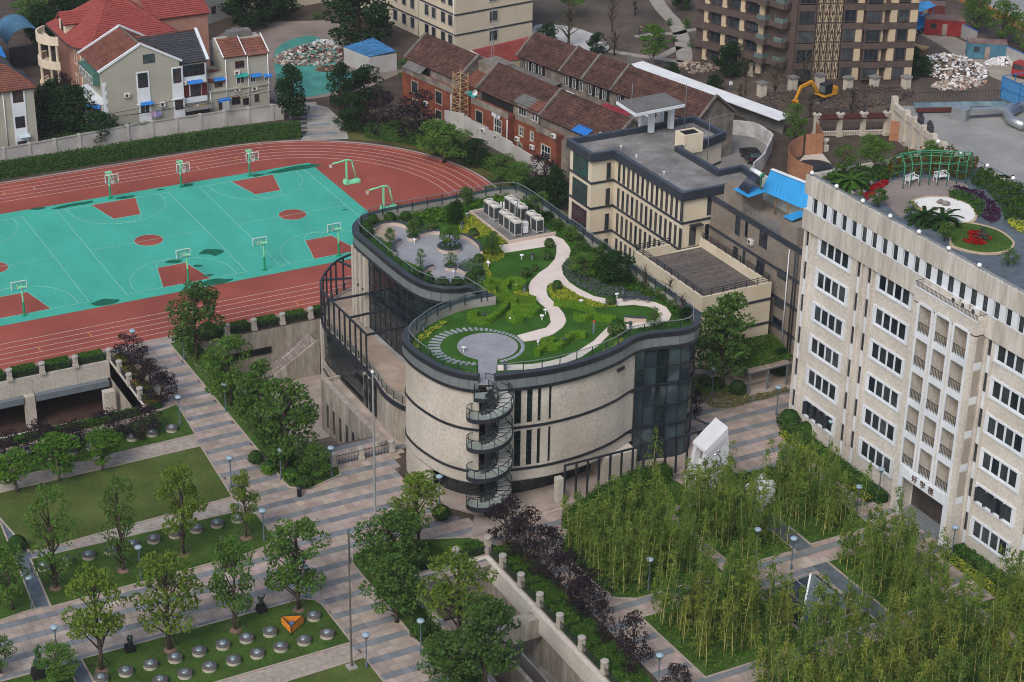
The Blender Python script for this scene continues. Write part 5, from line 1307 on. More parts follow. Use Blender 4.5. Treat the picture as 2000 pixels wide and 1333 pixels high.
m_rend = M('dirty_render', (.25, .22, .185), .3, .8, fine=.2, fscale=4, stain=(.5, .5, .5), sscale=.6)
m_fire = M('fire_wall', (.14, .125, .11), .3, .8, fine=.2)
m_sage = M('sage_render', (.36, .355, .30), .05, .3, rough=.9, stain=(.87, .86, .85))
m_corr = M('grey_sheet', (.15, .145, .14), .2, 1, fine=.15)
m_bawn = M('blue_awning', (.02, .16, .50), .15, 1, rough=.5)
m_tawn = M('teal_awning', (.02, .28, .25), .15, 1, rough=.5)
zB = sub(4.348,780,60); zH = sub(4.9375,160,30); zV = sub(5.553,0,0); zT = sub(5,1400,0); zR = sub(6.06,1700,0)
class Fr:
 """local frame of a building: s along the front, t inward, z up"""
 def __init__(f, o, ang): f.o = o; f.d = (math.cos(ang), math.sin(ang)); f.n = (-math.sin(ang), math.cos(ang)); f.rz = ang
 def __call__(f, s, t, z): return (f.o[0]+f.d[0]*s+f.n[0]*t, f.o[1]+f.d[1]*s+f.n[1]*t, z)
 def p2(f, s, t): return f(s, t,0)[:2]
 def hit(f, u, v, t=0.):
  """(s, z) where a survey ray meets the plane t"""
  d = _ray(u, v); n3 = np.array([f.n[0], f.n[1],0]); o = np.array([*f(0, t,0)]); k = ((o-CAM)@n3)/(d@n3); p = CAM+d*k
  return ((p[0]-f.o[0])*f.d[0]+(p[1]-f.o[1])*f.d[1], p[2])
 def box(f, mb, s0, s1, t0, t1, z0, z1, m=0):
  P_ = [f(s, t, z) for z in (z0, z1) for (s, t) in ((s0, t0),(s1, t0),(s1, t1),(s0, t1))]
  return mb.add(P_,[(0,3,2,1),(4,5,6,7),(0,1,5,4),(1,2,6,5),(2,3,7,6),(3,0,4,7)], m)
def fbox(F, nm, mt, par, *a): mb = MB(); F.box(mb, *a); return mb.build(nm, mt, par)
def gable(F, nm, mt, par, s0, s1, t0, t1, z0, zr, tr=None):
 """house body with gable ends at s0 and s1"""
 tr = (t0+t1)/2 if tr is None else tr
 v = [F(s, t, z) for s in (s0, s1) for (t, z) in ((t0,0),(t1,0),(t1, z0),(tr, zr),(t0, z0))]
 mb = MB(); mb.add(v,[(0,4,3,2,1),(5,6,7,8,9),(0,1,6,5),(1,2,7,6),(4,0,5,9),(2,3,8,7),(3,4,9,8)]); return mb.build(nm, mt, par)
def awning(F, par, s, z, w, mt, t=0., d=.7):
 a, b, c, e = F(s-w/2, t, z), F(s+w/2, t, z), F(s+w/2, t-d, z-.3), F(s-w/2, t-d, z-.3)
 mb = MB(); mb.add([a, b, c, e]+[(x, y, zz-.06) for x, y, zz in (a, b, c, e)], [(0, 1, 2, 3), (7, 6, 5, 4), (0, 4, 5, 1), (1, 5, 6, 2), (2, 6, 7, 3), (3, 7, 4, 0)]); return mb.build('awning', mt, par)
def fwin(F, par, zoom, a, b, w, h, t=0., **k):
 s, z = F.hit(*zoom(a, b), t); return window(par, F(s, t, z), F.rz, w, h, **k)
# red brick terrace (front row): three houses in one row
FA = Fr((51.5,33.1), math.atan2(-.984,.176))
br = thing('brick_terrace', 'long red brick terrace with brown tiled roofs and balconies facing the track', 'terraced houses', FA(21, 3.6, 0))
for s0, s1, zr in ((-.6,12.4,9.9),(17.0,31.2,10.0),(31.2,46,9.9)):
 gable(FA, 'wall', m_rend, br, s0+.02, s1-.02, .25, 7.0, 6.9, zr-.15)
 tiled('roof', br, FA(s0, -.25, 6.95), FA(s1, -.25, 6.95), FA(s1, 3.6, zr), FA(s0, 3.6, zr), m_tile, .42, cols=int((s1-s0)/.45))
 tiled('roof', br, FA(s1, 7.4, 6.95), FA(s0, 7.4, 6.95), FA(s0, 3.6, zr), FA(s1, 3.6, zr), m_tile, .42)
 mb = MB(); mb.tube([FA(s0, 3.6, zr+.05), FA(s1, 3.6, zr+.05)], .13, 6); mb.build('ridge_tile', m_tile, br)
fbox(FA, 'wall', m_brick, br, 12.4, 17.0, .8, 7.0, 0, 6.6)
tiled('roof', br, FA(12.4, .4, 6.6), FA(17.0, .4, 6.6), FA(17.0, 3.6, 7.9), FA(12.4, 3.6, 7.9), m_tilec, .42)
fbox(FA, 'dormer_room', m_rend, br, 12.6, 16.8, 3.4, 6.8, 6.6, 9.4)
fbox(FA, 'dormer_door', M('pink_door', (.42, .18, .18), .1, 1), br, 15.2, 16.2, 3.32, 3.42, 6.9, 8.9)
for s, z1_ in ((12.4,9.9),(17.0,10.0),(31.2,10.0),(-.6,9.9),(46,9.9)):
 mb = MB()
 for (t0, za, t1, zb_) in ((-.3,7.05,3.6, z1_+.12),(3.6, z1_+.12,7.4,7.05)): mb.bar(FA(s, t0, za), FA(s, t1, zb_),.42,.34)
 mb.build('fire_wall', m_fire, br)
# brick lower fronts with balconies
for s0, s1, t0 in ((-.3,12.2,-1.0),(17.1,25.6,-1.2),(31.6,36.0,-1.0)):
 fbox(FA, 'brick_front', m_brick, br, s0, s1, t0, .24, 0, 5.5)
 fbox(FA, 'balcony_wall', m_rend, br, s0, s1, t0-.06, t0+.14, 5.1, 5.95)
fbox(FA, 'brick_front', m_brick, br, 25.6, 31.5, -.1, .24, 0, 5.0); fbox(FA, 'brick_front', m_rend, br, 36.0, 46, -.1, .24, 0, 5.0)
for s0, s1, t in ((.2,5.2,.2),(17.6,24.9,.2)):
 fbox(FA, 'balcony_shade', m_black, br, s0, s1, t-.0, t+.03, 5.3, 6.7)  # black plate on the wall paints the shade inside the balcony
# shed dormers on the roof
for (s0, s1) in ((25.8,29.0),(29.1,31.0)):
 fbox(FA, 'dormer', m_rend, br, s0, s1, -.1, 2.4, 5.0, 7.6)
 tiled('dormer_roof', br, FA(s0-.1, -.35, 7.6), FA(s1+.1, -.35, 7.6), FA(s1+.1, 2.6, 8.8), FA(s0-.1, 2.6, 8.8), m_corr if s0 < 28 else m_tilec, .5)
window(br, FA(27.4,-.1,5.9), FA.rz,1.7,1.4, cols=3, fm=m_wframe); window(br, FA(29.7,-.1,5.9), FA.rz,.8,1.2, cols=2, fm=m_wframe); window(br, FA(30.5,-.1,5.9), FA.rz,.6,1.1, cols=1, fm=m_wframe)
sheet_roof('lean_to_roof', FA(.3, -1.3, 6.0), FA(4.6, -1.3, 6.0), FA(4.6, .9, 7.4), FA(.3, .9, 7.4), m_corr, br, 8)
m_stone = M('stone_lintel', (.30, .25, .19), .2, 2)
for s, t, z, w, h in ((3.0,-1.0,2.7,1.5,1.7),(9.0,-1.0,2.7,1.5,1.8),(9.0,-1.0,.3,1.4,1.3),(3.2,-1.0,.3,1.4,1.3),(19.0,-1.2,2.7,1.5,1.7),(23.3,-1.2,2.4,1.6,2.0),(19.3,-1.2,.2,1.4,1.2),(23.0,-1.2,.2,1.5,1.4),(27.2,-.1,2.9,.9,1.3),(27.0,-.1,.4,.9,1.3),(29.6,-.1,2.9,.6,1.3),(33.8,-1.0,1.8,1.9,1.8)):
 window(br, FA(s, t, z), FA.rz, w, h, cols=3 if w > 1 else 2, rows=2, surround=m_stone, sw=.14, fm=m_dframe if s < 23 else m_wframe)
for s, z in ((14.2,5.7),(15.4,5.6),(16.2,3.2)): awning(FA, br, s, z,1.1, m_tawn,.8)
window(br, FA(15.6,.8,4.3), FA.rz,1.0,1.3, cols=3, fm=m_wframe)
for s, t in ((25.5, -1.3), (12.1, -1.1)): mb = MB(); mb.tube([FA(s, t, .2), FA(s, t, 5.0)], .07, 6); mb.build('drainpipe', m_white, br)
for i, (s, t, z, lb) in enumerate(((20.2, -1.2, 1.6, 'between the first pair of windows of the middle brick house'), (23.2, -1.2, 1.5, 'under the tall barred window of the middle brick house'), (26.6, -.1, 2.0, 'left of the recessed brick wall'), (29.9, -.1, 1.8, 'high in the recessed brick wall corner'), (26.9, -.1, .2, 'low on the recessed brick wall'), (33.4, -1.0, .9, 'under the white window of the right brick house'), (35.6, -1.0, 5.3, 'on the balcony of the right brick house'), (15.6, .8, 1.9, 'beside the bamboo scaffold'), (6.0, -1.0, 1.6, 'above the dark tree on the left brick house'))):
 acunit(FA(s, t, z), FA.rz, 'white air conditioner %s' % lb)
# satellite dish
for i, (s, t, z, r_, lb) in enumerate(((17.3, -.9, 6.3, .45, 'on the brick terrace balcony corner'),)):
 d_ = thing('satellite_dish', 'white satellite dish %s' % lb, 'satellite dish', FA(s, t, z)); b = MB(); b.lathe([(.05, 0), (.3, .06), (.45, .18)], n=14, cap=False); b.v = [(x, -zz, y+.4) for x, y, zz in b.v]; b.build('dish', m_white, d_, True); b = MB(); b.bar((0, 0, 0), (0, 0, .4), .06); b.build('stand', m_greym, d_, True)
# bamboo scaffold tower
sf = thing('bamboo_scaffold', 'tall bamboo scaffold tower against the red brick terrace', 'scaffold', FA(13.6, -.6, 0))
m_bamp = M('bamboo_pole', (.36, .25, .13), .2, 3)
for s in (12.7,14.4):
 for t in (-1.2, .2): mb = MB(); mb.tube([FA(s, t, 0), FA(s, t, 8.6)], .06, 5); mb.build('pole', m_bamp, sf)
for k in range(10):
 z = .5+.85*k; mb = MB()
 for a, b in (((12.6,-1.2),(14.5,-1.2)),((12.6,.2),(14.5,.2)),((12.7,-1.3),(12.7,.3)),((14.4,-1.3),(14.4,.3))): mb.tube([FA(*a, z), FA(*b, z)],.045,4)
 if k % 2: mb.tube([FA(12.7,-1.2, z), FA(14.4,-1.2, z+.85)],.045,4)
 else: mb.tube([FA(14.4,-1.2, z), FA(12.7,-1.2, z+.85)],.045,4)
 mb.build('ledger', m_bamp, sf)
# roof aerial
ae = thing('roof_aerial', 'tall lattice aerial mast on the brick terrace roof', 'aerial', FA(14.5, 4.4, 9.4))
mb = MB()
for a, b in ((-.3,-.3),(.3,-.3),(0,.3)): mb.tube([(a, b,0),(a*.3, b*.3,4.2)],.04,4)
for k in range(6): z = .5+.6*k; f_ = .3*(1-k*.12); mb.path([(-f_,-f_, z),(f_,-f_, z),(0, f_, z)],.03, closed=True)
mb.build('lattice', m_steel, ae, True); mb = MB(); mb.tube([(0, 0, 4), (0, 0, 9.5)], .035, 4); mb.bar((-1.2, .3, 5.5), (1.2, -.3, 5.6), .04); mb.bar((-.8, -.4, 5.0), (.9, .4, 5.1), .04); mb.build('antenna', m_steel, ae, True)
# small blue shed on the right end of the row
tb = thing('rooftop_shed', 'blue sheeted lean-to with a white unit on the right brick house', 'shed', FA(41.5, -1.0, 6.6))
fbox(FA, 'wall', m_rend, tb, 39.5, 45, -.3, 1.0, 5.0, 6.7)
sheet_roof('blue_sheet_roof', FA(38.6, -.6, 7.2), FA(41.5, -.6, 7.2), FA(41.5, 1.6, 8.1), FA(38.6, 1.6, 8.1), m_bawn, tb, 5)
acunit(FA(43.3, .9, 7.3), FA.rz, 'white air conditioner on the flat roof beside the blue sheeted lean-to')
# laundry
def laundry(F, s, t, z, cols_, lb, w=.5, dep=.8):
 o = thing('laundry_pole', lb, 'laundry', F(s, t, z)); mb = MB()
 a, b = F(s, t, z), F(s+w*len(cols_), t-.1, z); mb.tube([a, b], .03, 4); mb.build('pole', m_steel, o)
 for i, c in enumerate(cols_):
  q = MB(); F.box(q, s+w*i+.05, s+w*i+w*.9, t-.03, t+.03, z-dep*(.7+.3*((i*7) % 3)/2), z-.02); q.build('garment', M('cloth_%d' % (sum(int(k*99) for k in c)), c, .15, 2), o)
laundry(FA, 22.2, -1.5, 5.3, [(.6, .62, .66), (.55, .6, .62), (.3, .33, .4), (.62, .62, .6)], 'white washing hanging from the brick terrace balcony')
# rear terrace row
FB = Fr((67.8,29.1), math.atan2(-.975,.22))
rr = thing('rear_terrace', 'rear row of old terraced houses with brown tiled roofs and cluttered galleries', 'terraced houses', FB(18, 3.5, 0))
zB_ = 9.4
gable(FB, 'wall', m_rend, rr, 0, 37.6, .3, 7.0, 6.4, zB_-.15, 3.4)
tiled('roof', rr, FB(0, -.3, 6.3), FB(38, -.3, 6.3), FB(38, 3.4, zB_), FB(0, 3.4, zB_), m_tile, .42, cols=84)
tiled('roof', rr, FB(38, 7.3, 6.3), FB(0, 7.3, 6.3), FB(0, 3.4, zB_), FB(38, 3.4, zB_), m_tile, .42)
for s in (9.6,14.4,20.5,37.8,0):
 mb = MB(); mb.bar(FB(s, -.4, 6.4), FB(s, 3.4, zB_+.12), .4, .3); mb.bar(FB(s, 3.4, zB_+.12), FB(s, 7.3, 6.4), .4, .3); mb.build('fire_wall', m_fire, rr)
fbox(FB, 'gable_end', m_rend, rr, 37.6, 37.9, .3, 7.0, 0, 6.3)
for s0, s1, m_ in ((1, 6, m_rend), (10, 14, m_whitew), (15, 20, m_rend), (21, 25.6, M('green_board', (.06, .16, .10), .2, 1)), (26.2, 32, m_rend)):
 fbox(FB, 'gallery_front', m_, rr, s0, s1, -1.4, -1.2, 3.2, 4.4); fbox(FB, 'gallery_floor', m_rend, rr, s0, s1, -1.4, .3, 3.0, 3.2); fbox(FB, 'gallery_shade', m_black, rr, s0+.2, s1-.2, .24, .3, 4.3, 6.1)  # the black plate paints the shade at the back of the gallery
 for k in range(3): window(rr, FB(s0+.8+1.5*k,.24,4.4), FB.rz,.8,1.5, cols=2, fm=m_wframe)
for s0, s1 in ((-1,5.2),(5.6,9.5)):
 fbox(FB, 'lean_to', m_rend, rr, s0, s1, -4.6, -.1, 0, 3.6)
 sheet_roof('lean_to_roof', FB(s0-.2, -4.9, 3.6), FB(s1+.2, -4.9, 3.6), FB(s1+.2, .1, 4.6), FB(s0-.2, .1, 4.6), m_corr, rr, 8)
sheet_roof('red_sheet_roof', FB(21.0, -5.0, 3.9), FB(26.5, -5.0, 3.9), FB(26.5, -1.5, 4.9), FB(21.0, -1.5, 4.9), M('crimson_sheet', (.22, .025, .04), .15, 1), rr, 9)
fbox(FB, 'lean_to', m_rend, rr, 21.2, 26.3, -4.7, -1.6, 0, 3.9)
fbox(FB, 'yard_building', m_rend, rr, 27, 36, -5, -1.0, 0, 4.2); sheet_roof('lean_to_roof', FB(27, -5.3, 4.2), FB(36, -5.3, 4.2), FB(36, -.9, 5.2), FB(27, -.9, 5.2), m_corr, rr, 8)
for i in range(3):
 d_ = thing('satellite_dish', 'white satellite dish, %s of three on the rear terrace gallery' % ('left', 'middle', 'right')[i], 'satellite dish', FB(10.0+.9*i, -1.7, 3.9), FB.rz); b = MB(); b.lathe([(.05, 0), (.3, .06), (.5, .2)], n=14, cap=False); b.v = [(x, -zz, y+.4) for x, y, zz in b.v]; b.build('dish', m_white, d_, True); b = MB(); b.bar((0, .1, 0), (0, .1, .4), .06); b.build('stand', m_greym, d_, True)
acunit(FB(13.3, -1.4, 3.0), FB.rz, 'white air conditioner on the rear terrace gallery beside the dishes')
acunit(FB(29, -1.0, 4.6), FB.rz, 'white air conditioner on the rear terrace under the roof pavilion')
# red roofed house between the rows
FRH = Fr(G2(*zB(815,290),4.5), math.radians(10))
rh = thing('red_roof_house', 'low cream house with a bright red tiled roof between the terraces', 'house', FRH(6, 3, 0))
e1, e2, q1, q2 = G(*zB(815,288),4.6), G(*zB(990,245),4.6), G(*zB(1140,40),7.2), G(*zB(600,170),7.2)
tiled('roof', rh, e1, (e2[0]+3, e2[1]+.4, 4.6), (q1[0]+.5, q1[1], 7.2), (q2[0], q2[1], 7.2), m_tiler, .4, cols=24)
mb = MB(); mb.prism([e1[:2], (e2[0]+3, e2[1]+.5), (q1[0]+.5, q1[1]+3), (q2[0], q2[1]+3)], 0, 4.55, 0); mb.build('wall', m_cream, rh)
mb = MB(); mb.bar(e1, q2, .25, .25); mb.build('verge', m_white, rh)
# cream school block at the back
FC = Fr((68.6,51.9), math.radians(7));
cs = thing('school_block', 'cream school block with navy bands and quoined windows at the back of the yard', 'building', FC(8, 8, 0))
m_creamt = M('cream_tile', (.52, .46, .35), .05, .5, fine=.08, fscale=6)
fbox(FC, 'wall', m_creamt, cs, 0, 15.2, 0, 30, 0, 16)
m_quoin = M('grey_quoin', (.33, .32, .30), .1, 2)
FL_ = Fr((68.6,51.9), math.radians(97-180)); FLw = Fr(FC(0,30,0)[:2], math.radians(97-180))
for z in (3.0,6.35,9.7,13.0):
 fbox(FC, 'storey_band', m_corn, cs, -.06, 15.26, -.08, 30, z-.13, z+.13)
for z in (1.0,4.3,7.6,10.9):
 for (a,) in ((7.4,),): window(cs, FC(a,0, z), FC.rz,1.5,1.6, cols=2, rows=2, surround=m_quoin, sw=.16)
 for tt in (1.4,3.5,6.3,8.4,12.8,15.4,18.2,22,25):
  window(cs, FC(0, tt, z), FLw.rz,1.15,1.75, cols=2, rows=2, surround=m_quoin, sw=.14)
for tt in (.3, 10.9, 20.4): mb = MB(); mb.tube([FC(-.12, tt, 0), FC(-.12, tt, 15)], .07, 5); mb.build('drainpipe', m_white, cs)
FE = Fr((47,86), math.radians(7));
fbox(FE, 'wall', m_creamt, cs, 0, 18, 0, 4, 0, 9)
for k in range(5): window(cs, FE(2+3*k,0,3.5), FE.rz,1.3,1.8, cols=2, rows=2, surround=m_quoin)
# brown apartment tower
FT = Fr((107.8,14.9), math.radians(-23)); FTL = Fr((107.8,14.9), math.radians(112))
tw = thing('apartment_tower', 'brown and cream apartment tower under completion with lattice panels', 'building', FT(9, 9, 0))
m_brown = M('brown_cladding', (.085, .062, .055), .12, .6, fine=.1, rough=.6)
m_cpan = M('cream_stone_panel', (.50, .40, .27), .08, .6, fine=.08, orand=.12)
m_lat = M('bronze_lattice', (.045, .03, .026), .1, 2)
mb = MB(); p_ = [FT.p2(.6,.6), FT.p2(19.2,.6), FT.p2(19.2,22), FTL.p2(18,-12), FTL.p2(18,-.3)]
mb.prism(p_, 0, 27, 0); mb.build('wall', m_brown, tw)
for k in range(8):
 z = .9+3.05*k
 # brown floor bands on the right face with stepped bays
 for s0, s1, t0 in ((.5,3.3,-.5),(7.7,10.9,.1),(10.9,14.0,-.5),(14.9,19.3,.0)):
  fbox(FT, 'floor_band', m_brown, tw, s0, s1, t0, t0+1.0, z+2.05, z+3.0 if k else z+3.0)
 fbox(FT, 'floor_band', m_brown, tw, 14.0, 14.9, -.35, 1, z+2.1, z+2.95)
 for s0, s1, t0, c in ((.7,3.2,-.35,3),(7.9,9.7,.25,2),(11.3,13.5,-.3,3),(16.3,17.9,.15,2)):
  window(tw, FT((s0+s1)/2, t0, z+.15), FT.rz, s1-s0,1.9, cols=c, fm=m_brown, gm=m_glassw)
  fbox(FT, 'reveal', m_brown, tw, s0-.12, s0, t0-.05, t0+.9, z, z+2.05); fbox(FT, 'reveal', m_brown, tw, s1, s1+.12, t0-.05, t0+.9, z, z+2.05)
 for s0, s1, t0 in ((9.85,10.85,.2),(13.65,14.1,.0),(15.0,16.1,.1),(18.1,19.3,.1)):
  fbox(FT, 'stone_panel', m_cpan, tw, s0, s1, t0, t0+.6, z+.02, z+2.04)
 # lattice panels
 for i in range(4):
  s0 = 3.5+1.05*i
  fbox(FT, 'stone_panel', m_cpan, tw, s0+.08, s0+.98, .32, .5, z+.1, z+2.95)
  mb = MB()
  for (a, b) in (((.14,.15),(.14,2.9)),((.92,.15),(.92,2.9)),((.38,.15),(.38,2.9)),((.68,.15),(.68,2.9)),((.14,.2),(.53,1.5)),((.92,.2),(.53,1.5)),((.14,2.85),(.53,1.55)),((.92,2.85),(.53,1.55)),((.14,1.5),(.92,1.5))):
   mb.bar(FT(s0+a[0],.26, z+a[1]), FT(s0+b[0],.26, z+b[1]),.06,.06)
  mb.build('lattice_panel', m_lat, tw)
 fbox(FT, 'floor_band', m_brown, tw, 3.4, 7.75, .24, .6, z+2.96, z+3.1)
 for s in (5.7, 9.2, 12.6, 15.9): q = FTL(s, -.12, 0); mb = MB(); mb.obox((q[0], q[1], z+1.03), (.9, .5, 2.0), FTL.rz); mb.build('stone_panel', m_cpan, tw)
 # left face: bands, windows, corner balconies
 mb = MB()
 v0, v1 = FTL(.2,.35,0), FTL(18,.35,0)
 a, b = FTL(1.0,.5,0), FTL(18,.5,0)
 mb.add([(*a[:2], z+2.05), (*b[:2], z+2.05), (*b[:2], z+3.0), (*a[:2], z+3.0), (*FTL(1.0, -1, 0)[:2], z+2.05), (*FTL(18, -1, 0)[:2], z+2.05), (*FTL(18, -1, 0)[:2], z+3.0), (*FTL(1.0, -1, 0)[:2], z+3.0)], [(0, 1, 2, 3), (7, 6, 5, 4), (0, 4, 5, 1), (1, 5, 6, 2), (2, 6, 7, 3), (3, 7, 4, 0)]); mb.build('floor_band', m_brown, tw)
 for i in range(3):
  s = 7.4+3.4*i; window(tw, FTL(s,-.25, z+.1), FTL.rz+math.pi,2.1,1.95, cols=2, fm=m_brown)
  q = FTL(s+1.35, -.1, 0); mb = MB(); mb.box(q[0]-.25, q[1]-.25, z+.6, q[0]+.25, q[1]+.25, z+1.7); mb.build('ac_louver', m_brown, tw)
 for s, dd_ in ((1.2,.9),(4.2,1.3)):
  p = FTL(s, .9, 0); mb = MB(); mb.prism([FTL.p2(s-.2, -.3), FTL.p2(s+.1, dd_), FTL.p2(s+1.7, dd_), FTL.p2(s+2.1, -.3)], z+2.1, z+2.95, 0); mb.build('balcony', m_brown, tw)
  mb = MB(); mb.wall([FTL.p2(s-.1, -.2), FTL.p2(s+.15, dd_-.05), FTL.p2(s+1.65, dd_-.05), FTL.p2(s+2.0, -.2)], z+2.95, z+3.7); mb.build('balcony_glass', m_glassc, tw)
mb = MB(); mb.prism(offset(ccw(p_), -.25, True), 0, .95, 0); mb.build('plinth', m_brown, tw)
# gabled sage house with dark wing
FG = Fr((6.6,38.6),0.0)
gh = thing('gabled_house', 'sage green gabled house with white window panels and a dark tiled wing', 'house', (13, 43, 0))
S0, S1, DEP, ZE, ZP = 0.0,11.4,9.6,9.6,12.6; SM = 5.9
v = [(6.6+s,38.6+t, z) for t in (0, DEP) for (s, z) in ((S0,0),(S1,0),(S1, ZE),(SM, ZP),(S0, ZE))]
mb = MB(); mb.add(v, [(0, 1, 2, 3, 4), (9, 8, 7, 6, 5), (1, 6, 7, 2), (5, 0, 4, 9), (2, 7, 8, 3), (3, 8, 9, 4)]); mb.build('wall', m_sage, gh)
xa, xm, xb, ya, yb = 6.6-.35,6.6+SM,6.6+S1+.2,38.6+.12,38.6+DEP-.12
tiled('roof', gh, (xa, yb, ZE-.1), (xa, ya, ZE-.1), (xm, ya, ZP+.05), (xm, yb, ZP+.05), m_tilec, .95, .05, cols=22)
tiled('roof', gh, (xb, ya, ZE-.1), (xb, yb, ZE-.1), (xm, yb, ZP+.05), (xm, ya, ZP+.05), m_tilec, .95, .05, cols=12)
mb = MB()
for y_ in (38.6,38.6+DEP): mb.bar((6.6-.5, y_, ZE-.05),(xm, y_, ZP+.28),.3,.3); mb.bar((xm, y_, ZP+.28),(xb+.2, y_, ZE),.3,.3)
mb.build('gable_coping', m_whitew, gh); mb = MB(); mb.tube([(xm, ya, ZP+.12), (xm, yb, ZP+.12)], .14, 6); mb.build('ridge_tile', m_fire, gh)
for (a, b, w1, h, fm, pan) in ((648,462,1.7,1.3, m_dframe,0),(592,700,1.5,2.2, m_dframe,1),(612,945,1.4,1.7, m_wframe,1),(630,1165,1.5,1.1, m_rframe,0),(922,655,1.25,2.2, m_rframe,1),(940,912,1.25,2.2, m_rframe,1),(955,1110,1.6,.7, m_rframe,0)):
 p = GY(*zH(a, b),38.6); window(gh, p,0, w1, h, cols=2, rows=2 if fm is m_rframe else 1, fm=fm, surround=None if a == 648 else m_whitew, sw=.2)
 if pan:
  mb = MB(); mb.box(p[0]-w1/2-.2, 38.6-.10, p[2]-2.3, p[0]+w1/2+.2, 38.61, p[2]-.22); mb.build('apron_panel', m_whitew, gh)
  mb = MB(); mb.box(p[0]-w1/2-.35, 38.6-.22, p[2]-2.48, p[0]+w1/2+.35, 38.61, p[2]-2.3); mb.build('apron_sill', m_whitew, gh)
p = GY(*zH(620,850),38.6); awning(FG, gh, p[0]-6.6, p[2]+.3,1.8, m_bawn)
for i in range(14): mb = MB(); mb.box(6.6-.06, 38.6-.06, .5+.62*i, 6.6+(.55 if i % 2 else .35), 38.65, 1.1+.62*i) if .5+.62*i < 7.5 else None; mb.build('quoin', m_whitew, gh) if mb.v else None
# left bay with balconies
for z in (2.2,5.2):
 mb = MB(); q = [(6.6, 39), (5.2, 39.6), (4.6, 41.2), (4.6, 44), (5.2, 45.6), (6.6, 46.2)]; mb.prism(q, z-.6, z+.35, 0); mb.build('bay_balcony', m_whitew, gh)
mb = MB(); mb.prism([(6.6, 39.2), (5.5, 39.8), (5.0, 41.3), (5.0, 44), (5.5, 45.4), (6.6, 46)], 0, 4.6, 0); mb.build('bay', m_whitew, gh)
for (x, y_) in ((5.8,39.55),(5.1,40.7)): window(gh,(x-.05, y_-.1,2.7),-.55 if x > 5.5 else -1.2,.8,1.7, cols=1, fm=m_rframe)
for (x, y_, r_) in ((5.75,39.5,-.5),(5.1,40.7,-1.2)): o = awning(Fr((x-.1, y_-.1), r_), gh,0,4.6,1.2, m_bawn)
mb = MB(); mb.box(5.6, 39.6, 7.3, 6.6, 46.5, 9.0); mb.build('glazed_gallery', M('gallery_green', (.05, .13, .11), .2, 1), gh)
for i in range(4): window(gh,(5.58,40.5+1.6*i,7.5), NX,1.2,1.1, cols=2, fm=m_wframe)
# dark roofed wing
wx0, wx1 = 18.0,22.3
mb = MB(); v = [(x, y_, z) for x in (wx0-1.5, wx1) for (y_, z) in ((39.2,0),(46.5,0),(46.5,9.0),(43.6,12.1),(39.2,9.0))]
mb.add(v, [(0, 4, 3, 2, 1), (5, 6, 7, 8, 9), (0, 1, 6, 5), (1, 2, 7, 6), (4, 0, 5, 9), (2, 3, 8, 7), (3, 4, 9, 8)]); mb.build('wall', m_sage, gh)
tiled('roof', gh, (wx0-3.2, 38.95, 8.95), (wx1, 38.95, 8.95), (wx1, 43.6, 12.15), (wx0-4.8, 43.6, 12.15), m_tiled, .42, cols=12)
tiled('roof', gh, (wx1, 46.8, 8.9), (wx0-2, 46.8, 8.9), (wx0-2, 43.6, 12.15), (wx1, 43.6, 12.15), m_tiled, .42)
mb = MB(); mb.bar((wx1+.1, 38.9, 9.1), (wx1+.1, 43.6, 12.4), .4, .35); mb.bar((wx1+.1, 43.6, 12.4), (wx1+.1, 46.8, 9.1), .4, .35); mb.build('gable_coping', m_whitew, gh)
mb = MB(); mb.tube([(wx0-4.8, 43.6, 12.25), (wx1, 43.6, 12.25)], .14, 6); mb.build('ridge_tile', m_tilec, gh)
mb = MB(); mb.box(18.4, 38.9, 3.0, 22.0, 39.25, 8.6); mb.build('bay', m_whitew, gh)
window(gh,(20.2,38.9,7.0),0,3.2,1.7, cols=4, rows=2); window(gh,(20.3,38.9,3.9),0,1.6,1.8, cols=2, rows=2, fm=m_rframe)
for x in (18.9, 21.6): mb = MB(); mb.box(x-.4, 38.84, 3.9, x+.4, 38.9, 5.8); mb.build('red_shutter', M('maroon_shutter', (.10, .015, .015), .15, 2), gh)
awning(FG, gh,20.2-6.6,6.35,2.2, m_bawn,.3)
sheet_roof('porch_roof', (18.2, 37.4, 2.3), (22.2, 37.4, 2.3), (22.2, 39.0, 2.9), (18.2, 39.0, 2.9), m_corr, gh, 6)
for x in (19,20.4,21.6): window(gh,(x,38.88,.4),0,1.1,1.6, cols=2, fm=m_rframe)
for (x, z, lb) in ((10.0, 5.4, 'left of the upper white window panel'), (15.1, 3.3, 'low right of the middle'), (13.1, .5, 'near the ground'),): acunit((x, 38.6, z), 0, 'white air conditioner %s on the sage gable wall' % lb)
acunit((18.5, 38.9, 5.9), 0, 'dark fronted air conditioner at the corner of the sage house wing')
laundry(FG, 6.5, -.6, 2.9, [(.45, .28, .5), (.5, .35, .55), (.25, .22, .5), (.3, .28, .55)], 'lilac washing hanging from the sage gable house', .4, 1.0)
laundry(FG, 13.0, -.4, 2.9, [(.30, .20, .08), (.55, .5, .42), (.32, .21, .09), (.32, .21, .09), (.33, .22, .1)], 'row of brown cloths drying on the dark roofed wing', .42, .9)
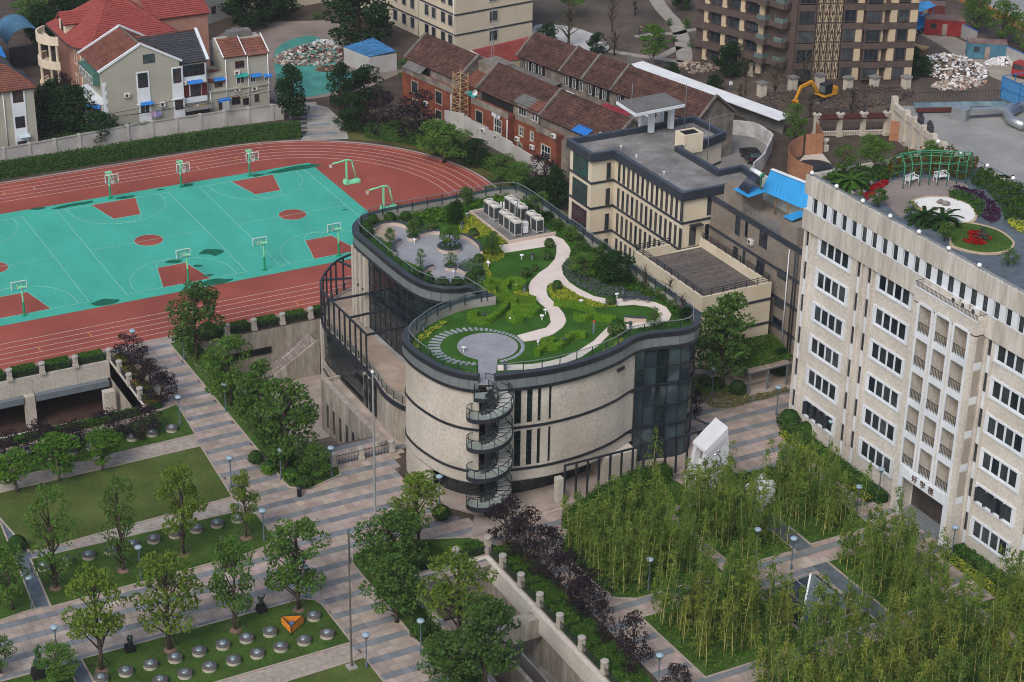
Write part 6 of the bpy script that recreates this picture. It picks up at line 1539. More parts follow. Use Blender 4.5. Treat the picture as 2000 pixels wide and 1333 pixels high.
# annex to the right
an = thing('sage_annex', 'two storey sage green annex with red tiled roofs and blue awnings', 'house', (28, 41, 0))
FN = Fr((22.4,39.2),0.0)
mb = MB(); mb.box(22.4, 39.2, 0, 31.7, 44, 4.1); mb.box(25.0, 39.4, 4.1, 31.7, 44, 9.0); mb.box(22.4, 39.9, 4.1, 25.0, 44, 6.3); mb.build('wall', m_sage, an)
mb = MB(); mb.box(22.3, 39.0, 4.0, 31.8, 39.2, 4.22); mb.build('string_course', m_sage, an)
tiled('roof', an, (24.8, 39.1, 8.9), (28.2, 39.1, 8.9), (28.0, 41.8, 11.0), (24.6, 41.8, 11.0), m_tilec, .42, cols=8); tiled('roof', an, (28.3, 39.1, 8.7), (31.8, 39.1, 8.7), (31.6, 41.8, 10.6), (28.1, 41.8, 10.6), m_tilec, .42, cols=8)
mb = MB(); mb.box(25.0, 41.7, 8.9, 31.6, 44, 10.6); mb.build('wall', m_sage, an); mb = MB(); mb.box(27, 42.5, 10.6, 30.5, 44, 11.5); mb.build('tank', m_corr, an)
mb = MB(); mb.bar((24.8, 39.0, 9.0), (24.6, 41.8, 11.1), .12, .2); mb.build('verge', m_white, an)
for x in (28.25, 31.8): mb = MB(); mb.bar((x, 39.0, 9.0), (x-.2, 41.8, 11.05), .12, .2); mb.build('verge', m_white, an)
tiled('lean_to_roof', an, (22.4, 39.5, 5.6), (25.1, 39.5, 5.2), (25.1, 41.8, 6.4), (22.4, 41.8, 6.8), m_tilec, .42)
for (a, b, w1, h, fm, yy) in ((1318,695,1.2,1.4, m_rframe,39.9),(1522,510,1.4,1.1, m_rframe,39.4),(1530,660,1.3,1.3, m_wframe,39.4),(1650,648,.8,1.2, m_wframe,39.4),(1778,628,.6,.9, m_wframe,39.4),(1360,905,1.3,1.5, m_rframe,39.2),(1488,862,1.3,1.2, m_rframe,39.2),(1582,865,.9,1.1, m_rframe,39.2),(1688,838,.7,1.2, m_rframe,39.2)):
 p = GY(*zH(a, b), yy); window(an, p,0, w1, h, cols=2, fm=fm)
for (a, b, w1, mt_, yy) in ((1322,605,1.8, m_bawn,39.9),(1535,568,1.9, m_tawn,39.4),(1672,568,1.6, m_bawn,39.4),(1785,568,1.2, m_bawn,39.4),(1368,808,1.8, m_bawn,39.2)):
 p = GY(*zH(a, b), yy); awning(Fr((p[0], yy),0), an,0, p[2]+.1, w1, mt_)
for (a, b, lb) in ((1492, 570, 'upper left'), (1497, 730, 'middle left'), (1662, 720, 'middle right')): p = GY(*zH(a, b), 39.4); acunit(p, 0, 'white air conditioner, %s on the sage annex' % lb)
for x in (25.1, 28.5, 31.6, 22.6): mb = MB(); mb.tube([(x, 39.1, .3), (x, 39.1, 8.7 if x > 23 else 4)], .06, 5); mb.build('drainpipe', m_white, an)
# pink villa with the big red roof
vl = thing('pink_villa', 'pink brick villa with a large bright red tiled roof and curved cream balconies', 'house', (16, 62, 0))
m_pinkb = M('pink_brick', (.36, .19, .14), .1, .8, fine=.12, fscale=5); m_ivory = M('ivory_stone', (.62, .54, .41), .06, .8)
vx0, vx1, vy0, vy1 = 8.0,24.5,55.2,70.0; ap = (16.0,63.5,13.6); ZEV = 7.6
mb = MB(); mb.prism([(10.0, vy0+.6), (vx1-.6, vy0+.6), (vx1-.6, vy1), (vx0+.7, vy1), (vx0+.7, 60.2), (8.6, 57.6)], 0, ZEV, 0); mb.build('wall', m_pinkb, vl)
E_ = [(9.6, vy0-.2, ZEV),(vx1, vy0-.2, ZEV),(vx1, vy1+.6, ZEV),(7.6, vy1+.6, ZEV),(7.6,59.6, ZEV),(8.0,57.3, ZEV)]
for i in range(6):
 a, b = E_[i], E_[(i+1) % 6]; tiled('roof', vl, a, b, (ap[0]+.1, ap[1], ap[2]), (ap[0]-.1, ap[1], ap[2]), m_tiler, .42)
 mb = MB(); mb.tube([a, ap], .12, 5); mb.build('hip_tile', m_tiler, vl)
mb = MB(); mb.path([(x, y_, ZEV-.12) for x, y_, z in E_], .3, .2, closed=True); mb.build('eaves', M('dark_gutter', (.06, .05, .045), .1, 1), vl)
gable(Fr((21, 60), 0), 'rear_wing', m_pinkb, vl, 0, 9, 0, 12, 9.5, 13); tiled('roof', vl, (20.5, 59.6, 9.5), (30.3, 59.6, 9.5), (30.3, 66, 13.2), (20.5, 66, 13.2), m_tiler, .42)
mb = MB(); mb.box(8.4, 62.5, ZEV-.3, 11.6, 65.8, 9.9); mb.build('dormer', m_ivory, vl); tiled('dormer_roof', vl, (8.0, 62.0, 9.7), (12.6, 62.0, 9.7), (12.6, 64.2, 11.2), (8.0, 64.2, 11.2), m_tiler, .42); tiled('dormer_roof', vl, (12.6, 66.3, 9.7), (8.0, 66.3, 9.7), (8.0, 64.2, 11.2), (12.6, 64.2, 11.2), m_tiler, .42)
window(vl,(8.4,64.2,8.0), NX,1.2,1.7, cols=2)
for z, h in ((7.2,1.0),(3.4,.9),(.1,.2)):
 q = arc(8.4, 64.8, 3.9, math.radians(118), math.radians(246), 14); mb = MB(); mb.band(q, 0, .25, z, z+h); mb.build('balcony_parapet', m_ivory, vl); mb = MB(); mb.prism(q, z-.35, z, 0); mb.build('balcony_floor', m_ivory, vl)
for a_ in (150,185,222,240):
 x, y_ = 8.4+3.6*math.cos(math.radians(a_)),64.8+3.6*math.sin(math.radians(a_))
 for z in (0, 3.7): mb = MB(); mb.lathe([(.3, z), (.22, z+.3), (.2, z+3.0), (.3, z+3.3)], (x, y_, 0), 10); mb.build('column', m_ivory, vl)
for z in (3.5, 7.0): mb = MB(); mb.band([(8.6, 57.6), (10.0, vy0+.6), (vx1-.6, vy0+.6)], -.12, 0, z, z+.25); mb.build('string_course', m_ivory, vl)
for (x, y_, r_) in ((9.3,56.7,-.97),(11.3,55.8,0),(8.7,59.0, NX)):
 for z in (.9,4.6): window(vl,(x, y_, z), r_,1.0,1.8, cols=2, surround=m_ivory, sw=.22)
mb = MB(); mb.tube([(12.4, 55.7, 7.2), (12.6, 55.7, 6.4), (12.6, 55.7, .3)], .08, 6); mb.build('drainpipe', m_white, vl)
acunit((13.6, 55.7, 3.0), 0, 'tall white air conditioner on the pink villa wall')
# pale grey apartments beyond the villa
ga = thing('grey_apartments', 'pale grey rendered apartments with barred windows behind the pink villa', 'building', (33, 66, 0))
FQ = Fr(G2(330, 75, 0), math.radians(28)); m_lgrey = M('pale_grey_render', (.40, .40, .39), .06, .5, stain=(.82, .82, .82))
fbox(FQ, 'wall', m_lgrey, ga, -6, 18, 0, 9, 0, 11)
for s in (1.5,4.5,8,11,15):
 for z in (1.5,4.6,7.7): window(ga, FQ(s,0, z), FQ.rz,1.1,1.3, cols=2, fm=m_rframe if (s+z) % 2 < 1 else m_greym)
tiled('roof', ga, FQ(-7, -.6, 8.5), FQ(1.2, -.6, 8.5), FQ(1.2, 4, 11.5), FQ(-7, 4, 11.5), m_tile, .42)
for k, (s, z, lb) in enumerate(((7, 4.3, 'lower'), (5.8, 8.2, 'upper'))): acunit(FQ(s, 0, z), FQ.rz, 'white air conditioner, %s of two on the pale grey apartments' % lb)
# houses at the far left
lh = thing('left_house', 'sage house with a hipped clay tile roof at the left edge', 'house', (-8, 44, 0))
mb = MB(); mb.box(-18, 40, 0, -2.8, 47, 8.4); mb.build('wall', m_sage, lh)
tiled('roof', lh, (-18, 39.5, 8.3), (-2.3, 39.5, 8.3), (-5.6, 43.5, 10.8), (-18, 43.5, 10.8), m_tilec, .42); tiled('roof', lh, (-2.3, 39.5, 8.3), (-2.3, 47.5, 8.3), (-5.6, 43.6, 10.8), (-5.6, 43.5, 10.8), m_tiled, .42)
mb = MB(); mb.tube([(-2.3, 39.5, 8.4), (-5.6, 43.5, 10.9), (-18, 43.5, 10.9)], .13, 6); mb.build('hip_tile', m_tilec, lh)
for (a, b, w1, h) in ((200,1115,1.5,1.9),(225,1390,1.4,1.7),(245,1580,1.4,1.6)):
 p = GY(a/5.553, b/5.553,40); window(lh, p,0, w1, h, cols=2, rows=2, fm=m_rframe, surround=m_whitew, sw=.22)
 mb = MB(); mb.box(p[0]-w1/2-.2, 39.9, p[2]-1.9, p[0]+w1/2+.2, 40.01, p[2]-.2); mb.build('apron_panel', m_whitew, lh)
mb = MB(); mb.tube([(-7.1, 39.9, .2), (-7.1, 39.9, 8.2)], .07, 6); mb.build('drainpipe', m_white, lh)
p = GY(260/5.553, 1470/5.553, 40); awning(Fr((p[0], 40), 0), lh, 0, p[2]+.2, 1.6, M('pale_awning', (.4, .5, .55), .1, 1)); acunit(GY(190/2.857, 820/2.857, 40), 0, 'white air conditioner low on the left sage house')
l2 = thing('left_rear_house', 'second hipped clay roof house just behind the left house', 'house', (-10, 53, 0))
mb = MB(); mb.box(-20, 50.5, 0, -3.2, 57, 7.6); mb.build('wall', m_sage, l2)
tiled('roof', l2, (-20, 50, 7.6), (-2.6, 50, 7.6), (-7, 54, 10.0), (-20, 54, 10.0), m_tilec, .42); tiled('roof', l2, (-2.6, 50, 7.6), (-2.6, 57.5, 7.6), (-7, 54.1, 10), (-7, 54, 10), m_tiled, .42)
l3 = thing('yellow_house', 'old yellow rendered house with a blue sheet canopy in the top left corner', 'house', (-8, 72, 0))
F3 = Fr((-16, 69), math.radians(4)); fbox(F3, 'wall', M('yellow_render', (.50, .38, .20), .12, .7, stain=(.7, .68, .65)), l3, 0, 15.5, 0, 8, 0, 10)
tiled('roof', l3, F3(-1, -.7, 9.6), F3(15.8, -.7, 9.6), F3(15.2, 4, 12.6), F3(-1, 4, 12.6), m_tile, .42)
window(l3, F3(11,0,6.9), F3.rz,2.0,1.8, cols=3, fm=m_wframe)
fbox(F3, 'lower_wing', m_lgrey, l3, 0, 15.3, -3.2, -.1, 0, 4.6); sheet_roof('blue_sheet_roof', F3(-1, -3.6, 4.5), F3(15.8, -3.6, 4.5), F3(15.8, -.1, 6.2), F3(-1, -.1, 6.2), m_bawn, l3, 22)
window(l3, F3(10, -3.2, 1.6), F3.rz, 1.4, 1.2, cols=2); acunit(F3(14.8, -.1, 9.2), F3.rz, 'white air conditioner at the roof edge of the yellow house')
cv = thing('vaulted_canopy', 'blue curved sheet canopy over a dark gate beside the yellow house', 'canopy', (6, 76, 0))
mb = MB(); q = arc(5.2,2.2,3.0, math.radians(10), math.radians(170),12)
for (a, b),(c, d) in zip(q, q[1:]): mb.quad((a,74, b+1.2),(c,74, d+1.2),(c,82, d+1.2),(a,82, b+1.2))
mb.build('canopy_sheet', M('faded_blue_sheet', (.06, .16, .26), .2, 1), cv); mb = MB(); mb.box(2.4, 74.4, 0, 8.0, 74.5, 3.4); mb.build('gate', m_dark, cv)
# walls, yard, shed
bw = thing('boundary_wall', 'pale rendered boundary wall behind the track hedge', 'wall', (12, 34.5, 0))
m_pale = M('pale_wall', (.44, .43, .41), .08, .5, stain=(.75, .74, .73), sscale=.4)
wpts = [G2(0,320,0), G2(130,303,0), G2(250,283,0), G2(400,255,0), G2(590,236,0)]
wpts = [(-20,33.2),(-2,34.2),(10,35.4),(22,35.2),(32,34.6)]
mb = MB(); mb.band(wpts, -.15, .15, 0, 2.3); mb.build('wall', m_pale, bw); mb = MB(); mb.band(wpts, -.22, .22, 2.3, 2.42); mb.build('coping', m_conc, bw)
for p in resample(wpts, 3.6)[::1]: mb = MB(); mb.obox((*p, 1.25), (.4, .5, 2.5)); mb.build('buttress', m_pale, bw)
fw = thing('stepped_wall', 'weathered pale wall stepping down in front of the brick terrace', 'wall', (53.5, 10, 0))
q = [(51.3,20.5),(53.2,18),(54.0,12),(54.6,6),(55.0,1),(55.4,-6)]
mb = MB()
for i,(a, b) in enumerate(zip(q, q[1:])): mb.band([a, b],-.14,.14,0,2.9-.3*i)
mb.build('wall', m_pale, fw)
yard = sheet('school_yard', [G2(400, 85), G2(470, 45), G2(640, 40), G2(700, 60), G2(790, 140), G2(700, 180), G2(600, 195), G2(540, 200), G2(400, 110)], .01, M('yard_paint', (.27, .22, .19), .3, .12, fine=.2, stain=(.7, .72, .75), sscale=.2))
sheet('yard_green', spline([G2(540, 95), G2(600, 70), G2(640, 85), G2(650, 120), G2(690, 150), G2(650, 180), G2(560, 190), G2(540, 150)], 4, True), .02, M('faded_green', (.06, .27, .23), .25, .3, fine=.15, stain=(.7, .75, .75)), parent=yard)
lane = sheet('stone_lane', px([(598, 200), (640, 210), (672, 240), (681, 272), (585, 276), (600, 258)]), .015, m_conc)
for i in range(9):
 y_ = 24.8+1.9*i; x0 = 34.2+.35*i; mb = MB(); mb.prism([(x0-3.0, y_), (x0+2.0, y_-1.2), (x0+2.1, y_-.4), (x0-2.9, y_+.9)], .015, .03, 0); mb.build('stone_band', m_grey if i % 2 else m_gran, lane)
sd_ = thing('yard_shed', 'small white shed with a blue tarpaulin roof beside the rubble', 'shed', G(725, 138))
q = [G2(672, 125), G2(722, 145), G2(775, 138), G2(730, 112)]; mb = MB(); mb.prism(q, 0, 2.7, 0); mb.build('wall', m_lgrey, sd_)
a_, b_, c_, d_ = [(*p, 2.75) for p in q]; sheet_roof('tarp_roof', a_, b_, (c_[0], c_[1], 3.2), (d_[0], d_[1], 3.2), M('blue_tarp', (.04, .17, .36), .4, 1.5, stain=(.7, .7, .7)), sd_, 4)
mb = MB(); mb.prism([q[0], (q[0][0]+1.2, q[0][1]-.8), (q[0][0]+1.3, q[0][1]-.6), (q[0][0]+.1, q[0][1]+.2)], .1, 2.4, 0); mb.build('door', m_brick, sd_)
def rubble(nm, c, rx, ry, h, n, cols_, label, seed, smin=.15, smax=.6):
 g = np.random.default_rng(seed); mats = [M('rubble_%d' % int(sum(k*1000 for k in cc)), cc, .2, 3) for cc in cols_]
 mb = MB()
 for i in range(n):
  a, r_ = g.uniform(0,6.28), math.sqrt(g.uniform(0,1)); x, y_ = c[0]+rx*r_*math.cos(a), c[1]+ry*r_*math.sin(a)
  z = h*(1-r_*r_)*g.uniform(.4,1); s_ = g.uniform(smin, smax)
  mb.obox((x, y_, z+.05), (s_*g.uniform(.6, 1.6), s_*g.uniform(.5, 1.2), s_*g.uniform(.15, .7)), g.uniform(0, 3.1), int(g.integers(len(mats))), tilt=('X' if i % 2 else 'Y', g.uniform(-.8, .8)))
 base = MB(); base.lathe([(1,0),(.8,.45),(.45,.85),(.05,1)], n=18); base.v = [(c[0]+x*rx*.95, c[1]+y_*ry*.95, z*h*.72) for x, y_, z in base.v]; base.m = [len(mats)]*len(base.m)
 mb.add(base.v, base.f, len(mats)); o = mb.build(nm, mats+[m_soil]); o['kind'] = 'stuff'; return o
rubble('rubble_heap', G2(610, 112), 6.5, 4.2, 1.9, 900, [(.38, .38, .37), (.2, .1, .08), (.40, .36, .30), (.05, .2, .16), (.22, .18, .15), (.5, .48, .46), (.15, .13, .12)], '', 1)
rubble('rubble_heap', G2(630, 92), 3, 2, 1.0, 260, [(.42, .44, .45), (.5, .5, .5)], '', 2)
rubble('sand_heap', G2(640, 135), 2.2, 1.6, .7, 60, [(.38, .26, .13)], '', 3, .1, .2)
rubble('rubbish_heap', G2(1856, 135), 5.5, 6.5, 2.0, 900, [(.72, .73, .75), (.7, .7, .7), (.3, .22, .17), (.55, .5, .45), (.66, .66, .66), (.16, .15, .15)], '', 4)
rubble('rubbish_heap', G2(1960, 122), 3.5, 1.8, .8, 240, [(.68, .7, .72), (.5, .5, .5)], '', 5)
rubble('rubble_heap', G2(1875, 165), 5, 2.5, .5, 320, [(.6, .58, .55), (.3, .2, .15), (.4, .37, .34), (.2, .18, .16)], '', 6)
rubble('timber_debris', G2(1370, 130), 5.5, 3.0, .35, 160, [(.36, .31, .25), (.30, .25, .21), (.2, .15, .12)], '', 7, .15, .7)
# construction ground, paths, walls
sheet('earth_ground', [G2(1045, 95), G2(1230, 128), G2(1526, 236), G2(1760, 240), G2(2000, 215), G2(2150, 100), G2(2150, -60), G2(1000, -60)], -.02, M('construction_earth', (.125, .098, .078), .45, .10, fine=.35, fscale=1.5, bump=.6, bscale=1.2, stain=(.6, .58, .55), sscale=.06))
sheet('concrete_pad', spline([G2(1045, 50), G2(1110, 52), G2(1165, 70), G2(1190, 95), G2(1150, 105), G2(1090, 100), G2(1045, 85)], 4, True), .02, M('pale_concrete', (.46, .46, .45), .08, .3, stain=(.8, .8, .8)))
def path_strip(nm, pts, w_, mt, z=.02):
 q = spline([G2(*p) for p in pts], 5); mb = MB(); mb.ribbon(offset(q, w_/2), offset(q, -w_/2), z); o = mb.build(nm, mt); o['kind'] = 'structure'; return o
m_cpath = M('cement_path', (.31, .285, .25), .15, .5, fine=.15)
path_strip('garden_path', [(1275, -10), (1295, 20), (1318, 45), (1330, 70), (1335, 95), (1338, 122)], 2.6, m_cpath); path_strip('garden_path', [(1190, 100), (1250, 110), (1290, 115), (1335, 123)], 1.6, m_cpath)
path_strip('garden_path', [(1290, 112), (1315, 98), (1328, 92)], 1.4, m_cpath); path_strip('garden_path', [(1240, 72), (1290, 66), (1322, 66), (1360, 58), (1450, 60)], 1.3, m_cpath)
sheet('site_road', spline([G2(1780, 55), G2(1830, 85), G2(1900, 130), G2(1960, 160), G2(2040, 175), G2(2100, 120), G2(2000, 122), G2(1930, 100), G2(1860, 70), G2(1810, 30)], 4, True), .0, M('dusty_concrete', (.36, .32, .27), .12, .3, fine=.15, stain=(.8, .8, .8)))
road = sheet('street', [G2(1800, -40), G2(1960, 45), G2(2150, 110), G2(2300, 20), G2(1960, -90)], .01, M('street_asphalt', (.26, .265, .27), .1, .3, fine=.12))
lw = thing('site_wall', 'long white topped concrete wall dividing the terraces from the building site', 'wall', (92, 12, 0))
q = [G2(1225,138,0), G2(1330,180,0), G2(1528,262,0)]
mb = MB(); mb.band(q, -.1, .15, 0, 2.6); mb.build('wall', m_concd, lw)
a0, a1 = G2(1227,128,2.7), G2(1521,236,2.7); dx, dy = a1[0]-a0[0], a1[1]-a0[1]; l_ = math.hypot(dx, dy); nx_, ny_ = -dy/l_, dx/l_
mb = MB(); mb.prism([a0, a1, (a1[0]+nx_*3.0, a1[1]+ny_*3.0), (a0[0]+nx_*3.0, a0[1]+ny_*3.0)], 2.65, 2.8, 0); mb.build('white_top', m_white, lw)
for t in (.35, .62, .8): p = (q[0][0]+(q[2][0]-q[0][0])*t, q[0][1]+(q[2][1]-q[0][1])*t); mb = MB(); mb.obox((*p, 1.35), (.7, .7, 2.7)); mb.build('pier', m_concd, lw)
# small car court behind the cream school
sheet('car_court', [G2(1400, 265), G2(1470, 255), G2(1505, 290), G2(1470, 345), G2(1400, 330)], .01, M('court_paving', (.20, .19, .18), .15, .5, fine=.15))
cw = thing('court_wall', 'stained white wall curving round the little car court', 'wall', (*G2(1480, 290), 0))
q = spline([G2(1415,262), G2(1470,268), G2(1500,285), G2(1507,292)],5)+[G2(1490,330), G2(1470,348)]
mb = MB(); mb.band(q, -.12, .12, 0, 2.2); mb.build('wall', M('stained_white', (.55, .55, .54), .1, .8, stain=(.6, .6, .6), sscale=.7), cw)
# basketball hoops
m_hg = M('hoop_green', (.20, .62, .36), .06, 2, rough=.5); m_hgd = M('hoop_green_dark', (.01, .25, .12), .1, 2, rough=.5); m_rim_o = M('rim_pink', (.55, .35, .30), .1, 2)
def hoop():
 t = thing('basketball_hoop', 'x', 'basketball hoop')
 b = MB(); b.lathe([(.13, 0), (.13, 1.75)], n=10); b.box(-.3, -.3, 0, .3, .3, .04); b.build('pole_sleeve', m_hgd, t)
 b = MB(); b.lathe([(.10, 1.75), (.10, 3.6)], n=10); b.build('pole', m_hg, t)
 b = MB(); b.box(-.42, -.12, 3.55, .42, .3, 3.68); b.build('pole_cap', m_hg, t)
 b = MB(); b.tube([(0, 0, 3.45), (0, -1.25, 2.95)], .07, 6); b.tube([(-.35, .1, 3.6), (-.2, -1.2, 3.3)], .035, 4); b.tube([(.35, .1, 3.6), (.2, -1.2, 3.3)], .035, 4); b.build('arm', m_hg, t)
 f = MB()
 for (x0, z0, x1, z1_) in ((-.9,2.75,-.84,3.8),(.84,2.75,.9,3.8),(-.84,3.74,.84,3.8)): f.box(x0,-1.33, z0, x1,-1.25, z1_)
 for (x0, z0, x1, z1_) in ((-.3,2.9,-.26,3.35),(.26,2.9,.3,3.35),(-.26,3.31,.26,3.35),(-.26,2.9,.26,2.94)): f.box(x0,-1.32, z0, x1,-1.30, z1_)
 f.build('board_frame', m_white, t)
 b = MB(); b.box(-.9, -1.33, 2.68, .9, -1.25, 2.76); b.build('board_pad', M('pad_teal', (.02, .40, .40), .1, 2), t)
 b = MB(); b.wall([(-.86, -1.28), (.86, -1.28)], 2.76, 3.75); b.build('board_glass', m_clear, t)
 r = MB(); ring = [(.225*math.cos(a), -1.6+.225*math.sin(a), 3.0) for a in np.linspace(0, 2*math.pi, 15)]; r.tube(ring, .02, 5); r.bar((0, -1.3, 3.0), (0, -1.38, 3.0), .1, .05); r.build('rim', m_rim_o, t)
 n_ = MB()
 for k in range(10):
  a = 2*math.pi*k/10; n_.bar((.225*math.cos(a),-1.6+.225*math.sin(a),3.0),(.12*math.cos(a+.5),-1.6+.12*math.sin(a+.5),2.58),.02)
 n_.build('net', m_white, t)['kind'] = 'stuff'
 return t
h0 = hoop()
HP = [(216, 388, 0, 'second from the left along the far edge of the courts'), (354, 366, 0, 'third from the left along the far edge of the courts'), (488, 344, 0, 'farthest right along the far edge of the courts'), (48, 617, PI, 'numbered 4, nearest the left edge of the picture on the near side'), (368, 552, PI, 'numbered 6, above the tall tree on the near side'), (517, 528, PI, 'standing at the gap between the two keys on the near side'), (662, 500, PI, 'numbered 8, beside the black frame of the curved hall')]
for i,(u, v, rz, lb) in enumerate(HP):
 o = h0 if i == 0 else copy_tree(h0); put(o, (*G2(u, v), .01), rz, 'green basketball hoop %s' % lb, 'basketball hoops round the green courts')
 mt = [c for c in ('4', '6', '8') if 'numbered %s' % c in lb]
 if mt:
  cu = bpy.data.curves.new('n', 'FONT'); cu.body = mt[0]; cu.size = .6; cu.extrude = .01; to = bpy.data.objects.new('n', cu); COL.objects.link(to); bpy.context.view_layer.update()
  tm = bpy.data.meshes.new_from_object(to.evaluated_get(bpy.context.evaluated_depsgraph_get())); bpy.data.objects.remove(to); tm.materials.clear(); tm.materials.append(M('number_red', (.35, .03, .03), .1, 2))
  n_ = link('board_number', tm, o, (-.75, -1.34, 2.85)); n_.rotation_euler = (math.pi/2, 0, 0)
def port_hoop():
 t = thing('portable_hoop', 'x', 'basketball hoop')
 b = MB(); b.add([(-.5, -.3, .05), (.5, -.3, .05), (.5, 1.9, .05), (-.5, 1.9, .05), (-.5, -.1, .7), (.5, -.1, .7), (.45, .3, .4), (-.45, .3, .4), (-.45, 1.0, .35), (.45, 1.0, .35), (.45, 1.9, .5), (-.45, 1.9, .5)], [(0, 3, 2, 1), (4, 5, 6, 7), (7, 6, 9, 8), (8, 9, 10, 11), (0, 1, 5, 4), (2, 3, 11, 10), (1, 2, 10, 9, 6, 5), (3, 0, 4, 7, 8, 11)]); b.build('base', m_hg, t)
 b = MB(); b.bar((0, .1, .5), (0, .1, 3.4), .22, .2); b.build('post', m_hg, t)
 b = MB(); b.tube([(0, 1.2, 2.7), (0, .7, 3.3), (0, .1, 3.45), (0, -.8, 3.3), (0, -1.9, 3.2)], .11, 6); b.build('boom', m_hg, t)
 b = MB()
 for x in (-.15,.15): b.tube([(x,.9,3.1),(x,1.5,.5)],.04,5)
 b.build('stay', m_hg, t)
 r = MB(); ring = [(.225*math.cos(a),-2.15+.225*math.sin(a),3.1) for a in np.linspace(0,2*math.pi,15)]; r.tube(ring,.022,5)
 r.build('rim', m_rim_o, t)
 n_ = MB()
 for k in range(10):
  a = 2*math.pi*k/10; n_.bar((.225*math.cos(a),-2.15+.225*math.sin(a),3.1),(.12*math.cos(a+.5),-2.15+.12*math.sin(a+.5),2.66),.02)
 n_.build('net', m_white, t)['kind'] = 'stuff'
 return t
q0 = port_hoop()
put(q0, (*G2(676, 360), .01), NX, 'green wheeled hoop stand on the red apron, nearer the far bend', 'wheeled hoop stands'); put(copy_tree(q0), (*G2(748, 412), .01), NX, 'green wheeled hoop stand half hidden behind the roof parapet', 'wheeled hoop stands')
# stone pillars, railings and hedges on the rims
def pillar():
 t = thing('stone_pillar', 'x', 'pillar')
 b = MB(); b.box(-.3, -.3, 0, .3, .3, .35); b.box(-.24, -.24, .35, .24, .24, 1.15); b.build('shaft', M('pillar_stone', (.42, .39, .34), .1, 3, fine=.15, fscale=8), t)
 b = MB(); b.lathe([(.3, 1.15), (.38, 1.22), (.38, 1.36), (.3, 1.42)], n=8, smooth=False); b.build('cap', M('pillar_cap', (.33, .315, .29), .12, 3), t)
 return t
p0 = pillar(); PL = []
for x, lb in ((-32.7, 'fifth'), (-29.1, 'fourth'), (-25.5, 'third'), (-21.95, 'second'), (-18.3, 'first')): PL.append((x, -30.35, lb+' stone pillar left of the corner on the garage rim under the track', 'pillars on the garage rim'))
PL.append((-14.5, -30.3, 'stone pillar at the corner of the garage rim by the purple trees', 'pillars on the garage rim'))
for y_, lb in ((-33.6, 'first'), (-37.0, 'second'), (-40.6, 'third')): PL.append((-14.4, y_, lb+' stone pillar from the corner on the sloping side of the garage court', 'pillars on the garage rim'))
for x, lb in ((-.8, 'leftmost, beside the big path trees,'), (2.4, 'second from the left'), (5.85, 'third from the left'), (9.3, 'nearest the black frame')): PL.append((x, -30.15, 'stone pillar %s above the sunken stair court' % lb, 'pillars above the stair court'))
PL.append((1.3, -83.6, 'stone pillar left of the corner on the front pit rim', 'pillars on the front pit rim')); PL.append((4.55, -83.6, 'tallest stone pillar at the corner of the front pit rim', 'pillars on the front pit rim'))
for y_, lb in ((-86.5, 'first'), (-90, 'second'), (-93.5, 'third'), (-97.1, 'fourth'), (-100.9, 'fifth'), (-104.7, 'sixth'), (-108.4, 'seventh')): PL.append((4.6, y_, lb+' stone pillar from the corner down the long front pit rim', 'pillars on the front pit rim'))
for x, lb in ((-1.8, 'left end of the black gate'), (1.2, 'middle, right of the black gate'), (4.55, 'right end, against the slot wall')): PL.append((x, -62.6, 'stone pillar at the %s by the sunken stair' % lb, 'gate pillars by the sunken stair'))
for i, (x, y_, lb, gp) in enumerate(PL): put(p0 if i == 0 else copy_tree(p0), (x, y_, .1), 0, lb, gp, (1, 1, 1.25) if 'tallest' in lb else None)
def railing(pts, h, lb, cat='railing', z=.1, gap=.16, rails=(.12, 1.0)):
 t = thing('iron_railing', lb, cat, (*pts[0], z))
 mb = MB()
 for f in rails: mb.path([(*p, z+h*f) for p in pts],.05,.05)
 mb.build('rail', m_dark, t); mb = MB()
 for p in resample(pts, gap): mb.bar((*p, z),(*p, z+h),.028)
 mb.build('baluster', m_dark, t)['kind'] = 'stuff'
 return t
railing([(-62, -30.2), (-14.6, -30.2)], .75, 'black iron railing in front of the hedges on the garage rim')
railing([(-14.4, -30.6), (-14.4, -42.2)], .75, 'black iron railing along the side of the garage court')
railing([(-4.2, -30.1), (12.3, -30.1)], .8, 'black iron railing above the sunken stair court')
railing([(4.5, -84), (4.5, -118)], .8, 'black iron railing along the long front pit rim'); railing([(-4.5, -83.7), (4.3, -83.7)], .8, 'black iron railing along the short front pit rim')
railing([(-1.6, -62.6), (1.0, -62.6)], 1.0, 'black iron gate beside the wooden stair', 'gate'); railing([(1.5, -62.6), (4.3, -62.6)], 1.0, 'black iron railing between the two right gate pillars')
# sunken court details: long stair, landing, deck, second stair, ramp walls
m_steps = M('stair_stone', (.33, .27, .24), .12, 1, orand=.3)
st_ = thing('sunken_stair', 'long concrete stair climbing the back wall of the sunken court', 'staircase', (5, -31.5, FLOOR_Z))
for i in range(20):
 x = 2.2+.33*i; mb = MB(); mb.box(x, -33.0, FLOOR_Z, x+.36, -30.6, FLOOR_Z+.2*(i+1)); mb.build('step', m_steps, st_)
mb = MB(); v = [(2.0, FLOOR_Z),(9.0, FLOOR_Z),(9.0, FLOOR_Z+4.35),(8.8, FLOOR_Z+4.35),(2.0, FLOOR_Z+.25)]
mb.add([(x, y_, z) for y_ in (-33.25, -33.0) for x, z in v], [(0, 1, 2, 3, 4), (9, 8, 7, 6, 5), (2, 1, 6, 7), (3, 2, 7, 8), (4, 3, 8, 9), (0, 4, 9, 5)]); mb.build('side_wall', m_pebs, st_)
mb = MB(); mb.tube([(2.2,-33.1, FLOOR_Z+1.5),(8.8,-33.1, FLOOR_Z+5.6)],.05,6);
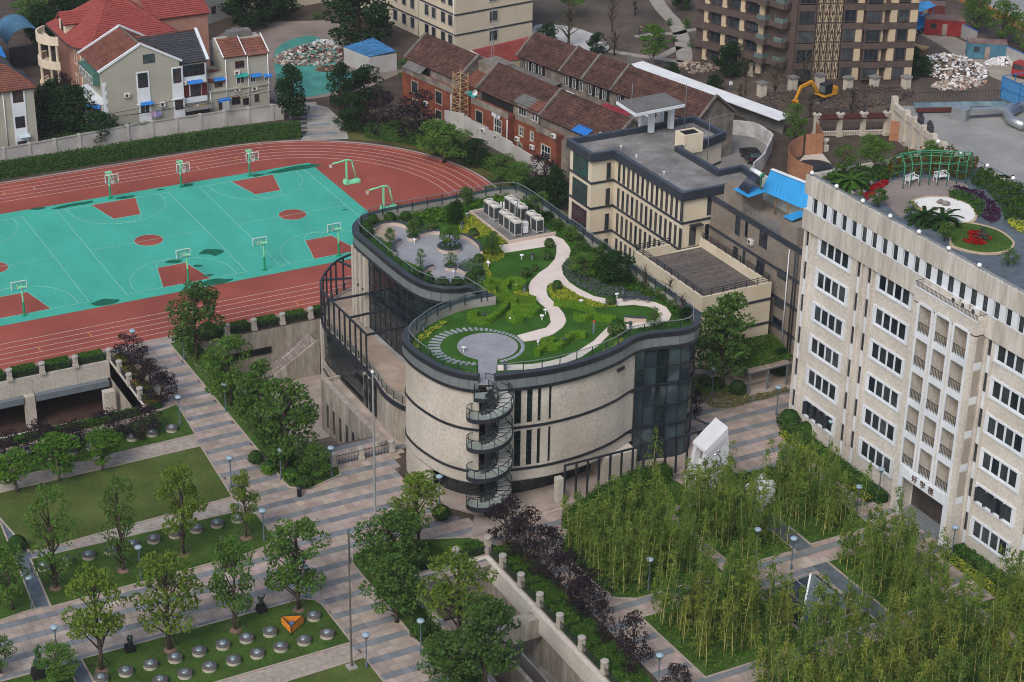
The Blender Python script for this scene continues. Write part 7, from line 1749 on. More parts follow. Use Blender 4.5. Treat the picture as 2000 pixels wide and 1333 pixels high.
for i in range(8): f = i/7; x = 2.2+6.6*f; mb.bar((x,-33.1, FLOOR_Z+.5+4.2*f),(x,-33.1, FLOOR_Z+1.5+4.1*f),.05)
mb.build('handrail', m_steel, st_)
mb = MB(); mb.box(-1.5, -30.55, -3.0, 4.2, -30.44, -2.2); mb.build('strip_window', m_black, pit_m)
mb = MB(); mb.box(-1.0, -57.6, FLOOR_Z+.02, 4.1, -48.0, FLOOR_Z+.25); dk = mb.build('deck', m_wood, pit_m)
for i in range(26): mb = MB(); mb.box(-1.0, -57.5+.37*i, FLOOR_Z+.25, 4.1, -57.5+.37*i+.34, FLOOR_Z+.3); mb.build('deck_plank', m_wood, pit_m)
s2 = thing('lower_stair', 'pink stone steps going down to the deck behind the black gate', 'staircase', (1.2, -60.5, 0))
sheet_pts = [(-1.6,-62.4),(4.1,-62.4),(4.1,-58.6),(-1.6,-58.6)]
for i in range(14):
 y_ = -61.9+.30*i; z = -.05-.19*i
 mb = MB(); mb.box(-1.4, y_, z-.3, 4.05, y_+.32, z+.12 if i == 0 else z); mb.build('step', m_steps, s2)
for x in (-1.45, 4.0): mb = MB(); mb.tube([(x, -61.8, 1.0), (x, -57.8, -1.6)], .045, 6); mb.tube([(x, -61.8, .7), (x, -57.8, -1.9)], .03, 5); [mb.bar((x, -61.8+1.0*k, .05-.62*k), (x, -61.8+1.0*k, 1.0-.64*k), .05) for k in range(5)]; mb.build('handrail', m_steel, s2)
# front pit: cross beam, basins
mb = MB(); mb.box(-4.5, -94.6, -2.3, 4.4, -93.2, -.4); mb.build('cross_beam', m_pebs, pit_f); mb = MB(); mb.box(-4.5, -108.2, -2.3, 4.4, -106.6, -.4); mb.build('cross_beam', m_pebs, pit_f)
mb = MB(); mb.box(-.9, -118, FLOOR_Z, -.5, -94.6, -.9); mb.build('basin_wall', m_pebs, pit_f); mb = MB(); mb.box(-.5, -118, FLOOR_Z, 2.2, -94.6, FLOOR_Z+.3); mb.build('dark_water', M('dark_water', (.006, .008, .007), .3, 1, rough=.1, spec=.6), pit_f); mb = MB(); mb.box(2.2, -118, FLOOR_Z, 2.4, -94.6, FLOOR_Z+2.2); mb.build('basin_wall', m_conc, pit_f)
mb = MB(); mb.box(-4.4, -90.5, FLOOR_Z, 1.2, -86.4, FLOOR_Z+1.6); mb.build('stair_mass', m_pinkst, pit_f); mb = MB(); mb.box(-4.4, -86.4, FLOOR_Z, 4.3, -84.2, FLOOR_Z+.1); mb.build('recess_shade', m_black, pit_f)  # black floor slab paints the shade at the back of the pit
mb = MB(); mb.add([(2.4, -94.6, FLOOR_Z+.1), (4.4, -94.6, FLOOR_Z+.1), (4.4, -118, FLOOR_Z+2.2), (2.4, -118, FLOOR_Z+2.2)], [(0, 1, 2, 3)]); mb.build('ramp', m_conc, pit_f)
# skylight domes
m_domeg = M('dome_glass', (.13, .17, .19), .5, 3.5, rough=.1, spec=.9)
def dome():
 t = thing('skylight_dome', 'x', 'skylight')
 b = MB(); b.lathe([(.60, -.02), (.62, .30)], n=20); b.build('base', M('dome_base', (.47, .44, .36), .1, 4, fine=.25, fscale=9), t)
 b = MB(); b.lathe([(.64, .30), (.64, .40), (.56, .45), (.32, .43)], n=20); b.build('ring', M('dome_ring', (.085, .075, .075), .15, 3, rough=.5), t)
 b = MB(); b.lathe([(.36, .40), (.34, .50), (.27, .58), (.15, .64), (.02, .66)], n=18); b.build('dome', m_domeg, t)
 return t
d0 = dome(); DL = []
for i in range(10): DL.append((-32.4+2.055*i, -68.1, '%s round skylight dome from the left in the row along the upper granite path' % ORD[i], 'skylights of the upper lawn strip'))
for i in range(9):
 if i != 8: DL.append((-32.9+2.12*i, -86.8, '%s round skylight dome from the left in the back row of the front lawn' % ORD[i], 'skylights in the front lawn back row'))
DL.append((-13.8, -86.3, 'round skylight dome to the right of the orange barrier', 'skylights in the front lawn back row'))
for i in range(10): DL.append((-32.9+2.12*i, -89.3, '%s round skylight dome from the left in the front row of the front lawn' % ORD[i], 'skylights in the front lawn front row'))
for i in range(8): DL.append((-28.3+2.09*i, -48.55, '%s round skylight dome from the left in the row below the purple trees' % ORD[i], 'skylights below the purple trees'))
for i,(x, y_, lb, gp) in enumerate(DL): put(d0 if i == 0 else copy_tree(d0),(x, y_,.09), RND.uniform(0,6), lb, gp)
# lamp posts
m_lampp = M('lamp_post_paint', (.075, .11, .14), .1, 2, rough=.5)
def lamp():
 t = thing('lamp_post', 'x', 'street lamp')
 b = MB(); b.lathe([(.11, 0), (.11, .5), (.06, .55), (.055, 2.75)], n=8); b.build('post', m_lampp, t)
 b = MB()
 for a in (0,2.09,4.19): b.tube([(0,0,2.7),(.22*math.cos(a),.22*math.sin(a),2.95),(.27*math.cos(a),.27*math.sin(a),3.25)],.025,5)
 b.build('bracket', m_lampp, t)
 b = MB(); b.lathe([(.30, 3.2), (.34, 3.26), (.34, 3.33), (.26, 3.40), (.03, 3.45)], n=14); b.build('shade', M('lamp_shade', (.26, .36, .43), .08, 2, rough=.4), t)
 b = MB(); b.lathe([(.10, 2.95), (.16, 3.05), (.22, 3.2)], n=10); b.build('lamp_glass', m_glassc, t)
 return t
l0 = lamp()
LL = [((352, 832), 'in front of the purple trees at the lawn end'), ((263, 700), 'behind the topmost purple tree by the track'), ((360, 705), 'at the top of the path under the tall tree'), ((441, 806), 'on the path bed beside the first big tree'), ((452, 953), 'at the right end of the big upper lawn'), ((549, 937), 'on the path bed beside the tall pale trunk'), ((648, 933), 'at the black gate on the bed corner'), ((516, 1058), 'at the right tip of the skylight lawn strip'), ((275, 1131), 'in the middle of the skylight lawn strip'), ((63, 1191), 'beside the slate side path at the left edge'), ((113, 1290), 'behind the small tree at the statue lawn'), ((340, 1232), 'behind the second front lawn tree'), ((598, 1170), 'behind the rightmost front lawn tree'), ((683, 1100), 'at the corner of the front pit bed'), ((716, 1305), 'beside the path at the bottom'), ((822, 1277), 'in the bed beside the front pit'), ((1266, 1155), 'at the near corner of the left bamboo bed'), ((1475, 1095), 'between the two upper bamboo beds'), ((1545, 1113), 'on the cross path above the glass pyramid'), ((1715, 975), 'near the block entrance below the signboard'), ((1858, 1090), 'in the hedge right of the block entrance'), ((1619, 880), 'at the bamboo behind the left window group'), ((1390, 775), 'under the big tree by the deck terrace'), ((1516, 812), 'beside the round bush at the block corner'), ((1285, 1345), 'at the bottom edge beside the last purple tree'), ((1672, 1010), 'on the path in front of the block entrance'), ((858, 990), 'behind the light green tree at the hall')]
for i, (q, lb) in enumerate(LL): put(l0 if i == 0 else copy_tree(l0), (*G2(*q), .05), RND.uniform(0, 6), 'grey blue lamp post %s' % lb, 'lamp posts of the campus')
fp = thing('flagpole', 'tall pale flagpole on the plaza left of the curved hall', 'flagpole', (*G2(733, 1018), .03)); b = MB(); b.lathe([(.13, 0), (.12, 7), (.08, 15.6)], n=8); b.build('pole', M('pole_steel', (.42, .43, .44), .05, 2, rough=.4, metal=.5), fp, True); b = MB(); b.lathe([(.02, 15.6), (.15, 15.7), (.15, 15.85), (.02, 15.95)], n=10); b.build('finial', m_white, fp, True); b = MB(); b.box(-.35, -.35, -.02, .35, .35, .15); b.build('base', m_pink, fp, True)
fp = thing('camera_mast', 'slender dark steel mast on a concrete foot at the front lawn corner', 'mast', (*G2(687, 1306), .05)); b = MB(); b.lathe([(.10, .2), (.08, 7), (.06, 13.4)], n=8); b.build('pole', M('mast_dark', (.10, .095, .075), .1, 2, rough=.5), fp, True); b = MB(); b.lathe([(.2, 13.3), (.2, 13.45), (.05, 13.55)], n=10); b.build('cap', m_lampp, fp, True); b = MB(); b.box(-.4, -.4, 0, .4, .4, .22); b.build('foot', m_conc, fp, True)
bn = thing('litter_bin', 'black litter bin at the rounded corner of the path bed', 'bin', (*G2(585, 970), .03)); b = MB(); b.lathe([(.22, 0), (.24, .75), (.24, .8)], n=12); b.build('body', m_black, bn, True); b = MB(); b.lathe([(.25, .82), (.26, .95), (.1, 1.05)], n=12); b.build('lid', m_dark, bn, True)
# barrier triangle
ba = thing('orange_barrier', 'three orange barrier boards in a triangle on the front lawn', 'barrier', (*G2(572, 1222), .1)); m_or = M('orange_board', (.62, .22, .02), .08, 2)
Q = [G2(551,1222), G2(592,1220), G2(569,1241)]
cxm = sum(q[0] for q in Q)/3; cym = sum(q[1] for q in Q)/3; Q = [(cxm+(x-cxm)*1.05, cym+(y_-cym)*1.05) for x, y_ in Q]
for a, b_ in ((0,1),(1,2),(2,0)):
 p, q = Q[a], Q[b_]; mb = MB(); mb.bar((*p, .55), (*q, .55), .05, .7); mb.build('board', m_or, ba)
 mb = MB(); mb.bar((*p, .1), (*p, 1.0), .07); mb.bar((*p, .95), (*q, .95), .05); mb.build('frame', m_dark, ba)
mb = MB(); mb.lathe([(.4, .1), (.35, .5), (.1, .6)], (cxm, cym, 0), 10); mb.build('covered_unit', M('blue_tarp2', (.1, .2, .45), .4, 4), ba)
# bronze statues on black plinths
m_brz = M('bronze_green', (.045, .075, .075), .35, 3, rough=.45, metal=.4)
def statue(p, lb, kind, s_=1.0, rz=0.):
 t = thing('bronze_statue', lb, 'statue', p, rz, 'small bronze statues on black plinths')
 b = MB(); b.add([(x*w_, y_*w_, z) for z, w_ in ((0, .42*s_), (.55*s_, .33*s_)) for x, y_ in ((-1, -1), (1, -1), (1, 1), (-1, 1))], [(0, 3, 2, 1), (4, 5, 6, 7), (0, 1, 5, 4), (1, 2, 6, 5), (2, 3, 7, 6), (3, 0, 4, 7)]); b.build('plinth', m_black, t, True)
 f = MB(); z0 = .53*s_
 if kind == 0: f.tube([(0,0, z0),(.05,0, z0+.35*s_),(-.12*s_,0, z0+.6*s_),(0,.0, z0+.95*s_),(.22*s_,0, z0+.8*s_),(.2*s_,0, z0+.5*s_),(.1*s_,0, z0+.1)],[.2*s_,.16*s_,.12*s_,.11*s_,.1*s_,.12*s_,.16*s_],8)
 elif kind == 1: f.tube([(0,0, z0),(0,0, z0+.4*s_),(-.1*s_,0, z0+.7*s_),(-.3*s_,0, z0+.95*s_)],[.24*s_,.2*s_,.15*s_,.06*s_],8); f.tube([(0,0, z0+.55*s_),(.25*s_,0, z0+.8*s_),(.35*s_,0, z0+1.0*s_)],[.13*s_,.09*s_,.05*s_],6)
 elif kind == 2: f.tube([(0,0, z0),(.03,0, z0+.5*s_),(0,0, z0+.8*s_),(.02,0, z0+1.15*s_)],[.18*s_,.22*s_,.14*s_,.06*s_],8); f.tube([(.1*s_,0, z0+.5*s_),(.25*s_,.1, z0+.75*s_)],[.08*s_,.05*s_],6)
 else: f.tube([(0,0, z0),(-.05,0, z0+.5*s_),(.1*s_,0, z0+.9*s_),(0,0, z0+1.4*s_),(.2*s_,0, z0+1.65*s_),(.3*s_,0, z0+1.45*s_)],[.26*s_,.22*s_,.2*s_,.14*s_,.1*s_,.06*s_],8)
 f.build('figure', m_brz, t, True)
statue((*G2(511, 1195), .1), 'bronze statue with raised wings on the front lawn by the pavement', 1, 1.05); statue((*G2(254, 1272), .1), 'bronze ring shaped statue left on the front lawn', 0, 1.0); statue((*G2(433, 1078), .1), 'bronze flame like statue on the skylight lawn strip', 2, .95); statue((*G2(76, 1322), .1), 'tall bronze seahorse like statue by the small tree in the bottom left corner', 3, 1.35)
# white sculpture and glass pyramid
ws = thing('white_monument', 'slanted white marble monument with a silver emblem behind the bamboo', 'monument', (29.5, -82, 0))
def hexa(b0, t0, m_, par, nm):
 mb = MB(); mb.add(b0+t0,[(0,3,2,1),(4,5,6,7),(0,1,5,4),(1,2,6,5),(2,3,7,6),(3,0,4,7)]); return mb.build(nm, m_, par)
m_marb = M('white_marble', (.60, .62, .65), .04, .7, rough=.4, stain=(.9, .9, .91))
y0, y1 = -83.1,-80.85
for ya, yb in ((y0, y0+.55), (y1-.55, y1)): hexa([(27.7, ya, 0), (31.6, ya, 0), (31.6, yb, 0), (27.7, yb, 0)], [(28.6, ya, 4.5), (30.85, ya, 6.5), (30.85, yb, 6.5), (28.6, yb, 4.5)], m_marb, ws, 'side_slab')
hexa([(28.5, y0+.55, 0), (31.3, y0+.55, 0), (31.3, y1-.55, 0), (28.5, y1-.55, 0)], [(29.1, y0+.55, 4.4), (30.8, y0+.55, 6.4), (30.8, y1-.55, 6.4), (29.1, y1-.55, 4.4)], m_marb, ws, 'core')
hexa([(28.35, y0+.02, 4.3), (30.9, y0+.02, 6.5), (30.9, y1-.02, 6.5), (28.35, y1-.02, 4.3)], [(28.4, y0+.02, 4.52), (30.88, y0+.02, 6.56), (30.88, y1-.02, 6.56), (28.4, y1-.02, 4.52)], m_marb, ws, 'cap')
for z in (1.2, 3.0): hexa([(28.3+.15*z, y0+.75, z), (28.7+.13*z, y0+.75, z), (28.7+.13*z, y1-.75, z), (28.3+.15*z, y1-.75, z)], [(28.5+.15*z, y0+.75, z+1.1), (28.8+.15*z, y0+.75, z+1.1), (28.8+.15*z, y1-.75, z+1.1), (28.5+.15*z, y1-.75, z+1.1)], M('niche_stone', (.22, .19, .17), .2, 1), ws, 'niche')
m_chr = M('mirror_steel', (.55, .57, .58), .05, 2, rough=.12, metal=1)
mb = MB(); mb.lathe([(.02, -.17), (.14, -.1), (.17, 0), (.14, .1), (.02, .17)], (29.85, y0-.1, 4.25), 12); mb.build('silver_ball', m_chr, ws)
mb = MB(); mb.tube([(29.4, y0-.05, 3.9), (29.9, y0-.06, 3.85), (30.25, y0-.06, 3.3), (30.1, y0-.06, 2.5), (29.6, y0-.05, 1.9)], .06, 6); mb.tube([(29.1, y0-.05, 3.3), (29.6, y0-.05, 3.0), (30.0, y0-.05, 2.6)], .07, 6); mb.build('silver_emblem', m_chr, ws)
for k in range(3): mb = MB(); mb.bar((28.65+.1*k, y0-.01, 3.9-.3*k), (30.8, y0-.01, 5.6-.25*k), .03, .03); mb.build('groove_line', m_greym, ws)
w2 = thing('white_plinth', 'low white marble plinth half hidden in the bamboo beside the monument', 'plinth', (31.5, -86.5, 0)); hexa([(30, -88, 0), (33.5, -88, 0), (33.5, -85.5, 0), (30, -85.5, 0)], [(30.5, -87.5, 1.2), (33.5, -87.8, 2.2), (33.5, -85.7, 2.2), (30.5, -86, 1.2)], m_marb, w2, 'block')
gp = thing('glass_pyramid', 'glass pyramid with a bright steel edge among the bamboo', 'pyramid', (26.3, -103.4, 0)); ax, ay, az, hb = 26.3, -103.4, 2.9, 3.0
cs_ = [(ax-hb, ay-hb),(ax+hb, ay-hb),(ax+hb, ay+hb),(ax-hb, ay+hb)]
for i in range(4):
 a, b = cs_[i], cs_[(i+1) % 4]; mb = MB(); mb.bar((*a, .1), (ax, ay, az), .16, .1); mb.build('edge_beam', m_white if i == 0 else m_steel, gp)
 mb = MB(); mb.add([(*a, .1), (*b, .1), (ax, ay, az-.03)], [(0, 1, 2)]); mb.build('glass_face', m_glassw if i else M('sky_reflection_glass', (.10, .15, .17), .3, 1, rough=.05, spec=.8), gp)  # one face gets the bluish sky reflection in its base colour
 for f in (.4, .7): p, q = [tuple(np.array((*c, .1))*(1-f)+np.array((ax, ay, az))*f) for c in (a, b)]; mb = MB(); mb.bar(p, q, .06); mb.build('cross_bar', m_steel, gp)
mb = MB(); mb.band(cs_, -.1, .15, 0, .2, closed=True); mb.build('kerb', m_dark, gp)
# pergola with vine north of the block
pg = thing('vine_pergola', 'grey steel pergola under a green vine beside the deck terrace', 'pergola', (46.5, -66, 0))
for x in (44.0,46.4,48.9):
 for y_ in (-68, -63.8): mb = MB(); mb.bar((x, y_, 0), (x, y_, 2.5), .16, .16); mb.build('post', m_greym, pg)
for y_ in (-68, -63.8): mb = MB(); mb.bar((43.8, y_, 2.55), (49.2, y_, 2.55), .16, .2); mb.build('beam', m_greym, pg)
for i in range(18): mb = MB(); mb.bar((43.9+.3*i, -68.2, 2.7), (43.9+.3*i, -63.6, 2.7), .07, .1); mb.build('slat', m_pinkst, pg)
sheet('pergola_paving', [(43.3, -68.9), (50.5, -68.9), (50.5, -61.5), (43.3, -61.5)], .06, m_pink, skirt=0)
for (x0, y_0, x1, y_1) in ((44.3, -66.6, 47.8, -66.1), (44.3, -66.1, 44.8, -63.9)): o_ = thing('stone_bench', 'low stone bench %s under the vine pergola' % ('along the front' if y_0 < -66.2 else 'along the side'), 'bench', (x0, y_0, .06)); b = MB(); b.box(x0, y_0, .4, x1, y_1, .5); b.build('seat', m_pinkst, o_); b = MB(); b.box(x0+.05, y_0+.05, .06, x1-.05, y_1-.05, .4); b.build('base', m_brickp, o_)
# north east: garden colonnade, podium, hoarding, excavator, yard
m_ston = M('pale_ashlar', (.50, .45, .38), .08, .8, fine=.08, fscale=5)
cn = thing('garden_colonnade', 'row of pale stone columns carrying dark red slatted pergola panels', 'pergola', (101, -9, 0))
CP = [G2(1592,268), G2(1638,278), G2(1684,268), G2(1729,264)]
c0, c3 = np.array(CP[0]), np.array(CP[3]); CPs = [tuple(c0+(c3-c0)*i/3) for i in range(4)]
m_drs = M('dark_red_slat', (.085, .022, .018), .2, 2)
for i, p in enumerate(CPs):
 mb = MB(); mb.box(p[0]-.42, p[1]-.42, 0, p[0]+.42, p[1]+.42, .6); mb.box(p[0]-.3, p[1]-.3, .6, p[0]+.3, p[1]+.3, 3.3); mb.box(p[0]-.46, p[1]-.46, 3.3, p[0]+.46, p[1]+.46, 3.6); mb.build('column', m_ston, cn)
 mb = MB(); mb.lathe([(.15, 3.6), (.2, 3.75), (.2, 4.1), (.05, 4.25)], (p[0], p[1], 0), 8); mb.build('lantern', m_dark, cn)
for a, b in zip(CPs, CPs[1:]):
 ux, uy = (b[0]-a[0]),(b[1]-a[1]); l_ = math.hypot(ux, uy); ux /= l_; uy /= l_
 for k in range(17):
  f = .5+(l_-1.0)*k/16; x, y_ = a[0]+ux*f, a[1]+uy*f; mb = MB(); mb.bar((x-uy*-1.0, y_-ux*1.0, 3.05), (x+uy*-1.0, y_+ux*1.0, 3.05), .09, .14); mb.build('slat', m_drs, cn)
 for s in (-.7, .7): mb = MB(); mb.bar((a[0]+uy*s, a[1]-ux*s, 2.9), (b[0]+uy*s, b[1]-ux*s, 2.9), .1, .2); mb.build('beam', m_drs, cn)
 mb = MB(); mb.bar((*a,.75),(*b,.75),.25,.15);
 for k in range(14): f = k/14+.03; mb.bar((a[0]+(b[0]-a[0])*f, a[1]+(b[1]-a[1])*f,.1),(a[0]+(b[0]-a[0])*f, a[1]+(b[1]-a[1])*f,.7),.14)
 mb.build('balustrade', m_ston, cn)
PZ = 5.0; pd = thing('podium', 'podium with a wide grey concrete roof and pale stone walls at the right edge', 'building', (118, -30, 0))
PP = [G2(*z6(842,150), PZ), G2(*z6(1270,520), PZ), G2(2060,380, PZ),(190,-60),(190,-20), G2(2040,185, PZ), G2(*z6(1620,140), PZ)]
PP = [p[:2] for p in PP]
mb = MB(); mb.prism(PP, 0, PZ-.6, 0); mb.build('wall', m_ston, pd); mb = MB(); mb.prism(offset(ccw(PP), .1, True), PZ-.6, PZ-.5, 0); mb.build('roof', m_concd if False else M('grey_roof_screed', (.30, .30, .29), .15, .2, fine=.15, fscale=3, stain=(.72, .72, .72), sscale=.15), pd)
e0, e1_ = PP[0], PP[1]
mb = MB(); mb.band([e0, e1_], -.3, .3, PZ-.9, PZ); mb.build('parapet', m_ston, pd)
for f in (.0, .22, .36, .52, .68, .84): p = (e0[0]+(e1_[0]-e0[0])*f, e0[1]+(e1_[1]-e0[1])*f); mb = MB(); mb.obox((*p, PZ/2+.6), (.8, .8, PZ-.4 if f > .05 else PZ+.6), math.atan2(e1_[1]-e0[1], e1_[0]-e0[0])); mb.build('pier', m_ston, pd)
for f0, f1 in ((.40,.50),(.56,.66)):
 mb = MB();
 for k in range(9):
  f = f0+(f1-f0)*k/8; p = (e0[0]+(e1_[0]-e0[0])*f, e0[1]+(e1_[1]-e0[1])*f); mb.bar((*p, PZ),(*p, PZ+1.3+.5*math.sin(math.pi*k/8)),.07)
 for zz in (.3,1.1): mb.bar((e0[0]+(e1_[0]-e0[0])*f0, e0[1]+(e1_[1]-e0[1])*f0, PZ+zz),(e0[0]+(e1_[0]-e0[0])*f1, e0[1]+(e1_[1]-e0[1])*f1, PZ+zz),.06)
 mb.build('ornate_grille', m_dark, pd)
mb = MB()
a, b = G2(*z6(970,165), PZ), G2(*z6(1640,150), PZ); c, d = G2(*z6(1690,190), PZ), G2(*z6(1000,205), PZ)
for k in range(6):
 f, g_ = k/6+.004,(k+1)/6-.004; L = lambda p, q, t: tuple(np.array(p)*(1-t)+np.array(q)*t)
 q = MB(); q.add([(*L(a, b, f), PZ+.3), (*L(a, b, g_), PZ+.3), (*L(d, c, g_), PZ+.15), (*L(d, c, f), PZ+.15)], [(0, 1, 2, 3)]); q.build('roof_glass', M('roof_light_glass', (.17, .24, .24), .25, .4, rough=.1, spec=.7, orand=.4), pd)
mb = MB(); mb.bar((*d, PZ), (*c, PZ), .5, .5); mb.build('glass_kerb', m_drs, pd)
dc = [G2(*z6(1320,245), PZ), G2(*z6(1640,225), PZ), G2(*z6(1777,190), PZ)]
mb = MB(); mb.path([(*p, PZ+.5) for p in dc], 1.0, .8); mb.build('duct', m_steel, pd)
du = thing('roof_duct', 'bent galvanised air duct lying on the grey podium roof', 'duct', (*G2(*z6(1640, 270), PZ), PZ-.5)); q = [(*G2(*z6(a_, b_), PZ), PZ+.25) for a_, b_ in ((1740, 195), (1650, 245), (1680, 290), (1777, 335))]; mb = MB(); mb.tube(q, .75, 10); mb.build('duct_tube', m_steel, du)
mb = MB(); p = G2(*z6(1320, 245), PZ); mb.obox((*p, PZ+.3), (2.0, 2.2, 1.8), .5); mb.build('fan_box', m_steel, du)
railing([G2(*z6(930, 140), PZ), G2(*z6(1620, 120), PZ)], 2.0, 'tall black spiked fence along the podium roof edge', 'fence', PZ-.5, .45, (.1, .85))
bc = thing('blue_cage', 'blue mesh cage enclosure at the right edge of the podium', 'cage', (*G2(1990, 200, PZ), PZ-.5))
p = bc.location; mb = MB()
for x in (0,2.5,5):
 for y_ in (-4,0,4): mb.bar((p.x+x, p.y+y_, PZ-.5),(p.x+x, p.y+y_, PZ+2.8),.12)
for z in (0,1.6,3.2):
 mb.path([(p.x, p.y-4, PZ-.5+z),(p.x+5, p.y-4, PZ-.5+z),(p.x+5, p.y+4, PZ-.5+z),(p.x, p.y+4, PZ-.5+z)],.1, closed=True)
mb.build('frame', M('cage_blue', (.03, .16, .36), .2, 1), bc); mb = MB(); mb.wall([(p.x+.05, p.y+4), (p.x+.05, p.y-4), (p.x+5, p.y-4)], PZ-.5, PZ+2.6); mb.build('mesh_panel', M('cage_mesh', (.05, .2, .42), .4, 6), bc)
# orange plywood hoarding curving by the little pool
ho = thing('plywood_hoarding', 'curved orange plywood hoarding round the small round pool', 'hoarding', (90, -14, 0)); m_ply = M('orange_plywood', (.40, .19, .105), .12, 1, orand=.15, stain=(.8, .78, .75))
HPl = spline([G2(*z6(*q)) for q in [(240,760),(150,730),(90,690),(65,640),(75,590),(120,555),(190,525)]],6)
st = resample(HPl,1.25)
for a, b in zip(st, st[1:]): mb = MB(); mb.bar((*a, 1.5), (*b, 1.5), .06, 3.0); mb.build('panel', m_ply, ho)
for a, b in ((G2(*z6(190,525)), G2(*z6(318,520))),(G2(*z6(800,425)), G2(*z6(872,432))),(G2(*z6(265,430)), G2(*z6(318,520)))):
 for k in range(3): f0, f1 = k/3, (k+1)/3-.01; mb = MB(); mb.bar((a[0]+(b[0]-a[0])*f0, a[1]+(b[1]-a[1])*f0, 1.5), (a[0]+(b[0]-a[0])*f1, a[1]+(b[1]-a[1])*f1, 1.5), .06, 3.0); mb.build('panel', m_ply, ho)
sheet('pool_terrace', [G2(*z6(*q)) for q in [(130, 600), (190, 530), (320, 520), (420, 640), (300, 700), (180, 640)]], .02, m_ston)
pl_ = thing('round_pool', 'small round pool with a dark rim inside the plywood hoarding', 'pool', (*G2(*z6(260, 635)), 0)); mb = MB(); mb.lathe([(2.6, 0), (2.6, .5), (2.2, .5)], (*pl_.location[:2], 0), 24); mb.build('rim', m_dark, pl_); mb = MB(); mb.lathe([(2.2, .0), (2.2, .3)], (*pl_.location[:2], 0), 24); mb.build('water', M('murky_water', (.12, .13, .12), .2, 1, rough=.2), pl_)
ur = thing('stone_urn', 'pale stone urn on a pedestal beside the plywood hoarding', 'urn', (*G2(*z6(335, 500)), 0)); b = MB(); b.box(-.4, -.4, 0, .4, .4, .9); b.build('pedestal', m_ston, ur, True); b = MB(); b.lathe([(.2, .9), (.15, 1.1), (.5, 1.5), (.55, 1.8), (.42, 1.85)], n=14); b.build('bowl', m_ston, ur, True)
# excavator
ex = thing('excavator', 'yellow and black excavator digging in the dark soil', 'excavator', G(1610, 196), math.radians(12)); m_yel = M('machine_yellow', (.55, .26, .02), .12, 1.5, rough=.5)
for s in (-.9,.9):
 b = MB(); b.box(-1.7, s-.25, .1, 1.7, s+.25, .7); b.build('track', m_black, ex, True)
b = MB(); b.lathe([(.6, .6), (.6, .95)], n=12); b.box(-1.2, -1.1, .9, 1.6, 1.1, 1.25); b.box(.6, -1.1, 1.25, 1.7, 1.1, 2.1); b.build('body', m_yel, ex, True)
b = MB(); b.box(-1.1, -1.0, 1.25, .5, .2, 2.75); b.build('cab', m_black, ex, True); b = MB(); b.box(-1.14, -.95, 1.6, -1.11, .1, 2.6); b.build('cab_window', m_glassc, ex, True); b = MB(); b.box(-1.15, -1.05, 2.75, .55, .25, 2.85); b.build('cab_roof', m_dark, ex, True)
b = MB(); b.bar((-1.0, .6, 1.3), (-2.6, .6, 3.3), .35, .5); b.bar((-2.6, .6, 3.3), (-4.9, .6, 2.9), .32, .45); b.build('boom', m_yel, ex, True); b = MB(); b.bar((-4.9, .6, 3.0), (-6.0, .6, 1.0), .28, .36); b.build('stick', m_yel, ex, True); b = MB(); b.add([(-6.3, .2, 1.0), (-5.6, .2, 1.1), (-5.5, .2, .3), (-6.1, .2, .1), (-6.3, 1.0, 1.0), (-5.6, 1.0, 1.1), (-5.5, 1.0, .3), (-6.1, 1.0, .1)], [(0, 1, 2, 3), (7, 6, 5, 4), (0, 4, 5, 1), (1, 5, 6, 2), (2, 6, 7, 3)]); b.build('bucket', m_yel, ex, True)
rubble('soil_heap', G2(1690, 192), 9, 4, 1.6, 500, [(.06, .05, .045), (.09, .07, .06)], '', 11, .15, .5); rubble('soil_heap', G2(1550, 195), 6, 3.5, .9, 300, [(.07, .055, .05), (.10, .08, .065)], '', 12, .15, .4)
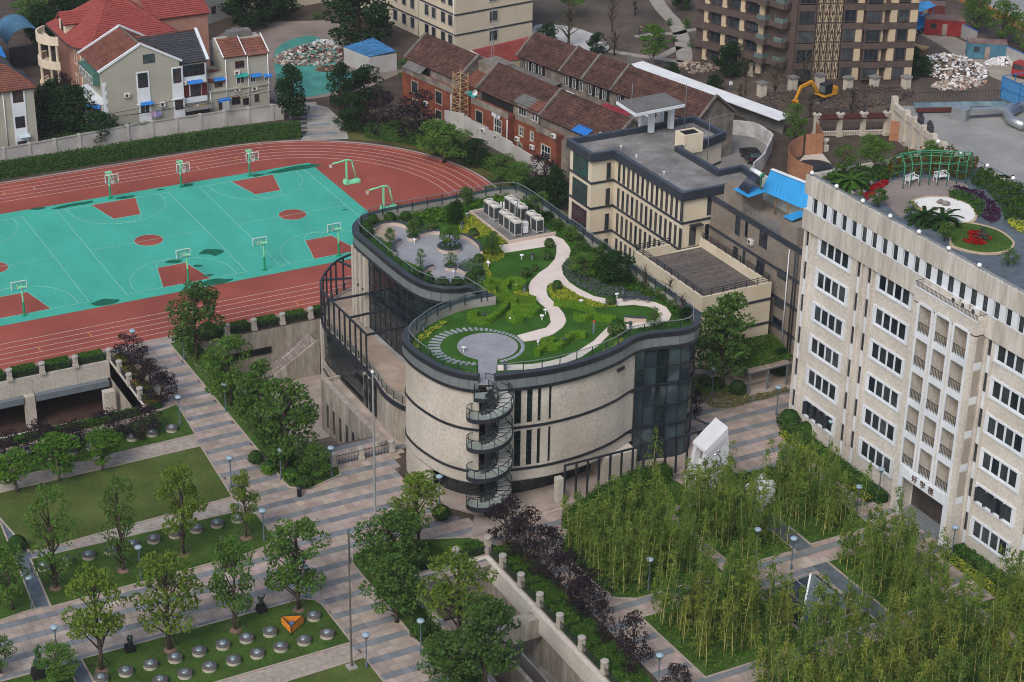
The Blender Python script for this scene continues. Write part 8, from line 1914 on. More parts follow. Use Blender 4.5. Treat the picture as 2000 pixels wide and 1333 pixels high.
# car
def wheel(par, x, y_, r, w_=.2):
 b = MB(); q = MB(); q.lathe([(r, -w_/2), (r, w_/2)], n=14); b.add([(x+a, y_+c, r+bb) for a, bb, c in q.v], q.f, 0); o = b.build('wheel', m_black, par, True); q = MB(); q.lathe([(r*.55, -w_/2-.01), (r*.55, w_/2+.01)], n=10); b = MB(); b.add([(x+a, y_+c, r+bb) for a, bb, c in q.v], q.f, 0); b.build('rim', m_steel, o, True)
def car(p, rz, lb, paint, group=None, L=4.6, W_=1.85, H_=1.7):
 t = thing('parked_car', lb, 'car', p, rz, group)
 pr_ = [(-L/2,.35),(L/2,.35),(L/2,.85),(L/2-.1,1.0),(L*.22,1.08),(L*.08, H_-.06),(-L*.1, H_),(-L*.38, H_-.08),(-L/2+.05,1.1)]
 b = MB(); n = len(pr_); b.add([(x, s*W_/2*(1 if z < 1.12 else .84), z) for s in (-1, 1) for x, z in pr_], [tuple(range(n)), tuple(range(2*n-1, n-1, -1))]+[(i, n+i, n+(i+1) % n, (i+1) % n) for i in range(n)]); b.build('body', paint, t, True)
 for s in (-1,1):
  b = MB(); yy = s*(W_/2*.93); b.add([(L*.18, yy, 1.12), (L*.07, s*W_/2*.86, H_-.14), (-L*.36, s*W_/2*.86, H_-.16), (-L*.42, yy, 1.14)], [(0, 1, 2, 3)]); b.build('side_window', m_glassw, t, True)
  for x in (-L*.32, L*.3): wheel(t, x, s*(W_/2-.08),.34)
 b = MB(); b.add([(L*.235, -W_*.42, 1.12), (L*.235, W_*.42, 1.12), (L*.095, W_*.38, H_-.1), (L*.095, -W_*.38, H_-.1)], [(0, 1, 2, 3)]); b.build('windscreen', m_glassw, t, True); b = MB(); b.add([(-L/2+.02, -W_*.42, 1.15), (-L/2+.02, W_*.42, 1.15), (-L*.40, W_*.38, H_-.14), (-L*.40, -W_*.38, H_-.14)], [(3, 2, 1, 0)]); b.build('rear_window', m_glassw, t, True)
 for s in (-1, 1): b = MB(); b.box(-L/2-.02, s*.7-.15, .75, -L/2+.06, s*.7+.15, 1.0); b.build('tail_light', M('tail_red', (.25, .01, .01)), t, True)
 b = MB(); b.box(-L/2-.025, -.25, .62, -L/2, .25, .75); b.build('number_plate', M('plate_blue', (.03, .12, .5)), t, True)
 return t
car(G(1466, 312, .02), math.radians(75), 'black estate car parked in the little walled court', M('car_black', (.012, .013, .016), .1, 2, rough=.2, spec=.7)); car(G(1818, 8, .03), math.radians(160), 'dark blue car at the kerb in the top right corner', M('car_blue', (.03, .05, .08), .1, 2, rough=.25, spec=.6))
# site containers, truck, stacks
def container(c, L, W_, H_, rz, mt, lb, door=True):
 t = thing('site_container', lb, 'container', (*c, 0), rz)
 b = MB(); b.box(-L/2,-W_/2,.1, L/2, W_/2, H_)
 n = int(L/.35)
 for i in range(n+1):
  x = -L/2+L*i/n;
  for s in (-1,1): b.box(x-.07, s*W_/2-.05,.15, x+.07, s*W_/2+.05, H_-.1)
 for i in range(int(W_/.35)): y_ = -W_/2+.2+.35*i; b.box(-L/2-.05, y_-.06,.15,-L/2+.02, y_+.06, H_-.1)
 o = b.build('shell', mt, t, True)
 b = MB(); b.box(-L/2-.05, -W_/2-.05, H_, L/2+.05, W_/2+.05, H_+.12); b.build('roof', M('rusty_roof', (.22, .15, .14), .3, .8, stain=(.7, .6, .55)), t, True)
 b = MB(); b.box(-.4, -W_/2-.08, .15, .4, -W_/2-.055, 2.1); b.build('door', M('pale_door', (.3, .24, .21), .2, 1), t, True)
 window(t,(0,0,0),0,.9,.9).location = (-L*.28,-W_/2-.06,1.2)
 return t
pA, pB = G2(1812,70), G2(1872,72)
m_cred = M('container_red', (.30, .03, .03), .2, .8, stain=(.7, .65, .65)); m_cblu = M('container_blue', (.07, .20, .28), .2, .8, stain=(.7, .7, .7))
container(G2(1843, 66), 6.5, 3.0, 2.7, math.radians(-38), m_cred, 'red site container with a grey door beside the dusty road'); container(G2(1805, 35), 6.5, 2.8, 2.6, math.radians(-38), M('container_maroon', (.20, .05, .045), .2, .8, stain=(.7, .65, .65)), 'maroon site container behind the red one'); container(G2(1925, 112), 6.2, 2.6, 2.6, math.radians(-35), m_cblu, 'blue site container with a rusty roof near the street')
tk = thing('tipper_truck', 'blue tipper truck with a raised sheet cover beside the tower', 'truck', G(1795, 62), math.radians(15)); m_tb = M('truck_blue', (.02, .22, .55), .12, 1.5, rough=.45)
b = MB(); b.box(-3, -1.1, .7, 1.0, 1.1, .95); b.build('chassis', m_dark, tk, True); b = MB(); b.add([(-3.2, -1.1, .9), (.6, -1.1, 1.0), (.6, 1.1, 1.0), (-3.2, 1.1, .9), (-3.3, -1.15, 1.5), (.6, -1.15, 1.8), (.6, 1.15, 1.8), (-3.3, 1.15, 1.5)], [(0, 3, 2, 1), (0, 1, 5, 4), (1, 2, 6, 5), (2, 3, 7, 6), (3, 0, 4, 7)]); b.build('bed', m_tb, tk, True); b = MB(); b.box(1.0, -1.05, .8, 2.6, 1.05, 2.4); b.build('cab', m_tb, tk, True); b = MB(); b.box(2.61, -.9, 1.5, 2.63, .9, 2.2); b.build('windscreen', m_glassw, tk, True)
b = MB(); b.add([(-2.6, -1.6, 4.2), (1.8, -1.6, 4.5), (1.8, 0, 5.0), (-2.6, 0, 4.7), (1.8, 1.6, 4.5), (-2.6, 1.6, 4.2)], [(0, 1, 2, 3), (3, 2, 4, 5)]); b.build('cover', M('cover_blue', (.06, .30, .60), .15, .8), tk, True); b = MB(); [b.bar((x, y_, 1.0), (x, y_, 4.3), .08) for x in (-2.4, 1.6) for y_ in (-1.3, 1.3)]; b.build('cover_post', m_tb, tk, True)
for x in (-2.2,-1.0,1.8):
 for y_ in (-1,1): wheel(tk, x, y_,.5,.3)
rt = thing('red_truck', 'red truck cab parked at the right edge by the rubbish heap', 'truck', G(1992, 152), math.radians(200)); b = MB(); b.box(-1.2, -1.1, .6, 1.0, 1.1, 2.5); b.build('cab', M('truck_red', (.30, .03, .03), .15, 1, rough=.4), rt, True); b = MB(); b.box(1.0, -.9, 1.5, 1.02, .9, 2.3); b.build('windscreen', m_glassw, rt, True); b = MB(); b.box(-5, -1.1, .8, -1.25, 1.1, 1.6); b.build('bed', M('truck_red', (.3, .03, .03)), rt, True)
for x in (-4,0): [wheel(rt, x, s,.5,.3) for s in (-1,1)]
tm_ = thing('timber_stack', 'stack of brown timber beside the tower corner', 'timber stack', G(1780, 112));
for k in range(6): b = MB(); b.obox((0, 0, .2+.35*k), (1.6, 5.0, .3), .5); b.build('timber', M('stack_brown', (.12, .065, .04), .25, 2) if k < 5 else m_bamp, tm_, True)
sfence = thing('street_hoarding', 'orange hoarding along the far side of the street', 'hoarding', G(1900, 20)); q = [G2(1845, -12), G2(1925, 26), G2(2010, 66)]; mb = MB(); mb.band(q, -.1, .1, 0, 1.5); mb.build('board', M('orange_brown', (.38, .17, .05), .15, .6), sfence)
for p in resample(q, 3): mb = MB(); mb.bar((*p, 0), (*p, 2.0), .2); mb.build('post', m_dark, sfence)
gfence = thing('site_fence', 'grey and blue sheet fence between the containers and the street', 'fence', G(1880, 70)); q = [G2(1876, 74), G2(1912, 92)]; q2 = [G2(1962, 118), G2(2010, 140)]
for qq in (q, q2):
 for a, b in zip(resample(qq, 1.5), resample(qq, 1.5)[1:]): mb = MB(); mb.bar((*a, 1.2), (*b, 1.2), .06, 2.3); mb.build('sheet', m_lgrey, gfence); mb = MB(); mb.bar((*a, 2.4), (*b, 2.4), .1, .12); mb.build('cap', m_bawn, gfence)
for i, (a, b) in enumerate(((1487, 188), (1547, 177), (1600, 172), (1655, 178), (1706, 176), (1768, 176), (1468, 148))): gpst = thing('garden_pier', 'pale stone gate pier, %s from the left in front of the tower' % ORD[(i+1) % 7], 'pier', G(a, b), group='stone piers in front of the tower'); p_ = MB(); p_.box(-.55, -.55, 0, .55, .55, 2.0); p_.build('shaft', m_ston, gpst, True); p_ = MB(); p_.box(-.7, -.7, 2.0, .7, .7, 2.25); p_.build('cap', m_concd, gpst, True)
def person(p, lb, shirt, trousers, hat=None, rz=0., bend=0.):
 t = thing('person', lb, 'person', p, rz)
 vs = [(0,0,.95),(0,-.04*bend,1.2),(0,-.1*bend,1.45),(0,-.14*bend,1.6),(0,-.16*bend,1.72),(-.1,0,.9),(-.12,.04,.5),(-.12,.05,.06),(.1,0,.9),(.13,-.08,.5),(.13,-.02,.06),(-.2,-.08*bend,1.42),(-.26,-.12,1.15),(-.24,-.25,.95),(.2,-.08*bend,1.42),(.26,-.1,1.15),(.25,-.22,.95)]
 es = [(0,1),(1,2),(2,3),(3,4),(0,5),(5,6),(6,7),(0,8),(8,9),(9,10),(2,11),(11,12),(12,13),(2,14),(14,15),(15,16)]
 me = bpy.data.meshes.new('body'); me.from_pydata(vs, es, []); o = link('body', me, t); md = o.modifiers.new('s', 'SKIN'); rs = [.15, .15, .17, .07, .11, .1, .075, .055, .1, .075, .055, .07, .05, .04, .07, .05, .04]
 for v_, r_ in zip(me.skin_vertices[0].data, rs): v_.radius = (r_, r_)
 me.skin_vertices[0].data[0].use_root = True; me.materials.append(shirt)
 bpy.context.view_layer.update(); mm = bpy.data.meshes.new_from_object(o.evaluated_get(bpy.context.evaluated_depsgraph_get())); o.modifiers.clear(); o.data = mm
 mm.materials.clear(); [mm.materials.append(x) for x in (shirt, trousers, M('skin_tone', (.42, .26, .18), .05, 2))]
 for f in mm.polygons: z = f.center.z; f.material_index = 1 if z < .93 else 2 if z > 1.52 or (abs(f.center.x) > .22 and z < 1.12) else 0
 b = MB(); b.lathe([(.02, 1.92), (.1, 1.88), (.13, 1.8), (.13 if hat is None else .17, 1.74)][::-1], (0, -.16*bend, -.06), 10); b.build('hair' if hat is None else 'hard_hat', hat or m_black, t, True)
m_dkc = M('dark_cloth', (.03, .03, .04)); m_wsh = M('white_shirt', (.6, .62, .68)); m_bsh = M('blue_shirt', (.05, .15, .45))
person(G(1426, 178), 'person in a pale blue top standing on the building site', m_wsh, M('grey_trousers', (.1, .12, .16))); person(G(1249, 70), 'person in dark clothes bending on the site path', m_dkc, m_dkc, None, 1.0, 2.0); person(G(1841, 128), 'person in a yellow hard hat on the white rubbish heap', M('red_brown_shirt', (.2, .08, .06)), m_dkc, M('yellow_hat', (.7, .4, .02)))
def bike(p, rz, lb, shirt):
 t = thing('bicycle', 'dark bicycle ridden %s' % lb, 'bicycle', p, rz)
 for y_ in (-.5, .5): b = MB(); b.tube([(0, y_+.33*math.cos(a), .33+.33*math.sin(a)) for a in np.linspace(0, 2*math.pi, 13)], .03, 4); b.build('wheel', m_black, t, True)
 b = MB(); b.path([(0, -.5, .33), (0, -.3, .85), (0, .15, .8), (0, .5, .33), (0, .05, .3), (0, -.3, .8)], .05); b.bar((-.28, -.3, .98), (.28, -.3, .98), .04); b.build('frame', m_dark, t, True)
 b = MB(); b.box(-.08, .08, .86, .08, .36, .92); b.build('saddle', m_black, t, True)
 person((p[0], p[1], p[2]+.25), 'cyclist %s' % lb, shirt, m_dkc, None, rz)
bike(G(1838, 13, .03), .6, 'near the top of the street, in dark clothes', m_dkc); bike(G(1988, 88, .03), .6, 'behind the street tree at the right, in an orange top', M('orange_top', (.45, .12, .03)))
# utility pole with sign behind hedge, overhead wires on the sage house
up = thing('utility_pole', 'pale utility pole with a small box panel behind the track hedge', 'pole', (*G2(444, 253), 0)); b = MB(); b.lathe([(.12, 0), (.09, 4.2)], n=8); b.build('pole', m_conc, up, True); b = MB(); b.box(-.5, -.1, 3.0, .5, .1, 4.2); b.build('panel', m_lgrey, up, True)
wr = thing('overhead_wires', 'dark cables sagging across the front of the sage houses', 'cable', (0, 39, 4))
for (a, b, za, zb, sg) in ((-2.8,20,3.6,4.3,.5),(-2.8,31,3.2,3.7,.6),(7,31.5,2.9,3.2,.3)):
 mb = MB(); mb.tube([(a+(b-a)*t, 38.2, za+(zb-za)*t-sg*4*t*(1-t)) for t in np.linspace(0, 1, 12)], .035, 4); mb.build('cable', m_black, wr)
# trees
l_cam = leafmat('camphor_leaf', (.048, .115, .026), (.115, .21, .046), .3); l_yg = leafmat('yellow_green_leaf', (.12, .215, .030), (.245, .34, .055), .25, .42)
l_mgr = leafmat('fresh_leaf', (.066, .155, .030), (.145, .265, .05), .25, .4); l_pur = leafmat('purple_leaf', (.020, .015, .018), (.046, .034, .038), .3, .15)
l_bam = leafmat('bamboo_leaf', (.085, .175, .032), (.225, .31, .055), .35, .4, .5); l_blue = leafmat('blue_spruce_leaf', (.05, .11, .09), (.09, .16, .13), .2); l_bare = leafmat('sparse_leaf', (.10, .11, .05), (.16, .20, .07), .3)
l_bam2 = leafmat('bamboo_leaf_yellow', (.15, .21, .035), (.30, .34, .06), .35, .4, .5); l_bam3 = leafmat('bamboo_leaf_deep', (.045, .12, .025), (.12, .22, .045), .35, .4, .5)
TM = {}
def tree_meshes(sp, k):
 """trunk and crown meshes of one kind, 6 m tall and 4 m wide"""
 if (sp, k) in TM: return TM[(sp, k)]
 leaf, cb, ncl, rc, per, sz, flat, limb, bark = SP[sp]; r = random.Random(hash((sp, k)) % 9999 if False else sum(map(ord, sp))*7+k*131)
 C_, R_ = [],[]
 for i in range(ncl):
  a = r.uniform(0, 6.283); f = (i+.5)/ncl; z = 6*(cb+(1-cb)*(.06+.86*f)); e = math.sqrt(max(.03, 1-((z/6-cb)/(1-cb)*2-.86)**2)) if limb != 'cone' else 1.05-(z/6-cb)/(1-cb)
  rad = 2*e*math.sqrt(r.uniform(.12,1))*.86; C_.append((rad*math.cos(a), rad*math.sin(a), z)); R_.append(rc*r.uniform(.7,1.25))
 C_.append((0,0,6-rc)); R_.append(rc)
 crown = leaf_mesh('crown', clump_points(C_, R_, per, k, flat), sz, leaf, .45, k)
 mb = MB(); top = 6*(cb+(1-cb)*.55); bend = [r.uniform(-.12,.12) for _ in range(4)]
 mb.tube([(0,0,0),(bend[0], bend[1],6*cb*.6),(bend[2], bend[3], top),(0,0,5.4)],[.15,.12,.07,.02],7)
 for c in C_[::(1 if limb == 'bare' else 2)]:
  z0 = min(top, max(6*cb*.55, c[2]-1.1-.25*math.hypot(c[0], c[1]))); mb.tube([(bend[2]*z0/top, bend[3]*z0/top, z0),(c[0]*.55, c[1]*.55, z0+(c[2]-z0)*.62), c],[.06,.04,.012],5)
 TM[(sp, k)] = (mb.mesh('trunk', bark), crown); return TM[(sp, k)]
#        leaf, crown base, clumps, clump radius, leaves per r2, leaf size, flatness, limbs, bark
SP = {'camphor': (l_cam, .24, 36, .62, 230, .24, .7, '', m_bark), 'young': (l_yg, .28, 34, .55, 290, .21, .65, '', m_bark), 'fresh': (l_mgr, .22, 34, .6, 260, .22, .7, '', m_bark), 'thin': (l_mgr, .14, 32, .48, 260, .20, .8, '', m_bark),
   'maple': (l_lush, .28, 30, .6, 240, .24, .45, '', m_barkl), 'purple': (l_pur, .1, 30, .58, 190, .22, .75, '', m_bark), 'dark': (l_dark, .08, 38, .7, 230, .26, .8, '', m_bark), 'bare': (l_bare, .28, 26, .5, 30, .18, .9, 'bare', m_bark), 'bush': (l_mgr, .02, 26, .68, 170, .24, .8, '', m_bark), 'conic': (l_blue, .05, 24, .5, 190, .2, .6, 'cone', m_bark)}
def tree(u, v, vt, wpx, sp, lb, group=None, z=.0, stakes=False, nm=None):
 x, y = G2(u, v, z); h = max(.8, ZA(x, y, vt)-z); d = math.dist((x, y, z), CAM); wd = wpx/(FPX/d); k = RND.randrange(3); tr_, cr_ = tree_meshes(sp, k)
 t = thing(nm or {'bush': 'bush', 'purple': 'purple_leaf_tree', 'conic': 'spruce_shrub'}.get(sp, 'broadleaf_tree'), lb, 'bush' if sp == 'bush' else 'tree', (x, y, z), RND.uniform(0, 6.28), group); s_ = (wd/4, wd/4, h/6)
 link('trunk', tr_, t, sc=s_); link('crown', cr_, t, sc=s_)
 if stakes:
  for i in range(4): a = .8+1.57*i; b = MB(); b.tube([(1.1*math.cos(a), 1.1*math.sin(a), .0), (.1*math.cos(a), .1*math.sin(a), 1.5)], .035, 4); b.build('stake', m_bark, t, True)
  b = MB(); b.lathe([(.55, .0), (.2, .14)], n=10); b.build('soil_mound', m_mulch2, t, True)
 return t
m_mulch2 = M('tree_pit_soil', (.17, .11, .08), .2, 3)
g1, g2, g3, g4 = 'staked trees on the skylight lawn', 'staked trees on the front lawn', 'purple leaf trees', 'trees on the path bed'
for a in [(108, 1149, 945, 112, 'thin', 'tall loose staked tree at the left end of the skylight lawn', g1), (240, 1115, 930, 92, 'thin', 'loose staked tree second from the left on the skylight lawn', g1), (359, 1084, 905, 96, 'young', 'yellow green staked tree third from the left on the skylight lawn', g1), (480, 1051, 918, 62, 'young', 'slim yellowing staked tree at the right tip of the skylight lawn', g1),
    (198, 1310, 1103, 118, 'young', 'tall staked tree with a yellow green top, leftmost on the front lawn', g2), (332, 1270, 1083, 135, 'young', 'wide staked tree with a drooping right branch on the front lawn', g2), (460, 1231, 1045, 90, 'fresh', 'compact deep green staked tree on the front lawn', g2), (583, 1191, 1013, 128, 'fresh', 'spreading staked tree at the right end of the front lawn', g2)]: tree(*a, z=.09, stakes=True)
for a in [(35, 962, 878, 95, 'maple', 'bright green maple nearest the left edge on the granite path'), (115, 942, 852, 105, 'maple', 'bright green maple in the middle of the granite path'), (200, 920, 842, 88, 'maple', 'yellow green maple nearest the purple trees on the granite path')]: tree(*a, group='bright maples on the granite path')
for a in [(250, 707, 655, 66, 'at the top of the row by the track'), (281, 737, 678, 68, 'second from the top beside the path'), (296, 762, 700, 62, 'third from the top beside the path'), (316, 790, 728, 76, 'lowest beside the path'), (12, 912, 840, 78, 'at the left edge of the garage court hedge'), (81, 895, 822, 78, 'second from the left below the garage court'), (146, 880, 822, 74, 'third from the left below the garage court'), (214, 862, 802, 76, 'fourth from the left below the garage court'), (277, 850, 795, 84, 'at the corner below the sloping rim'),
    (990, 1075, 962, 84, 'tallest, hiding the foot of the spiral stair'), (1027, 1103, 985, 84, 'second from the spiral stair down the bed'), (1066, 1130, 1028, 88, 'third from the spiral stair down the bed'), (1112, 1180, 1070, 84, 'fourth from the spiral stair down the bed'), (1150, 1212, 1110, 84, 'fifth from the spiral stair down the bed'), (1178, 1262, 1170, 46, 'thin, between the fifth and the large one'), (1236, 1318, 1196, 86, 'large and reddish near the bottom'), (1316, 1362, 1296, 70, 'cut by the bottom edge'), (1358, 818, 762, 34, 'small, beside the glass corner of the hall')]: tree(*a[:4], 'purple', 'dark purple leaf tree %s' % a[4], g3)
for a in [(386, 700, 553, 108, 'camphor', 'tall dark tree at the head of the path bed'), (452, 792, 655, 104, 'fresh', 'broad green tree with a round crown on the path bed'), (510, 862, 705, 96, 'camphor', 'dark tree second down the path bed'), (560, 918, 740, 132, 'fresh', 'large spreading tree with a pale trunk on the path bed'), (614, 935, 868, 70, 'fresh', 'small round tree at the gate corner of the path bed'), (540, 905, 812, 70, 'camphor', 'lower dark tree behind the pale trunk')]: tree(*a, g4, .1)
for a in [(818, 1072, 922, 112, 'young', 'light green round tree in front of the hall by the spiral stair', .1), (760, 1135, 1005, 140, 'camphor', 'dark bushy tree at the head of the front pit', .1), (775, 1215, 1085, 120, 'camphor', 'dark tree on the left rim of the front pit', .1), (895, 1262, 1078, 150, 'young', 'yellow green tree hanging over the front pit', .1), (945, 1345, 1165, 150, 'camphor', 'big dark tree at the bottom beside the front pit', .1), (725, 1080, 1003, 52, 'bare', 'thin branchy shrub at the pit bed corner', .1), (880, 1340, 1240, 120, 'camphor', 'dark tree cut by the bottom edge left of the front pit', .1),
    (1412, 758, 575, 135, 'camphor', 'big dark green tree in front of the deck terrace', .1), (1518, 735, 680, 44, 'dark', 'small dark tree between the pergola and the block', 0), (25, 1190, 1068, 92, 'fresh', 'feathery green tree at the left edge beside the slate path', .1), (2, 1315, 1245, 60, 'fresh', 'tree cut by the left edge near the bottom', .1), (115, 1333, 1262, 88, 'fresh', 'small green tree in the bottom left corner', .1)]: tree(*a[:6], z=a[6])
g5, g6, g7 = 'trees behind the far bend of the track', 'trees round the old houses', 'trees of the building site'
for a in [(742, 268, 172, 72, 'purple', 'dark purple tree left of the brick terrace'), (812, 278, 175, 96, 'purple', 'bigger dark purple tree in front of the brick terrace'), (690, 250, 180, 62, 'dark', 'green tree beside the stone lane'), (868, 318, 235, 112, 'fresh', 'pale green spreading tree at the bend of the track'), (665, 215, 120, 52, 'dark', 'reddish topped tree left of the blue shed'), (712, 205, 130, 74, 'dark', 'dark tree in front of the blue shed'), (770, 275, 230, 50, 'bush', 'yellow green bush under the purple trees'), (572, 238, 128, 66, 'dark', 'tree at the corner of the sage annex'), (1015, 365, 318, 64, 'fresh', 'bushy tree behind the roof garden parapet'), (1062, 380, 300, 72, 'purple', 'dark tree between the hall and the cream school'), (1085, 410, 325, 52, 'dark', 'green tree against the cream school'), (1060, 395, 350, 90, 'dark', 'low dark tree behind the hall'), (985, 350, 300, 70, 'bush', 'hedge bush on the far bend'), (925, 325, 270, 60, 'dark', 'dark bush below the pale stepped wall')]: tree(*a, g5)
for a in [(150, 258, 165, 100, 'dark', 'dark tree between the left house and the gabled house'), (105, 255, 158, 70, 'dark', 'dark shrub tree beside the left sage house'), (195, 278, 215, 70, 'dark', 'low tree at the corner of the gabled house'), (120, 190, 145, 60, 'purple', 'purple shrub in front of the villa drive'), (85, 92, 10, 70, 'dark', 'dark tree behind the yellow house'), (115, 60, -20, 90, 'dark', 'dark tree left of the villa roof'), (65, 70, -10, 70, 'fresh', 'lighter tree behind the yellow house'), (150, 40, -30, 60, 'dark', 'dark tree above the villa roof'), (700, 92, -40, 130, 'dark', 'huge dark tree in front of the school block'), (490, 55, -30, 100, 'dark', 'dark tree at the back of the school yard'), (545, 35, -30, 90, 'dark', 'second dark tree at the back of the school yard'), (455, 45, -20, 40, 'maple', 'pale palm like tree beside the grey apartments'), (618, 38, 20, 22, 'bush', 'small round bush at the school drive'), (790, 150, 115, 38, 'bush', 'bush behind the blue shed')]: tree(*a, g6)
for a in [(1110, 90, 0, 80, 'bare', 'bare spreading tree by the round concrete pad'), (1112, 35, -40, 60, 'maple', 'light green tree at the top of the building site'), (1070, 90, 45, 42, 'dark', 'dark round shrub left of the concrete pad'), (1165, 105, 65, 38, 'dark', 'dark shrub at the edge of the concrete pad'), (1195, 62, -40, 52, 'bare', 'tall bare tree on the churned earth'), (1200, 108, 52, 50, 'bare', 'bare reddish tree beside the cement path'), (1275, 132, 45, 62, 'maple', 'bright leafed young tree behind the white wall'), (1312, 150, 122, 34, 'dark', 'round dark shrub beside the muddy track'), (1395, 178, 145, 36, 'dark', 'round dark shrub right of the muddy track'), (1370, 75, 0, 50, 'bare', 'bare tree near the cement path'), (1405, 118, 30, 56, 'bare', 'bare tree in front of the tower wing'), (1425, 100, 30, 46, 'maple', 'bright young tree in front of the tower wing'), (1425, 150, 85, 62, 'dark', 'dark tree below the tower wing'), (1455, 185, 105, 44, 'bare', 'thin tree beside the stone pier'), (1445, 195, 158, 46, 'bare', 'grey bush behind the white wall end'), (1512, 192, 105, 58, 'bare', 'propped bare tree in front of the tower corner'), (1568, 185, 90, 50, 'bare', 'propped bare tree beside the excavator'), (1582, 230, 172, 48, 'bare', 'small bare tree on the dark soil'), (1662, 225, 160, 56, 'bare', 'bare bush tree right of the excavator'), (1548, 285, 200, 52, 'fresh', 'fresh green tree at the end of the white wall'), (1775, 155, 90, 44, 'dark', 'dark tree at the tower corner'), (1803, 150, 108, 38, 'dark', 'dark tree beside the rubbish heap'), (1308, 50, 36, 16, 'bush', 'small round bush left of the cement path'), (1338, 48, 34, 16, 'bush', 'small round bush right of the cement path'), (1342, 56, 40, 16, 'bush', 'second small bush right of the cement path'), (1318, 82, 70, 16, 'bush', 'small bush beside the path steps'), (1352, 92, 76, 22, 'bush', 'low bush by the rubble on the path'), (1378, 118, 96, 30, 'bush', 'wide low bush on the building site'), (1905, 68, -10, 60, 'fresh', 'street tree nearest the containers'), (1955, 85, 0, 66, 'fresh', 'street tree in the middle of the kerb'), (1998, 112, 20, 46, 'fresh', 'street tree at the right edge'), (1900, 40, -30, 40, 'fresh', 'street tree at the top edge'), (1240, 30, -20, 44, 'bare', 'bare tree at the top of the site'), (1330, 20, -40, 40, 'dark', 'dark shrub at the top edge of the site')]: tree(*a, g7)
# trees and shrubs of the two roof gardens
g8 = 'small trees in the roof garden'
for f, a, b, t_, w_, sp, lb in [(zl, 565, 640, 470, 22, 'fresh', 'vase shaped tree in the gravel corner'), (zl, 815, 590, 380, 28, 'fresh', 'shrub tree in the small back planter'), (zl, 1215, 690, 440, 42, 'fresh', 'flat topped tree in the big round planter'), (zl, 900, 915, 690, 26, 'thin', 'slim tree at the front of the paved court'), (zl, 1222, 900, 735, 34, 'thin', 'thin tree in the front planter'), (zl, 1680, 780, 520, 42, 'camphor', 'dark round tree beside the court exit'), (zl, 1280, 430, 180, 36, 'dark', 'dark upright tree beyond the planter'), (zl, 1390, 210, 30, 34, 'camphor', 'tree against the far parapet'), (zg, 735, 600, 455, 66, 'fresh', 'wide pale tree over the purple flowers'), (zg, 930, 640, 430, 78, 'dark', 'dark feathery shrub mass by the right parapet'), (zg, 1130, 680, 520, 44, 'bare', 'sparse shrub against the right parapet'), (zg, 1290, 720, 590, 42, 'bare', 'second sparse shrub against the right parapet'), (zg, 1190, 940, 800, 40, 'thin', 'thin shrub behind the low curved wall'), (zg, 1370, 840, 700, 44, 'bare', 'sparse shrub at the right corner of the roof'), (zg, 640, 350, 270, 40, 'bush', 'shrub right of the chillers'), (zg, 400, 170, 70, 40, 'bush', 'shrub behind the chillers'), (zg, 1170, 730, 670, 24, 'bush', 'yellow green bush in the flower bed')]:
 u, v = f(a, b); tree(u, v, f(a, t_)[1], w_, sp, lb+' of the hall roof garden', g8, ZR)
for i, (a, b) in enumerate(((700, 430), (760, 500), (830, 560), (880, 600), (1010, 640), (560, 290), (500, 230), (700, 370), (1240, 740), (1340, 800), (1400, 880), (860, 470), (460, 130))): u, v = zg(a, b); tree(u, v, v-RND.uniform(14, 30), RND.uniform(24, 44), ('bush', 'fresh', 'dark', 'camphor')[i % 4], '%s shrub along the right side of the hall roof, counted from the front corner' % ORD[12-i], 'shrubs along the right roof edge', ZR)
g9 = 'trees in the block roof garden'
for a, b, t_, w_, sp, lb in [(690, 620, 385, 74, 'fresh', 'broad layered tree at the back'), (470, 690, 450, 64, 'thin', 'light bushy tree at the back left'), (1100, 545, 425, 34, 'fresh', 'round bush tree behind the arbour'), (725, 905, 775, 36, 'camphor', 'round tree by the parapet and red flowers'), (1200, 1155, 1010, 38, 'camphor', 'round tree by the parapet beside the oval lawn'), (955, 1010, 860, 38, 'thin', 'thin flowering shrub by the gravel'), (1660, 1330, 1200, 46, 'thin', 'thin pink flowering shrub on the slate paving'), (1470, 1140, 1040, 40, 'conic', 'blue green spruce in the red flowers')]:
 u, v = z6(a, b); tree(u, v, z6(a, t_)[1], w_, sp, lb+' of the block roof garden', g9, ZG)
def cycad(p, s_, lb, mt, nm):
 g = random.Random(int(p[0]*9)); t = thing(nm, lb, 'palm', p, 0, 'cycads and palm in the block roof garden'); b = MB(); b.lathe([(.16*s_, 0), (.14*s_, .5*s_)], n=8); b.build('trunk', m_bark, t, True)
 for i in range(26):
  a = 2.4*i; e = .9-.045*i; q = [(r_*s_*math.cos(a), r_*s_*math.sin(a), s_*(.5+e*r_*.9-.45*r_*r_)) for r_ in (.1,.5,.9,1.25)]; b = MB()
  for p0_, p1_ in zip(q, q[1:]): n_ = (-math.sin(a)*.13*s_, math.cos(a)*.13*s_); b.quad((p0_[0]-n_[0], p0_[1]-n_[1], p0_[2]-.05),(p1_[0]-n_[0], p1_[1]-n_[1], p1_[2]-.05), p1_, p0_); b.quad(p0_, p1_,(p1_[0]+n_[0], p1_[1]+n_[1], p1_[2]-.05),(p0_[0]+n_[0], p0_[1]+n_[1], p0_[2]-.05))
  b.build('frond', mt, t, True)
for a, b, s_, lb in ((1050, 1020, 1.5, 'left of the pair of dark cycads by the gravel'), (1180, 1040, 1.6, 'right of the pair of dark cycads by the gravel'), (520, 770, 1.7, 'fan palm beside the parapet on the block roof')): cycad((*G2(*z6(a, b), ZG), ZG), s_, lb, l_dark if s_ < 1.65 else l_mid, 'cycad' if s_ < 1.65 else 'palm')
